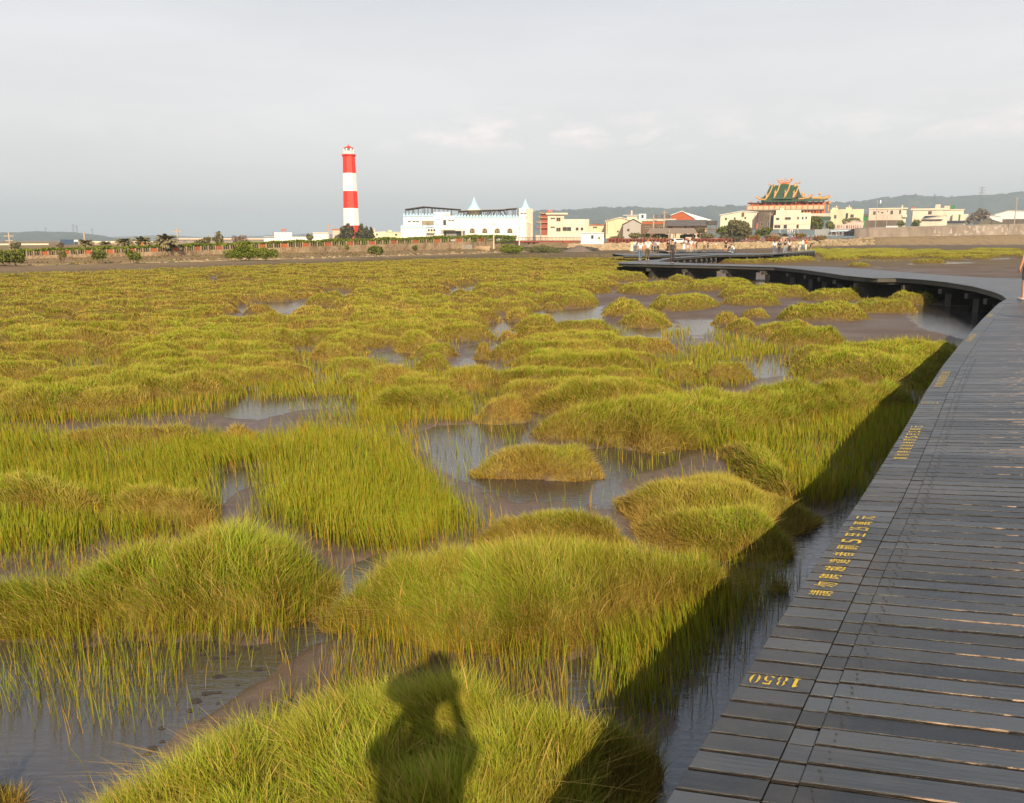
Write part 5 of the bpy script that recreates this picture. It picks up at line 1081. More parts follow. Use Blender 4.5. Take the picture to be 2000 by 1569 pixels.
def leafcloud(blobs, n, size, seed=0, flat=.5):
    """leaf clumps through several overlapping ellipsoids (x,y,z,rx,ry,rz)"""
    g = np.random.default_rng(seed); w = np.array([b[3]*b[4]*b[5] for b in blobs])**.7; w /= w.sum(); C = []
    for b, q in zip(blobs, w):
        k = max(6, int(n*q)); d = g.normal(size=(k,3)); d /= np.linalg.norm(d, axis=1)[:,None]; r = g.uniform(.35, 1.08, k)**.5
        C.append(np.array(b[:3])+d*r[:,None]*np.array(b[3:6])*(1+.18*np.sin(d[:,:1]*5+seed)))
    C = np.concatenate(C); n = len(C); a = g.normal(size=(n,3)); a /= np.linalg.norm(a, axis=1)[:,None]; b = np.cross(a, g.normal(size=(n,3))); b /= np.linalg.norm(b, axis=1)[:,None]
    s = size*g.uniform(.5, 1.4, n)[:,None]; V = np.stack([C-a*s, C-b*s*flat, C+a*s, C+b*s*flat], 1).reshape(-1,3)
    return V, np.arange(len(V)).reshape(-1,4), np.repeat(g.uniform(0,1,n), 4)
def plant(name, label, cat, u, vb, Y, blobs, n, size, m, trunk=None, group=None, pixels=True):
    """blobs in photo pixels around (u, vb): (du, dv_up, ru, rv[, depth])"""
    Y = FY(u, Y); p = atY(u, vb, Y); k = pix(Y); o = thing(name, label, cat, p, 0, group)
    B = [(b[0]*k, (random.uniform(-.3,.3))*b[2]*k, b[1]*k, b[2]*k, (b[4] if len(b) > 4 else b[2]*.8)*k, b[3]*k) for b in blobs]
    V, Q, r = leafcloud(B, n, size, int(u)); link('crown' if trunk else 'foliage', np_mesh(name, V, Q, None, m, {'rn':r}, False), o)
    if trunk:
        mb = MB()
        for (x0,z0,x1,z1,r0,r1) in trunk: mb.tube((x0*k,0,z0*k-(.3 if z0 == 0 else 0)),(x1*k,random.uniform(-.3,.3),z1*k), r0, r1, 6)
        mb.build('trunk', mat('bark', (.12,.085,.06), .9, .3, 3), o)
    else:
        mb = MB()
        for i in range(5): b = B[i%len(B)]; mb.tube((b[0]*.6, b[1], -.3),(b[0]+random.uniform(-.3,.3)*b[3], b[1], b[2]+b[5]*.5), .05, .02, 5)
        mb.build('stem', mat('bark', (.12,.085,.06), .9, .3, 3), o)
    return o
GB = 'bushes along the left shore'
plant('bush','big dense green bush at the far left end of the wall','bush',18,513,84,[(0,13,26,12),(-18,10,20,10),(16,9,14,10),(-40,10,22,11)],2600,.14,LF_G,group=GB)
plant('bush','thin straw coloured shrub before the wall near the far left','bush',117,508,88,[(0,12,6,7),(2,5,4,5)],260,.1,LF_O,group=GB)
plant('bush','small green bush right of the straw coloured shrub','bush',125,504,90,[(0,7,5,6)],260,.1,LF_G,group=GB)
plant('bush','rounded dark green bush leaning on the wall at left','bush',194,507,93,[(0,10,12,8),(6,9,8,7),(-7,5,7,5)],900,.12,LF_G,group=GB)
plant('bush','loose yellow green bush hanging over the wall at left','bush',260,510,94,[(0,12,13,8),(-8,17,8,6),(10,6,10,5)],700,.12,LF_Y,group=GB)
plant('bush','widest bright green bush spilling before the wall','bush',490,506,106,[(-30,10,20,10),(-8,13,22,12),(22,12,20,10),(44,11,12,9),(-12,21,14,7)],3800,.13,LF_V,group=GB)
plant('bush','round green bush at the foot of the wall below the lighthouse','bush',735,498,124,[(0,8,16,8),(-6,12,9,5)],1200,.13,LF_G,group=GB)
plant('bush','tiny green tuft growing on the wall below the lighthouse','bush',678,488,140,[(0,4.5,4.5,4.5)],260,.12,LF_G,group=GB)
plant('bush','small green bush on the wall face below the white hall','bush',811,489,150,[(0,4.5,5.5,5)],320,.14,LF_G,group=GB)
plant('bush','spreading green bush at the right end of the masonry wall','bush',998,494,158,[(0,6,22,7),(-6,11,12,6),(12,8,14,6)],1700,.16,LF_V,group=GB)
GP = 'palms behind the left fence'
def palm(u, vb, vt, ru, Y, label, seed):
    p = atY(u, vb, Y); k = pix(Y); o = thing('palm_tree', label, 'palm', p, 0, GP); rnd = random.Random(seed); H = (vb-vt)*k; hz = H*.55; Rr = ru*k
    mb = MB()
    for i in range(6): mb.tube((0,0,hz*i/6-.2),(0,0,hz*(i+1)/6-.2), .28-.02*i, .22-.015*i, 8)
    mb.build('trunk', mat('palm bark', (.16,.11,.07), .9, .3, 3), o)
    V = []; Q = []; rn = []
    for f in range(90):
        a = f*2.4+rnd.uniform(-.2,.2); el = rnd.uniform(-.35, 1.35); L = Rr*rnd.uniform(.85,1.15); pr = None; n = 9
        for i in range(n+1):
            s = i/n; r = L*s*math.cos(el*(1-.25*s)); z = hz-.2+L*(math.sin(el)*s*.8-.40*s*s*(.6+.4*math.cos(el)))
            q = Vector((r*math.cos(a), r*math.sin(a), z))
            if pr is not None:
                d = (q-pr).normalized(); sd = d.cross(Vector((0,0,1))).normalized()
                for sg in (-1,1):
                    for h_ in (.15,.4,.65,.9):
                        c = pr.lerp(q, h_); tip = c+sd*sg*L*.30*(1-.55*s)+d*L*.12-Vector((0,0,L*.07)); b = len(V); wd = d*L*.045
                        V += [c-wd, c+wd, tip]; Q.append((b,b+1,b+2)); rn += [rnd.random()]*3
            pr = q
    link('crown', np_mesh('crown', np.array(V), None, np.array(Q), LF_P, {'rn':rn}, False), o)
    if seed in (2,3):
        mb = MB()
        for i in range(7): mb.ball((rnd.uniform(-.5,.5),-.5,hz-.6+rnd.uniform(-.3,.3)), .22,.22,.35,6,4)
        mb.build('fruit_cluster', mat('dates', (.5,.16,.03)), o)
palm(168,486,463,16,118,'leftmost palm, behind the plain pole',1); palm(206,486,466,12,120,'smallest palm, second from left',4); palm(243,486,459,17,116,'third palm from left with a rounded crown',5); palm(279,487,456,19,112,'fourth palm from left with orange fruit',2); palm(325,485,453,24,114,'widest palm, rightmost of the five',3)
GT = 'trees behind the left fence'
plant('tree','small dark tree by the pole at far left','tree',30,488,150,[(0,7,9,6),(6,11,5,4)],350,.2,LF_O,[(0,0,0,8,.12,.06)],GT)
plant('tree','sparse bare looking shrub tree left of the palms','tree',119,486,130,[(0,6,7,5),(2,9,4,3)],200,.14,LF_B,[(0,0,-3,9,.08,.03),(0,0,4,10,.08,.03),(0,0,0,11,.08,.03)],GT)
plant('tree','thin leaning tree with tufted top right of the palms','tree',428,480,128,[(-1,22,6,5),(4,15,6,5),(-6,13,6,5),(0,8,9,5)],420,.17,LF_O,[(0,0,0,22,.12,.05)],GT)
plant('tree','low pale green tree between widest palm and tufted tree','tree',403,480,130,[(0,9,10,7),(-12,6,10,6),(6,13,5,5)],500,.17,LF_O,[(0,0,0,10,.12,.05)],GT)
plant('tree','brown nearly leafless tree right of the tufted tree','tree',468,479,140,[(0,9,16,7),(-8,13,8,5),(6,15,8,4)],520,.15,LF_B,[(0,0,-9,14,.12,.04),(0,0,2,18,.13,.04),(0,0,10,13,.1,.03)],GT)
plant('tree','dark feathery tree at the left foot of the lighthouse','tree',679,470,300,[(0,11,13,10),(-12,6,11,7),(-6,20,7,8),(8,18,6,8),(2,26,4,7)],1700,.5,LF_D,[(0,0,0,24,.3,.1)],GT)
plant('tree','dark feathery tree at the right foot of the lighthouse','tree',710,470,300,[(0,11,12,10),(-4,22,5,9),(6,18,5,8),(15,10,5,12),(-10,8,6,9)],1500,.5,LF_D,[(0,0,0,26,.3,.1)],GT)
plant('tree','slim dark conifer right of the lighthouse trees','tree',725,468,298,[(0,6,6,6),(0,13,4,6),(0,19,2,5)],500,.45,LF_D,[(0,0,0,20,.25,.08)],GT)
plant('tree','small tree at the left edge of the low white sheds','tree',605,472,270,[(0,8,7,5),(-3,12,3,3)],300,.4,LF_O,[(0,0,0,9,.2,.08)],GT)
GM = 'trees below the town'
plant('tree','big rounded grey green tree below the cream house','tree',1436,466,262,[(0,20,22,14),(-18,12,14,11),(17,12,14,11),(4,28,14,7),(-6,10,12,9)],4200,.42,LF_O,[(0,0,0,16,.4,.2),(0,4,-16,14,.25,.1),(0,4,15,14,.25,.1)],GM)
plant('tree','small dark palm like tree left of the rounded tree','tree',1407,468,258,[(0,19,6,5),(-3,15,5,4),(4,15,4,4)],420,.4,LF_G,[(0,0,0,17,.18,.1)],GM)
plant('tree','bright green tree right of the rounded tree','tree',1493,464,270,[(0,11,9,7),(-9,8,10,6),(7,14,6,5)],900,.38,LF_Y,[(0,0,0,12,.2,.1)],GM)
plant('tree','dark green tree in front of the temple balcony','tree',1588,449,345,[(0,14,14,11),(-9,9,10,7),(11,10,9,8),(4,20,8,6)],2200,.5,LF_G,[(0,0,0,14,.35,.15)],GM)
plant('tree','dark green bush tree beside the yellow house','tree',1620,448,350,[(0,8,7,7),(4,5,6,5)],600,.45,LF_G,[(0,0,0,8,.2,.1)],GM)
plant('tree','round topped green tree before the yellow house','tree',1664,440,418,[(0,8,16,6),(-8,5,9,5)],900,.5,LF_G,[(0,0,0,8,.2,.1)],GM)
plant('tree','small tree by the dark compound wall','tree',1758,442,402,[(0,5,6,4),(5,4,5,3)],320,.45,LF_G,[(0,0,0,6,.15,.1)],GM)
plant('tree','dark bushy tree left of the dark tiled house','tree',1789,444,402,[(0,8,7,6),(-5,5,5,5)],600,.5,LF_G,[(0,0,0,8,.2,.1)],GM)
plant('tree','tall brown bare tree above the sea wall','tree',1914,440,436,[(0,22,11,9),(-10,16,9,8),(10,18,9,8),(-18,10,7,8),(14,8,7,6)],1100,.55,LF_B,[(0,0,0,26,.3,.1),(0,10,-10,24,.2,.08),(0,10,11,22,.2,.08)],GM)
plant('tree','dark green tree behind the white gabled shed','tree',1886,442,445,[(0,8,7,6)],300,.5,LF_G,[(0,0,0,8,.2,.1)],GM)
for u, lab in ((1532,'little tree by the white robed group'),(1519,'thin little tree left of the white post')): plant('tree',lab,'tree',u,470,240,[(0,10,5,4),(3,7,4,4)],260,.35,LF_D,[(0,0,0,10,.12,.08)],GM)
for u, v, w, m, lab in ((1240,462,13,LF_O,'low bush row left of the pavilion'),(1262,462,7,LF_O,'narrow olive bush at the pavilion end'),(1290,464,17,LF_V,'bright green hedge bush behind the left half of the pavilion'),(1344,464,15,LF_V,'bright green hedge bush behind the right half of the pavilion'),(1378,463,18,LF_O,'olive bush right of the pavilion'),(1206,468,14,LF_O,'olive bush on the slope below the yellow barn'),(1560,462,14,LF_OR,'orange leaved bush row by the red railing'),(1600,466,12,LF_OR,'orange green clipped hedge at the end of the red railing'),(1470,466,16,LF_OR,'yellow orange bush below the rounded tree'),(1506,467,12,LF_OR,'yellow orange bush by the thatched hut'),(1425,468,22,LF_D,'dark clipped hedge behind the railing walkers'),(1368,452,8,LF_O,'olive bush at the veranda end')):
    plant('bush', lab, 'bush', u, v+4, 246, [(0,5,w,5),(-w*.5,6,w*.5,4),(w*.5,6,w*.5,4)], int(w*45), .3, m, group='bushes of the shore garden')
# masonry wall with railing posts, brick panels and creeper
WT = [(50,506,500,491),(300,500,492,484),(600,494,482,473),(760,491,477,469),(920,486,472,464),(966,485,471.5,463.5)]
def wallp(u): 
    sy, dw, hb, hl = shore(u); Y = float(sy+dw); vb, vt, vp = (float(np.interp(u, [w[0] for w in WT], [w[i] for w in WT])) for i in (1,2,3))
    return atY(u, vb, Y), atY(u, vt, Y).z, atY(u, vp, Y).z
sw = thing('masonry_wall', 'long tan masonry wall with short posts and orange brick panels along the left shore', 'wall')
m, t_ = newmat('tan masonry'); pos = t_.n('ShaderNodeNewGeometry').outputs['Position']; n1 = t_.noise(.5,5,pos); n2 = t_.noise(3,5,pos)
b = principled(t_, t_.ramp(t_.math('ADD', t_.math('MULTIPLY',n1,.5), t_.math('MULTIPLY',n2,.5)), [(.3,(.12,.075,.04)),(.45,(.30,.20,.11)),(.55,(.44,.32,.19)),(.75,(.5,.38,.24))]), .9)
bp = t_.n('ShaderNodeBump', Strength=.8, Distance=.15); t_.l(n2, bp.inputs['Height']); t_.l(bp.outputs[0], b.inputs['Normal']); M_mas = m
us = np.linspace(50, 966, 120); mb = MB(); cop = MB()
for u0, u1 in zip(us[:-1], us[1:]):
    a, za, pa = wallp(u0); c_, zc, pc = wallp(u1); j = random.uniform(-.04,.04)
    V = [(a.x,a.y,-.2),(c_.x,c_.y,-.2),(c_.x,c_.y,zc),(a.x,a.y,za),(a.x,a.y+.6,-.2),(c_.x,c_.y+.6,-.2),(c_.x,c_.y+.6,zc),(a.x,a.y+.6,za)]
    mb.add(V, [(0,1,2,3),(3,2,6,7),(5,4,7,6)])
mb.build('wall_base', M_mas, sw)
M_post = mat('weathered post', (.30,.22,.15), .9, .3, 2); u = 52; i = 0; posts_u = []
while u < 966:
    p, zt, zp = wallp(u); posts_u.append(u); mb = MB(); k = pix(p.y); mb.box(p.x-1.25*k, p.x+1.25*k, p.y+.08, p.y+.5, zt-.05, zp); mb.build('post', M_post, sw); u += 14.2; i += 1
i = 0
while i < len(posts_u)-1:
    if i >= 2 and i%3 == 2:
        (a, za, pa), (c_, zc, pc) = wallp(posts_u[i]+1.6), wallp(posts_u[i+1]-1.6); mb = MB(); zt_ = za+(pa-za)*.85
        mb.add([(a.x,a.y+.2,za),(c_.x,c_.y+.2,zc),(c_.x,c_.y+.2,zt_),(a.x,a.y+.2,zt_),(a.x,a.y+.4,za),(c_.x,c_.y+.4,zc),(c_.x,c_.y+.4,zt_),(a.x,a.y+.4,zt_)], [(0,1,2,3),(3,2,6,7),(5,4,7,6)]); mb.build('brick_panel', M_brick, sw)
    else:
        mb = MB()
        for q in (.33,.66):
            uu = posts_u[i]+14.2*q; p, zt, zp = wallp(uu); k = pix(p.y); mb.box(p.x-.5*k, p.x+.5*k, p.y+.2, p.y+.32, zt-.03, zt+(zp-zt)*.85)
        mb.build('baluster', M_post, sw)
    i += 1
# buttress and steps of the wall's right end
p, zt, zp = wallp(912); mb = MB(); k = pix(p.y-1.5)
mb.prism([(p.x-13*k,-.2),(p.x+13*k,-.2),(p.x+11*k,zt*.72),(p.x-9*k,zt*.72)], p.y-2.2, p.y-.03); mb.build('buttress', M_greyc, sw)
mb = MB()
for i in range(4): mb.box(p.x+14*k, p.x+46*k, p.y-2.2+.5*i, p.y-.04, -.2, .45+.3*i)
mb.build('steps', M_mas, sw)
B = []
for u in np.linspace(30, 1005, 230):
    p, zt, zp = wallp(min(u, 966)); p = Vector((p.x if u < 966 else p.x+(u-966)*pix(p.y), p.y, p.z)); k = pix(p.y); vv = 1+.8*math.sin(u*.09)*math.sin(u*.023); gap = u < 960
    B.append((p.x, p.y+1.5, zp-.05+vv*1.2*k, 5*k, .8, (2.6+vv)*k))
    if random.random() < .85: B.append((p.x, p.y+1.3, zt+.25, 3.6*k, .5, (zp-zt)*.55))
V, Q, r = leafcloud(B, 32000, .19, 5)
hd = link('creeper_hedge', np_mesh('creeper_hedge', V, Q, None, LF_V, {'rn':r}, False)); tag(hd, 'long green creeper hedge growing through the posts of the tan masonry wall', 'hedge')
# footbridge with railing
q0, q1 = atY(1012,474,200), atY(1136,472,206); fb = thing('footbridge', 'rusty footbridge with dark railing between the white hall and the white cabin', 'bridge', q0, math.atan2(q1.y-q0.y, q1.x-q0.x)); L = (q1-q0).length
zr = lambda v: (474-v)*pix(202)
mb = MB(); mb.box(0,L,0,2.4,zr(473.5),zr(471)); mb.build('deck_beam', M_rail, fb); mb = MB(); mb.box(0,L,-.1,0,zr(464.6),zr(463.9)); mb.box(0,L,-.1,0,zr(470.8),zr(470.2))
mb.build('handrail', M_steel, fb)
mb = MB()
for i in range(46): x = L*i/45; mb.box(x-.05,x+.05,-.09,-.02,zr(471),zr(463.9))
mb.build('balusters', M_wood, fb); mb = MB()
for x in (L*.12,L*.2,L*.28): mb.prism([(x,zr(473.5)),(x+1,zr(473.5)),(x+.2,zr(477)),(x-.3,zr(477))],.3,1.8)
mb.prism([(0,zr(473.4)),(1.2,zr(473.4)),(3.2,zr(480)),(0,zr(482))],.2,2.2); mb.build('pier', M_dkwall, fb)
mb = MB(); mb.box(L*.69,L*.8,-.4,-.12,zr(475.5),zr(470.3)); mb.build('sign_board', M_reddk, fb)
# grassy knoll and gravel heap
def heap(name, label, cat, u, vb, Y, ru, hv, m, seed, kind=None, skew=0):
    p = atY(u, vb, Y); k = pix(Y); n, q = 26, 9; P = []
    for j in range(q):
        f = j/(q-1)
        for i in range(n):
            a = 2*math.pi*i/n; r = (1-f)*(1+.12*math.sin(3*a+seed)+.06*math.sin(7*a)); z = hv*k*(1-(1-f)**1.6)
            P.append((p.x+ru*k*(r*math.cos(a)+skew*f), p.y+ru*k*.7*r*math.sin(a), p.z-.3+z*(1+.08*math.sin(5*a+j))))
    mb = MB(); mb.add(P, [(j*n+i, j*n+(i+1)%n, (j+1)*n+(i+1)%n, (j+1)*n+i) for j in range(q-1) for i in range(n)], True); o = mb.build(name, m); return tag(o, label, cat, None, kind)
heap('gravel_heap','dark grey gravel heap before the white cabin','heap',1125,492,188,32,13,mat('gravel', (.17,.13,.105), .95, .35, 3, bump=.6),1,None,.25)
kn = atY(1062,494,180); k = pix(180); V, Q, r = leafcloud([(kn.x-14*k,kn.y,kn.z+6*k,24*k,2.5,6.5*k),(kn.x+16*k,kn.y,kn.z+4*k,22*k,2.5,6*k),(kn.x,kn.y+1,kn.z+9*k,20*k,2,5*k)], 5200, .16, 8, .3)
tag(link('grassy_knoll', np_mesh('grassy_knoll', V, Q, None, leaf_mat('weeds', (.09,.09,.03), (.17,.18,.055), (.27,.26,.11)), {'rn':r}, False)), 'green weedy knoll under the footbridge', 'knoll')
# stone revetment: too many stones to count
def stones(name, u0, u1, n, seed, f0, f1, m, smin, smax, cover=lambda u: 1):
    g = random.Random(seed); mb = MB()
    for _ in range(n):
        u = g.uniform(u0, u1); sy, dw, hb, hl = shore(u)
        if g.random() > cover(u): continue
        Y = float(sy+dw*g.uniform(f0, f1)); x = (u-1000)/F*Y*CT; z = float(land_h(np.array([x]), np.array([Y]))[0][0]); s = g.uniform(smin, smax)*(Y/190)**.7
        P = []
        for j in range(4):
            for i in range(6): a = 1.05*i+j*.5; r = s*(.5,1,.9,.35)[j]*g.uniform(.7,1.2); P.append((x+r*math.cos(a)*1.3, Y+r*math.sin(a), z+s*(-.4,.0,.5,.8)[j]*g.uniform(.8,1.2)))
        mb.add(P, [(j*6+i, j*6+(i+1)%6, (j+1)*6+(i+1)%6, (j+1)*6+i) for j in range(3) for i in range(6)]+[(18,19,20,21,22,23)])
    o = mb.build(name, m); return tag(o, None, None, None, 'stuff')
M_stone = mat('tan rubble stone', (.42,.31,.18), .9, .5, .8, dirt=(.2,.13,.07))
stones('revetment_stones', 1112, 1640, 2600, 4, .15, 1.02, M_stone, .22, .62, lambda u: 1 if u < 1430 else .75)
stones('scattered_stones', 300, 1000, 220, 5, -.15, .35, M_stone, .1, .3); stones('scattered_stones', 1640, 1705, 160, 6, .1, .8, M_stone, .3, .6)
def turf(name, u0, u1, n, seed, f0, f1, m, size, cover=lambda u, f: 1):
    g = random.Random(seed); B = []
    for _ in range(n):
        u = g.uniform(u0, u1); f = g.uniform(f0, f1)
        if g.random() > cover(u, f): continue
        sy, dw, hb, hl = shore(u); Y = float(sy+dw*f); x = (u-1000)/F*Y*CT; z = float(land_h(np.array([x]), np.array([Y]))[0][0]); s = size*g.uniform(.5,1.3)*(Y/150)**.6; B.append((x,Y,z+s*.1,s*1.8,s,s*.35))
    V, Q, r = leafcloud(B, n*9, size*.28, seed, .3); return tag(link(name, np_mesh(name, V, Q, None, m, {'rn':r}, False)), None, None, None, 'stuff')
turf('bank_grass', -50, 1000, 420, 9, .1, .95, leaf_mat('dry bank grass', (.10,.06,.035), (.2,.125,.07), (.28,.2,.09)), .6); turf('bank_grass', 100, 1000, 200, 10, -.1, .9, LF_Y, .45, lambda u, f: .5+.5*math.sin(u*.05))
turf('slope_grass', 1330, 1720, 420, 12, .1, .9, LF_Y, .8, lambda u, f: 1 if u > 1600 else .45); turf('slope_grass', 1690, 2100, 300, 13, .5, 1, leaf_mat('weeds', (.09,.09,.03), (.17,.18,.055), (.27,.26,.11)), .45)
turf('slope_grass', 1160, 1240, 60, 14, .4, 1, LF_Y, .6)
# red railing along the shore walk
rl = thing('railing', 'long red brown railing along the shore promenade below the temple', 'railing')
prev = None; mb = MB(); bars = MB(); k = 0
for u in np.linspace(1188, 1608, 64):
    sy, dw, hb, hl = shore(u); Y = float(sy+dw+3); b = atY(u, 475-(u-1400)*.0135 if u > 1400 else 475, Y); zt = atY(u, 466.2-(u-1400)*.012 if u > 1400 else 466.2, Y).z; zb = float(land_h(np.array([b.x]), np.array([b.y]))[0][0])
    mb.box(b.x-.1,b.x+.1,Y-.1,Y+.1,zb-.1,zt+.1)
    if prev is not None:
        for f in (.35,.68,.96):
            bars.tube((prev[0],prev[1],prev[2]+(prev[3]-prev[2])*f),(b.x,Y,zb+(zt-zb)*f),.07,n=4)
    prev = (b.x, Y, zb, zt)
mb.build('posts', M_rail, rl); bars.build('rails', M_rail, rl)
hb_ = []
for u in np.linspace(1190, 1410, 90):
    sy, dw, _, _ = shore(u); Y = float(sy+dw+4.2); p = atY(u, 470.5, Y); hb_.append((p.x,Y,p.z,2.4*pix(Y),.5,3*pix(Y)))
V, Q, r = leafcloud(hb_, 3600, .22, 31); tag(link('hedge', np_mesh('hedge', V, Q, None, leaf_mat('red brown hedge', (.09,.035,.018), (.17,.07,.03), (.22,.13,.04)), {'rn':r}, False)), 'low red brown clipped hedge behind the left part of the railing', 'hedge')
# sea wall on the right
sea = thing('sea_wall', 'long grey brown sloping sea wall at right with pale worn patches', 'wall')
m, t_ = newmat('worn sea wall'); pos = t_.n('ShaderNodeNewGeometry').outputs['Position']; n1 = t_.noise(.12,5,t_.mapv(pos,(1,1,.5))); n2 = t_.noise(.35,6,pos,.7); sp = t_.n('ShaderNodeSeparateXYZ'); t_.l(pos, sp.inputs[0])
base = t_.ramp(n1, [(.35,(.20,.15,.11)),(.65,(.34,.265,.20))]); patch = t_.math('MULTIPLY', t_.math('GREATER_THAN', n2, .56), t_.math('GREATER_THAN', sp.outputs[0], 233))
principled(t_, t_.mix(patch, base, (.44,.375,.315)), .9); P0 = []
us = np.linspace(1669, 2500, 90); prm = MB(); mb = MB(); cp = MB(); prev = None
for u in us:
    vt = np.interp(u, [1600,1669,1800,2000,2500],[447.4,446.5,443,438,432]); vb = np.interp(u,[1669,1800,2000,2500],[462,460,455.5,452]); sy, dw, hb2, hl2 = shore(u); Y = float(sy+dw)
    b = atY(u, vb+1.5, Y-.4); b.z = 2.2; t = atY(u, vt, Y+1.6); c = (b, t)
    if prev:
        b0, t0 = prev; prm.add([(t0.x,t0.y+.6,t0.z+.02),(t.x,t.y+.6,t.z+.02),(t.x,t.y+14,t.z+.02),(t0.x,t0.y+14,t0.z+.02)],[(0,1,2,3)]); mb.add([b0,b,t,t0,(t0.x,t0.y+1,t0.z),(t.x,t.y+1,t.z)], [(0,1,2,3),(3,2,5,4)])
        z = lambda p, d: (p.x,p.y,p.z+d); cp.add([(t0.x,t0.y-.15,t0.z-.25),(t.x,t.y-.15,t.z-.25),(t.x,t.y-.15,t.z+.3),(t0.x,t0.y-.15,t0.z+.3),(t.x,t.y+.5,t.z+.3),(t0.x,t0.y+.5,t0.z+.3)], [(0,1,2,3),(3,2,4,5)])
    prev = c
mb.build('slope', m, sea); prm.build('promenade', M_greyc, sea); cp.build('coping', M_greyc, sea)
# pumps, thatched hut, parked cars, parasol
hut = Fr('thatched_hut','low hut with shaggy brown thatch behind the railing','hut',1509,470,238); mb = MB(); x0,x1 = hut.x(1490),hut.x(1527)
mb.lathe(((x0+x1)/2,2,hut.z(464)), [((x1-x0)/2,0),((x1-x0)*.42,4*hut.k),((x1-x0)*.25,7.5*hut.k),(.4,9*hut.k)], 14, False); mb.build('roof', mat('thatch', (.2,.15,.1), .95, .4, 2, streak=True), hut.o); hut.part('wall', M_wood, [(1494,1523,464,471,1,4)])
kio = house('kiosk','small peach kiosk beside the white post behind the railing','kiosk',1529,472,240,[('wall',M_pink,[(1523.5,1537,464.5,472,0,2.5)]),('roof',M_pale,[(1522.5,1539,463.2,464.5,-.4,2.8)])])
def car(u, v, Y, c, lab, rz):
    p = atY(u, v, Y); o = thing('parked_car', lab, 'car', p, rz, 'cars parked near the pavilion'); mb = MB()
    prof = [(-2.1,.35),(2.1,.35),(2.15,.75),(1.3,.9),(.7,1.38),(-1.1,1.42),(-1.9,.95),(-2.15,.8)]; mb.prism(prof, -.85, .85); mb.build('body', c, o)
    mb = MB(); mb.prism([(1.1,.92),(.62,1.3),(-1.0,1.33),(-1.6,.95)], -.87, .87); mb.build('window', M_glass, o)
    for x in (-1.35,1.35):
        for s in (-1,1): mb = MB(); mb.tube((x,s*.88,.32),(x,s*.66,.32),.32,n=12); mb.build('wheel', M_steel, o)
q_ = lambda u: float(shore(u)[0]+shore(u)[1])
car(1325,476.5,222,M_white,'white car parked in front of the pavilion beside the yellow parasol',.3)
M_yel = mat('yellow cloth', (.8,.42,.02), .7, .05); p = atY(1324,474,223); k = pix(223); o = thing('parasol','small bright yellow parasol in front of the pavilion','parasol',p); mb = MB(); mb.lathe((0,0,7.5*k), [(3*k,0),(2.4*k,1.8*k),(1.2*k,2.8*k),(.05,3.2*k)], 10); mb.build('canopy', M_yel, o); mb = MB(); mb.tube((0,0,-.3),(0,0,9*k),.03,n=6); mb.build('pole', M_steel, o)
o = thing('parked_scooters','cluster of white scooters parked on the sea wall','scooters',atY(1742,445,404)); 
for i in range(5):
    x = i*1.1-2.2; mb = MB(); mb.prism([(x-.5,.35),(x+.3,.35),(x+.55,1.0),(x+.4,1.05),(x+.15,.6),(x-.1,.6),(x-.15,.8),(x-.6,.75)], 0, .3); mb.tube((x-.4,.02,.25),(x-.4,.28,.25),.25,n=8); mb.tube((x+.45,.02,.25),(x+.45,.28,.25),.25,n=8); mb.build('scooter', M_white, o)
# crowd on the shore: built once per outfit, copied
GC = 'people walking along the red railing'
proto = {}
for nm, kw in dict(white=dict(top=WHITE, legs=GREY), whitejean=dict(top=WHITE, legs=JEAN, hairlen='mid'), pink=dict(top=(.65,.3,.25), legs=KHAKI), orange=dict(top=ORANGE, legs=BLACK), dark=dict(top=(.14,.03,.03), legs=BLACK), blue=dict(top=(.07,.11,.34), legs=NAVY), lblue=dict(top=(.42,.56,.8), legs=(.3,.06,.04)), yellow=dict(top=(.8,.5,.04), legs=NAVY), robe=dict(top=(.8,.8,.82), legs=(.7,.7,.74), sleeve='long'), cap=dict(top=WHITE, legs=CREAM, hat=('brim',WHITE))).items(): proto[nm] = kw
DESC = dict(white='person in white top and grey trousers', whitejean='person in white top and blue jeans', pink='person in pink top', orange='person in orange top', dark='person in dark red top', blue='person in dark blue', lblue='person in pale blue top', yellow='person in yellow top', robe='person in white robe', cap='person in white with white brimmed hat')
made = {}
def crowd(nm, u, v, Y, where, group, h=1.0):
    p = atY(u, v, FY(u, Y)); key = nm
    if key not in made: made[key] = make_person('x', p, random.uniform(-3,3), step=.1, **proto[nm]); o = made[key]
    else: o = copy_tree(made[key])
    o.location = p; o.rotation_euler.z = random.uniform(-3,3); o.scale = (h,)*3; o['label'] = DESC[nm]+' '+where; o['group'] = group; return o
def rail_y(u): sy, dw, _, _ = shore(u); return float(sy+dw+4.5)
gcr = random.Random(5)
for u, nm in [(1392,'pink'),(1398,'orange'),(1404,'pink'),(1411,'dark'),(1417,'orange'),(1423,'dark'),(1428,'white'),(1433,'white'),(1438,'pink'),(1443,'dark'),(1447,'white'),(1452,'pink'),(1457,'white'),(1463,'dark'),(1476,'dark'),(1484,'yellow'),(1491,'pink'),(1498,'dark'),(1504,'dark'),(1511,'dark'),(1517,'dark'),(1525,'pink'),(1533,'dark'),(1543,'orange'),(1580,'dark'),(1590,'dark')]:
    Y = rail_y(u); x = (u-1000)/F*Y*CT; zg = float(land_h(np.array([x]), np.array([Y]))[0][0]); o = crowd(nm, u, 474.5, Y, 'walking behind the red railing below the temple', GC, gcr.uniform(.9,1.12)); o.location.z = zg
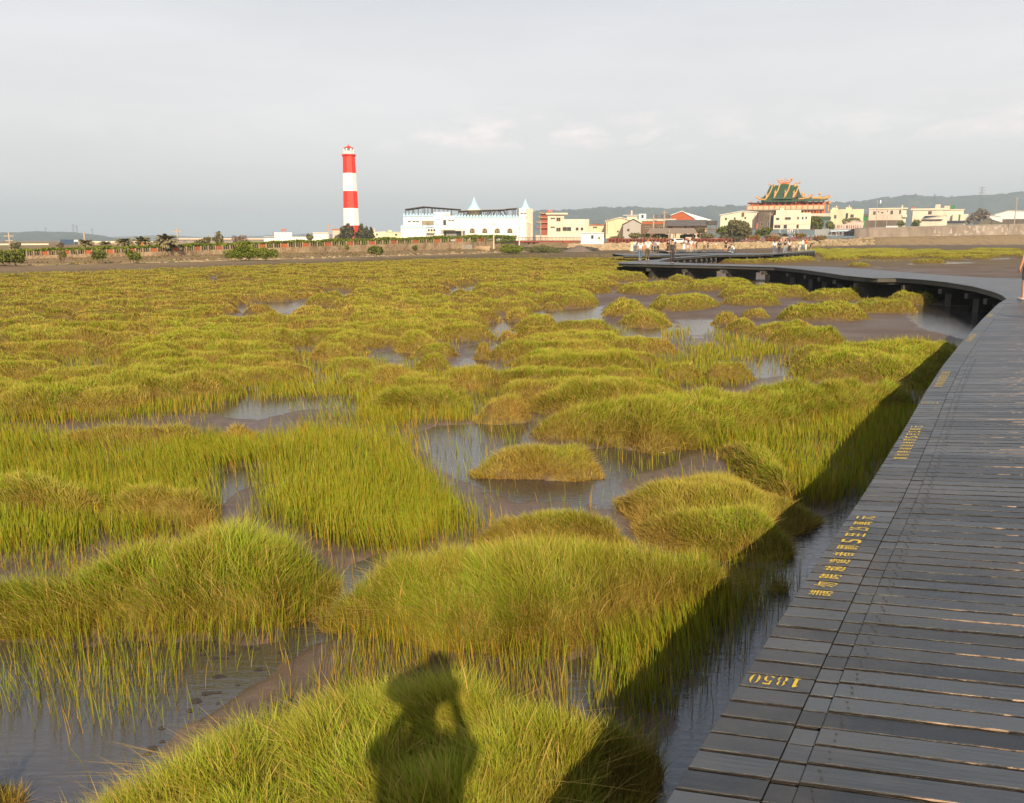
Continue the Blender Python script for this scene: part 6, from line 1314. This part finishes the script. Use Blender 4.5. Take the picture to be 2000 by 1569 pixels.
for u, nm in [(1268,'white'),(1272,'orange'),(1277,'orange'),(1283,'blue'),(1290,'pink'),(1296,'dark'),(1303,'white'),(1331,'blue'),(1336,'white'),(1219,'yellow')]:
    Y = rail_y(u); x = (u-1000)/F*Y*CT; zg = float(land_h(np.array([x]), np.array([Y]))[0][0]); o = crowd(nm, u, 475, Y, 'by the shore near the open pavilion', 'people near the pavilion', gcr.uniform(.9,1.1)); o.location.z = zg
for u in (1352,1358,1363,1367,1372,1377,1382,1387): crowd('cap', u, 475, rail_y(u), 'standing behind the fence right of the pavilion', 'people in white hats right of the pavilion', .9)
for i, u in enumerate(np.linspace(1547,1604,12)): crowd('lblue', u, 468.5-.03*(u-1547), 238, 'in the pale blue row above the railing', 'row of people in pale blue')
for u in (1539,1543,1547,1551,1558): crowd('robe', u, 458-(u%3), 255, 'on the raised terrace before the cream house', 'people in white on the terrace', 1.1)
crowd('yellow', 1630, 447.6, 376, 'at the left end of the sea wall walkers', 'people walking on the sea wall', 1.3)
for u in (1635,1638.5,1643,1648,1653,1655,1659,1663,1667,1671,1675,1680,1686): crowd('blue', u, 447.6, 376, 'walking on top of the sea wall', 'people walking on the sea wall', 1.3)
for u in (1625,1632,1638,1644,1649,1655,1661): crowd('dark' if int(u)%2 else 'lblue', u, 461, 365, 'below the blue and white awnings', 'people under the awnings', 1.3)
# ---------------------------------------------------------------- grass blades
def grass_mat(name, base, mid, tip, dryc):
    m, t = newmat(name); h, rn, dr = t.attr('ht'), t.attr('rn'), t.attr('dr')
    g = t.ramp(h, [(.08,base),(.5,mid),(.95,tip)]); pos = t.n('ShaderNodeNewGeometry').outputs['Position']
    g = t.mix(t.math('MULTIPLY', t.noise(.55, 3, pos), .55), g, tuple(x*.55 for x in mid))
    hv = t.n('ShaderNodeHueSaturation'); t.l(t.math('ADD', t.math('MULTIPLY', rn, .055), .474), hv.inputs['Hue']); t.l(t.math('ADD', t.math('MULTIPLY', rn, .6), .72), hv.inputs['Value']); t.l(g, hv.inputs['Color'])
    col = t.mix(dr, hv.outputs[0], dryc)
    d = t.n('ShaderNodeBsdfDiffuse'); t.l(col, d.inputs[0]); tr = t.n('ShaderNodeBsdfTranslucent'); t.l(col, tr.inputs[0]); mx = t.n('ShaderNodeMixShader'); mx.inputs[0].default_value = .22
    t.l(d.outputs[0], mx.inputs[1]); t.l(tr.outputs[0], mx.inputs[2])
    gl = t.n('ShaderNodeBsdfGlossy', Roughness=.45); m2 = t.n('ShaderNodeMixShader'); m2.inputs[0].default_value = .015; t.l(mx.outputs[0], m2.inputs[1]); t.l(gl.outputs[0], m2.inputs[2])
    o = t.n('ShaderNodeOutputMaterial'); t.l(m2.outputs[0], o.inputs[0]); return m
M_grass = grass_mat('cord grass', (.25,.115,.025), (.225,.26,.013), (.53,.55,.05), (.52,.33,.085))
M_sedge = grass_mat('sedge', (.16,.14,.015), (.175,.225,.010), (.38,.43,.025), (.52,.29,.04))
class Blades:
    def __init__(s): s.V = []; s.T = []; s.Q = []; s.h = []; s.r = []; s.d = []; s.n = 0
    def add(s, x, y, z, L, w, lx, ly, dr, nseg, rn=None, g=RNG, hs=None):
        N = len(x)
        if not N: return
        rn = g.uniform(0,1,N) if rn is None else rn; az = g.uniform(0, math.pi, N); sx, sy = np.cos(az)*w/2, np.sin(az)*w/2; K = 2*nseg+1
        P = np.empty((N,K,3)); h = np.empty((N,K)); l2 = lx*lx+ly*ly; up = 1/np.sqrt(1+l2*.9)
        for i in range(nseg+1):
            f = i/nseg; cx, cy = x+lx*L*f**1.7, y+ly*L*f**1.7; cz = z+L*up*(f-.10*l2*f*f)
            if i < nseg:
                ww = (1-.35*f); P[:,2*i] = np.stack([cx-sx*ww,cy-sy*ww,cz],1); P[:,2*i+1] = np.stack([cx+sx*ww,cy+sy*ww,cz],1); h[:,2*i] = h[:,2*i+1] = f
            else: P[:,2*i] = np.stack([cx,cy,cz],1); h[:,2*i] = 1
        h = h if hs is None else h*hs[:,None]
        b = s.n+np.arange(N)[:,None]*K
        for i in range(nseg-1): s.Q.append(np.concatenate([b+2*i,b+2*i+1,b+2*i+3,b+2*i+2],1))
        s.T.append(np.concatenate([b+K-3,b+K-2,b+K-1],1)); s.V.append(P.reshape(-1,3)); s.h.append(h.ravel()); s.r.append(np.repeat(rn,K)); s.d.append(np.repeat(dr,K)); s.n += N*K
    def mesh(s, name, m):
        return np_mesh(name, np.concatenate(s.V), np.concatenate(s.Q) if s.Q else None, np.concatenate(s.T), m, {'ht':np.concatenate(s.h),'rn':np.concatenate(s.r),'dr':np.concatenate(s.d)}, False)
def lod(D): return 3 if D < 9 else 2 if D < 28 else 1
def grow(B, i, cover):
    P, H, dry, lean, lab = CL[i]; b = CBB[i]; cy = max((b[2]+b[3])/2, 2.6); D = math.hypot((b[0]+b[1])/2, cy)*.92+.3; D = max(D, 3.2)
    kf = min(1, max(0, (D-5)/14)); w = max(.0033, (.52 if D < 25 else .8)*D/814); Lm = H*(.37-.10*kf); el = math.sin(math.atan(2.5/D)); rho = cover*max(el,.05)/(Lm*w*.64)
    A = (b[1]-b[0])*(b[3]-b[2]); n = int(min(A*rho, 160000)); x = RNG.uniform(b[0]-.02, b[1]+.02, n); y = RNG.uniform(b[2]-.02, b[3]+.02, n)
    wob = (fbm(x*2.2, y*2.2, 2, i+40)-.5)*min(.24, .3*min(b[1]-b[0], b[3]-b[2])); s = sdf(P, x, y)+wob; k = (s > -.01) & (y > 1.2); x, y, s, wob = x[k], y[k], s[k], wob[k]
    if not len(x): return
    n = len(x); e = .02; gxn = (sdf(P, x+e, y)-sdf(P, x-e, y))/(2*e); gyn = (sdf(P, x, y+e)-sdf(P, x, y-e))/(2*e)
    edge = np.exp(-np.maximum(s,0)/.14)*.38; z = dome(i, np.maximum(s-wob,0), x, y)
    f1 = fbm(x*1.3+7, y*1.3, 3, 60+i%7)-.5; f2 = fbm(x*1.3, y*1.3+9, 3, 70+i%7)-.5; sc = 1 if D < 20 else .8
    lx = lean[0]+f1*.8*sc-gxn*edge+RNG.normal(0,.36,n); ly = lean[1]+f2*.7*sc-gyn*edge+RNG.normal(0,.32,n)
    t1 = vnoise(x*7+i, y*7, 3)-.5; t2 = vnoise(x*7, y*7+i, 4)-.5; t3 = vnoise(x*5+3, y*5, 6); cl_ = max(.25, 1-D/25); lx = lx+t1*1.0*cl_; ly = ly+t2*.9*cl_
    L = (.7+.6*t3)*Lm*RNG.uniform(.5,1.12,n)*(.72+.28*np.clip(s/.25,0,1))*(.62+.95*(fbm(x*2.8,y*2.8,3,33)))
    patch = fbm(x*1.7, y*1.7, 3, 90+i%5); dr = np.clip(RNG.uniform(0,1,n)*.35+(patch-.5)*1.3+(dry-.5)*.8+.2*np.exp(-np.maximum(s,0)/.1), 0, .92)
    dr = np.where(RNG.uniform(0,1,n) < .10+.15*dry, np.maximum(dr,.7), dr*(.4+.15*kf+.5*np.exp(-np.maximum(s,0)/(.2+.01*D))))
    st = RNG.uniform(0,1,n) < .06; lx = np.where(st, lx*2.2+RNG.normal(0,.5,n), lx); L = np.where(st, L*1.25, L); dr = np.where(st, .95, dr)
    tf = vnoise(x*6+i, y*6, 8); rt = np.clip(.55*RNG.uniform(0,1,n)+.75*tf-.15, 0, 1); wf = np.where(RNG.uniform(0,1,n) < .12, 1.8, 1.0)
    B.add(x, y, z-.02, L, w*wf*RNG.uniform(.7,1.3,n), lx, ly, dr, lod(D), rn=rt, hs=(.40+.1*kf)+(.60-.1*kf)*np.clip((s-.02)/(.20+.008*D),0,1))
big = Blades()
for i in range(len(CL)):
    D = math.hypot((CBB[i][0]+CBB[i][1])/2, (CBB[i][2]+CBB[i][3])/2); cov = 30 if D < 9 else 26 if D < 22 else 20
    if CL[i][4]:
        B = Blades(); grow(B, i, cov); o = link('grass_tussock', B.mesh('grass_tussock', M_grass)); tag(o, CL[i][4], 'tussock', 'grass tussocks standing apart on the mud')
    else: grow(big, i, cov)
tag(link('marsh_grass', big.mesh('marsh_grass', M_grass)), kind='stuff')
# upright sedge growing out of the water, with stray stems in the pools
sed = Blades()
def scatter(x0, x1, y0, y1, rho, fn, Lr, dryk, D):
    n = int((x1-x0)*(y1-y0)*rho); x = RNG.uniform(x0,x1,n); y = RNG.uniform(y0,y1,n); k = RNG.uniform(0,1,n) < fn(x,y); x, y = x[k], y[k]; n = len(x)
    if not n: return
    inc = np.zeros(n, bool)
    for c, b in zip(CL, CBB):
        if b[1] < x0 or b[0] > x1 or b[3] < y0 or b[2] > y1: continue
        q = (x > b[0]) & (x < b[1]) & (y > b[2]) & (y < b[3])
        if q.any(): inc[q] |= sdf(c[0], x[q], y[q]) > .06
    x, y = x[~inc], y[~inc]; n = len(x)
    if not n: return
    w = max(.0042, (.6 if D < 25 else .9)*D/814); z = np.full(n, -.03); f = fbm(x*.9, y*.9, 3, 77); pt = fbm(x*.5, y*.5, 2, 55)
    L = RNG.uniform(Lr[0], Lr[1], n)*(.7+.6*pt); lx = (f-.5)*.5-.06+RNG.normal(0,.10,n); ly = (fbm(x*.9+5,y*.9,3,78)-.5)*.4+RNG.normal(0,.10,n)
    dr = np.where(RNG.uniform(0,1,n) < dryk*(.6+.9*pt), RNG.uniform(.4,.9,n), RNG.uniform(0,.22,n)); sed.add(x, y, z, L, w*RNG.uniform(.7,1.3,n), lx, ly, dr, lod(D))
def pool_in(x, y, grow_=0):
    r = np.zeros_like(x)-9
    for p, b in zip(POOLS, PBB):
        q = (x > b[0]-.5) & (x < b[1]+.5) & (y > b[2]-.5) & (y < b[3]+.5)
        if q.any(): r[q] = np.maximum(r[q], sdf(p, x[q], y[q]))
    return r
def walkgap(x, y):
    """open water strip along the boardwalk edge"""
    d = NL[-1]-NL[0]; d = d/np.linalg.norm(d); return -(d[0]*(y-NL[0][1])-d[1]*(x-NL[0][0]))
SEDGE.append((gp([(780,840),(1040,826),(1045,870),(940,905),(930,968),(1230,1000),(1225,1015),(900,985),(830,910)]), .07)); SEDGE.append((gp([(1180,880),(1370,868),(1300,915),(1215,945)]), .08))
for poly, dens in SEDGE:
    b = (poly[:,0].min(),poly[:,0].max(),poly[:,1].min(),poly[:,1].max()); yb = b[2]
    while yb < b[3]:
        y1 = min(yb*1.25, b[3]); D = max((yb+y1)/2, 3.4); w = max(.0042, .6*D/814); el = math.sin(math.atan(2.6/D)); rho = 9.5*el/(.36*w*.64)*dens*(1.3 if D < 12 and dens == 1.0 else 1)
        sp = dens < .3
        def fn(x, y, sp=sp, D=D):
            s = sdf(poly, x, y); pi = np.maximum(np.maximum(pool_in(x, y), pool_in(x*1.07, y*1.07)), pool_in(x*1.14, y*1.14)); k = np.clip(.5+s/.5, 0, 1)*(s > -.25)
            if not sp: k = k*np.clip(.5-pi/(.05*D), .0 if dens != .55 else .25, 1)
            return k*np.clip((fbm(x*.8,y*.8,3,5)-.22)*3.4, .25, 1)*sstep(-.1,-.5,walkgap(x,y))
        scatter(b[0]-.2, b[1]+.2, yb, y1, rho, fn, (.16,.32) if sp else ((.2,.37) if D < 11 else (.15,.28)), .2, D); yb = y1
# thinner sedge everywhere else in the near and middle marsh
yb = 3.0
while yb < 60:
    y1 = min(yb*1.2, 60); D = (yb+y1)/2; w = max(.0042, .75*D/814); el = math.sin(math.atan(2.6/D)); rho = (2.6 if D < 13 else 1.0)*el/(.3*w*.64); X = D*.68
    def fn(x, y):
        pi = np.maximum(np.maximum(pool_in(x, y), pool_in(x*1.06, y*1.06)), pool_in(x*1.11, y*1.11)); mf = np.maximum(sdf(MUDFLAT, x, y), sdf(MUDFLAT, x*1.1, y*1.1)); k = np.clip(.35-pi/.3, .012, 1)*np.clip(.5-mf/1.0, .0, 1); c = np.clip((fbm(x*.45,y*.45,3,15)-.38)*5, .04, 1)
        return k*c*sstep(-.2,-1.0,walkgap(x,y))
    scatter(-X, min(X, 22), yb, y1, rho, fn, (.14,.28) if D < 25 else (.14,.24), .35, D); yb = y1
tag(link('sedge', sed.mesh('sedge', M_sedge)), kind='stuff')
# short carpet of grass on the far flats
car_ = Blades()
def carpet(u0, u1, n, seed, fn, y0=45, y1=190):
    y = np.exp(RNG.uniform(math.log(y0), math.log(y1), n)); u = RNG.uniform(u0,u1,n); x = (u-1000)/F*y*CT; uu = u; sy = np.interp(uu, TAB[:,0], TY); k = (RNG.uniform(0,1,n) < fn(x,y,u,sy)); x, y = x[k], y[k]; n = len(x)
    w = np.maximum(.05, 1.1*y/814); z = ground(x, y)[0]
    car_.add(x, y, z-.03, RNG.uniform(.10,.26,n)*np.clip(1.6-y/90,.45,1), w, RNG.normal(-.1,.5,n), RNG.normal(0,.4,n), np.clip(RNG.uniform(0,.7,n)+.5*(fbm(x*.12,y*.07,3,4)-.5), 0, .9), 1)
carpet(-150, 1290, 60000, 1, lambda x,y,u,sy: (y < sy*.80)*np.clip((fbm(x*.12,y*.07,3,21)-.40)*5,0,1)*np.clip((sy*.84-y)/14,.05,1)*np.clip((y-50)/30,.15,1))
carpet(1250, 1420, 6000, 3, lambda x,y,u,sy: (y < sy*.8)*(y > 66)*.6)
carpet(1590, 2150, 40000, 2, lambda x,y,u,sy: np.clip((y-98)/18,0,1)*np.clip((230-y)/60,0,1)*np.clip((fbm(x*.06,y*.03,3,8)-.33)*6,0,1), 60, 240)
tag(link('far_grass', car_.mesh('far_grass', M_grass)), kind='stuff')
# floating scum, shells and drift on the pools
mb = MB(); g = random.Random(2)
for p, b in zip(POOLS, PBB):
    if b[2] > 5.2 or b[1] > 2: continue
    for _ in range(int(60*(b[1]-b[0])*(b[3]-b[2]))):
        x, y = g.uniform(b[0],b[1]), g.uniform(b[2],b[3])
        if y < 2.5 or inpoly(p, x, y) < .02 or vnoise(np.array([x*1.3]), np.array([y*1.3]), 4)[0] < .55: continue
        s = g.uniform(.004,.018)*(1+y/14); n = 7; P = [(x+s*(1+g.uniform(-.4,.4))*math.cos(a)*1.7, y+s*(1+g.uniform(-.4,.4))*math.sin(a), .003) for a in [2*math.pi*i/n for i in range(n)]]
        mb.add(P+[(x,y,.010)], [(i,(i+1)%n,n) for i in range(n)], True)
tag(mb.build('mud_crusts', mat('dark mud flecks', (.05,.038,.03), .6, .3, 8)), kind='stuff')
mb = MB()
for u, v in ((1296,886),(1552,1003),(1232,1541)):
    p = at(u, v, .02); mb.ball((p.x,p.y,.03), .012,.009,.006,6,4)
tag(mb.build('shells', M_white), kind='stuff')
# ---------------------------------------------------------------- sky, sun, camera
EL, AZ = R(28.5), R(5.5)
sd = Vector((-math.sin(AZ)*math.cos(EL), math.cos(AZ)*math.cos(EL), -math.sin(EL)))
L = bpy.data.lights.new('sun', 'SUN'); L.energy = SUN; L.angle = R(.6); L.color = (1,.82,.57); so = bpy.data.objects.new('sun', L); COL.objects.link(so); so.rotation_euler = sd.to_track_quat('-Z','Y').to_euler(); so.location = (0,-30,40)
W = bpy.data.worlds.new('World'); S.world = W; W.use_nodes = True; t = NT(W.node_tree)
sk = t.n('ShaderNodeTexSky'); sk.sky_type = 'NISHITA'; sk.sun_disc = False; sk.sun_elevation = EL; sk.sun_rotation = math.atan2(-sd.x, -sd.y); sk.air_density = 1.2; sk.dust_density = 3.0; sk.ozone_density = 1.0
tc = t.n('ShaderNodeTexCoord').outputs['Generated']; sx = t.n('ShaderNodeSeparateXYZ'); t.l(tc, sx.inputs[0]); zc = sx.outputs[2]
veil = t.ramp(zc, [(.0,(.60,.62,.63)),(.07,(.65,.65,.65)),(.14,(.69,.665,.665)),(.2,(.68,.66,.66)),(.28,(.61,.615,.64)),(.42,(.40,.44,.52)),(1,(.22,.27,.36))])
sc = t.n('ShaderNodeVectorMath', operation='SCALE'); sc.inputs['Scale'].default_value = VEIL; t.l(veil, sc.inputs[0])
wisp = t.noise(1.6, 5, t.mapv(tc, (1,1,5.5)), .6); wisp = t.math('MULTIPLY', t.math('SUBTRACT', wisp, .5), .35)
# a low broken bank of pinkish cloud
cl = t.noise(15, 7, t.mapv(tc, (1,1,2.6)), .62); band = t.math('MULTIPLY', t.ramp(zc, [(.095,(0,0,0)),(.118,(1,1,1)),(.135,(.7,.7,.7)),(.165,(0,0,0))]), t.ramp(sx.outputs[0], [(.0,(0,0,0)),(.1,(.2,.2,.2)),(.3,(0,0,0))])) if False else t.ramp(zc, [(.098,(0,0,0)),(.116,(1,1,1)),(.132,(.6,.6,.6)),(.158,(0,0,0))])
cm2 = t.math('MULTIPLY', t.math('MULTIPLY', t.math('SUBTRACT', cl, .46), 5.0), t.math('MULTIPLY', band, t.ramp(t.math('ADD', sx.outputs[0], .5), [(.28,(.12,.12,.12)),(.41,(1,1,1)),(.66,(1,1,1)),(.75,(.5,.5,.5)),(1,(.6,.6,.6))]))); cm2.node.use_clamp = True
base = t.mix(.86, sk.outputs[0], sc.outputs[0])
wv = t.n('ShaderNodeVectorMath', operation='SCALE'); t.l(base, wv.inputs[0]); t.l(t.math('ADD', wisp, 1.0), wv.inputs['Scale'])
pk = t.n('ShaderNodeCombineXYZ'); pk.inputs[0].default_value = 1.10*VEIL; pk.inputs[1].default_value = .93*VEIL; pk.inputs[2].default_value = .88*VEIL
fin = t.mix(t.math('MULTIPLY', cm2, .55), wv.outputs[0], pk.outputs[0])
bg = t.n('ShaderNodeBackground', Strength=.1); t.l(fin, bg.inputs[0]); o = t.n('ShaderNodeOutputWorld'); t.l(bg.outputs[0], o.inputs[0])
cam = bpy.data.cameras.new('camera'); co = bpy.data.objects.new('viewpoint', cam); COL.objects.link(co); co.location = (0,0,EYE); co.rotation_euler = (R(90)-TH, 0, 0)
cam.sensor_width = 36; cam.sensor_fit = 'HORIZONTAL'; cam.lens = 36*F/2000; cam.clip_end = 30000; cam.clip_start = .1; S.camera = co
S.view_settings.view_transform = 'Standard'; S.view_settings.look = 'None'; S.view_settings.exposure = EXPO; S.view_settings.gamma = 1
S.cycles.max_bounces = 6; S.cycles.diffuse_bounces = 2; S.cycles.glossy_bounces = 2; S.cycles.transmission_bounces = 3; S.cycles.volume_bounces = 0; S.cycles.use_denoising = True; S.cycles.use_adaptive_sampling = True
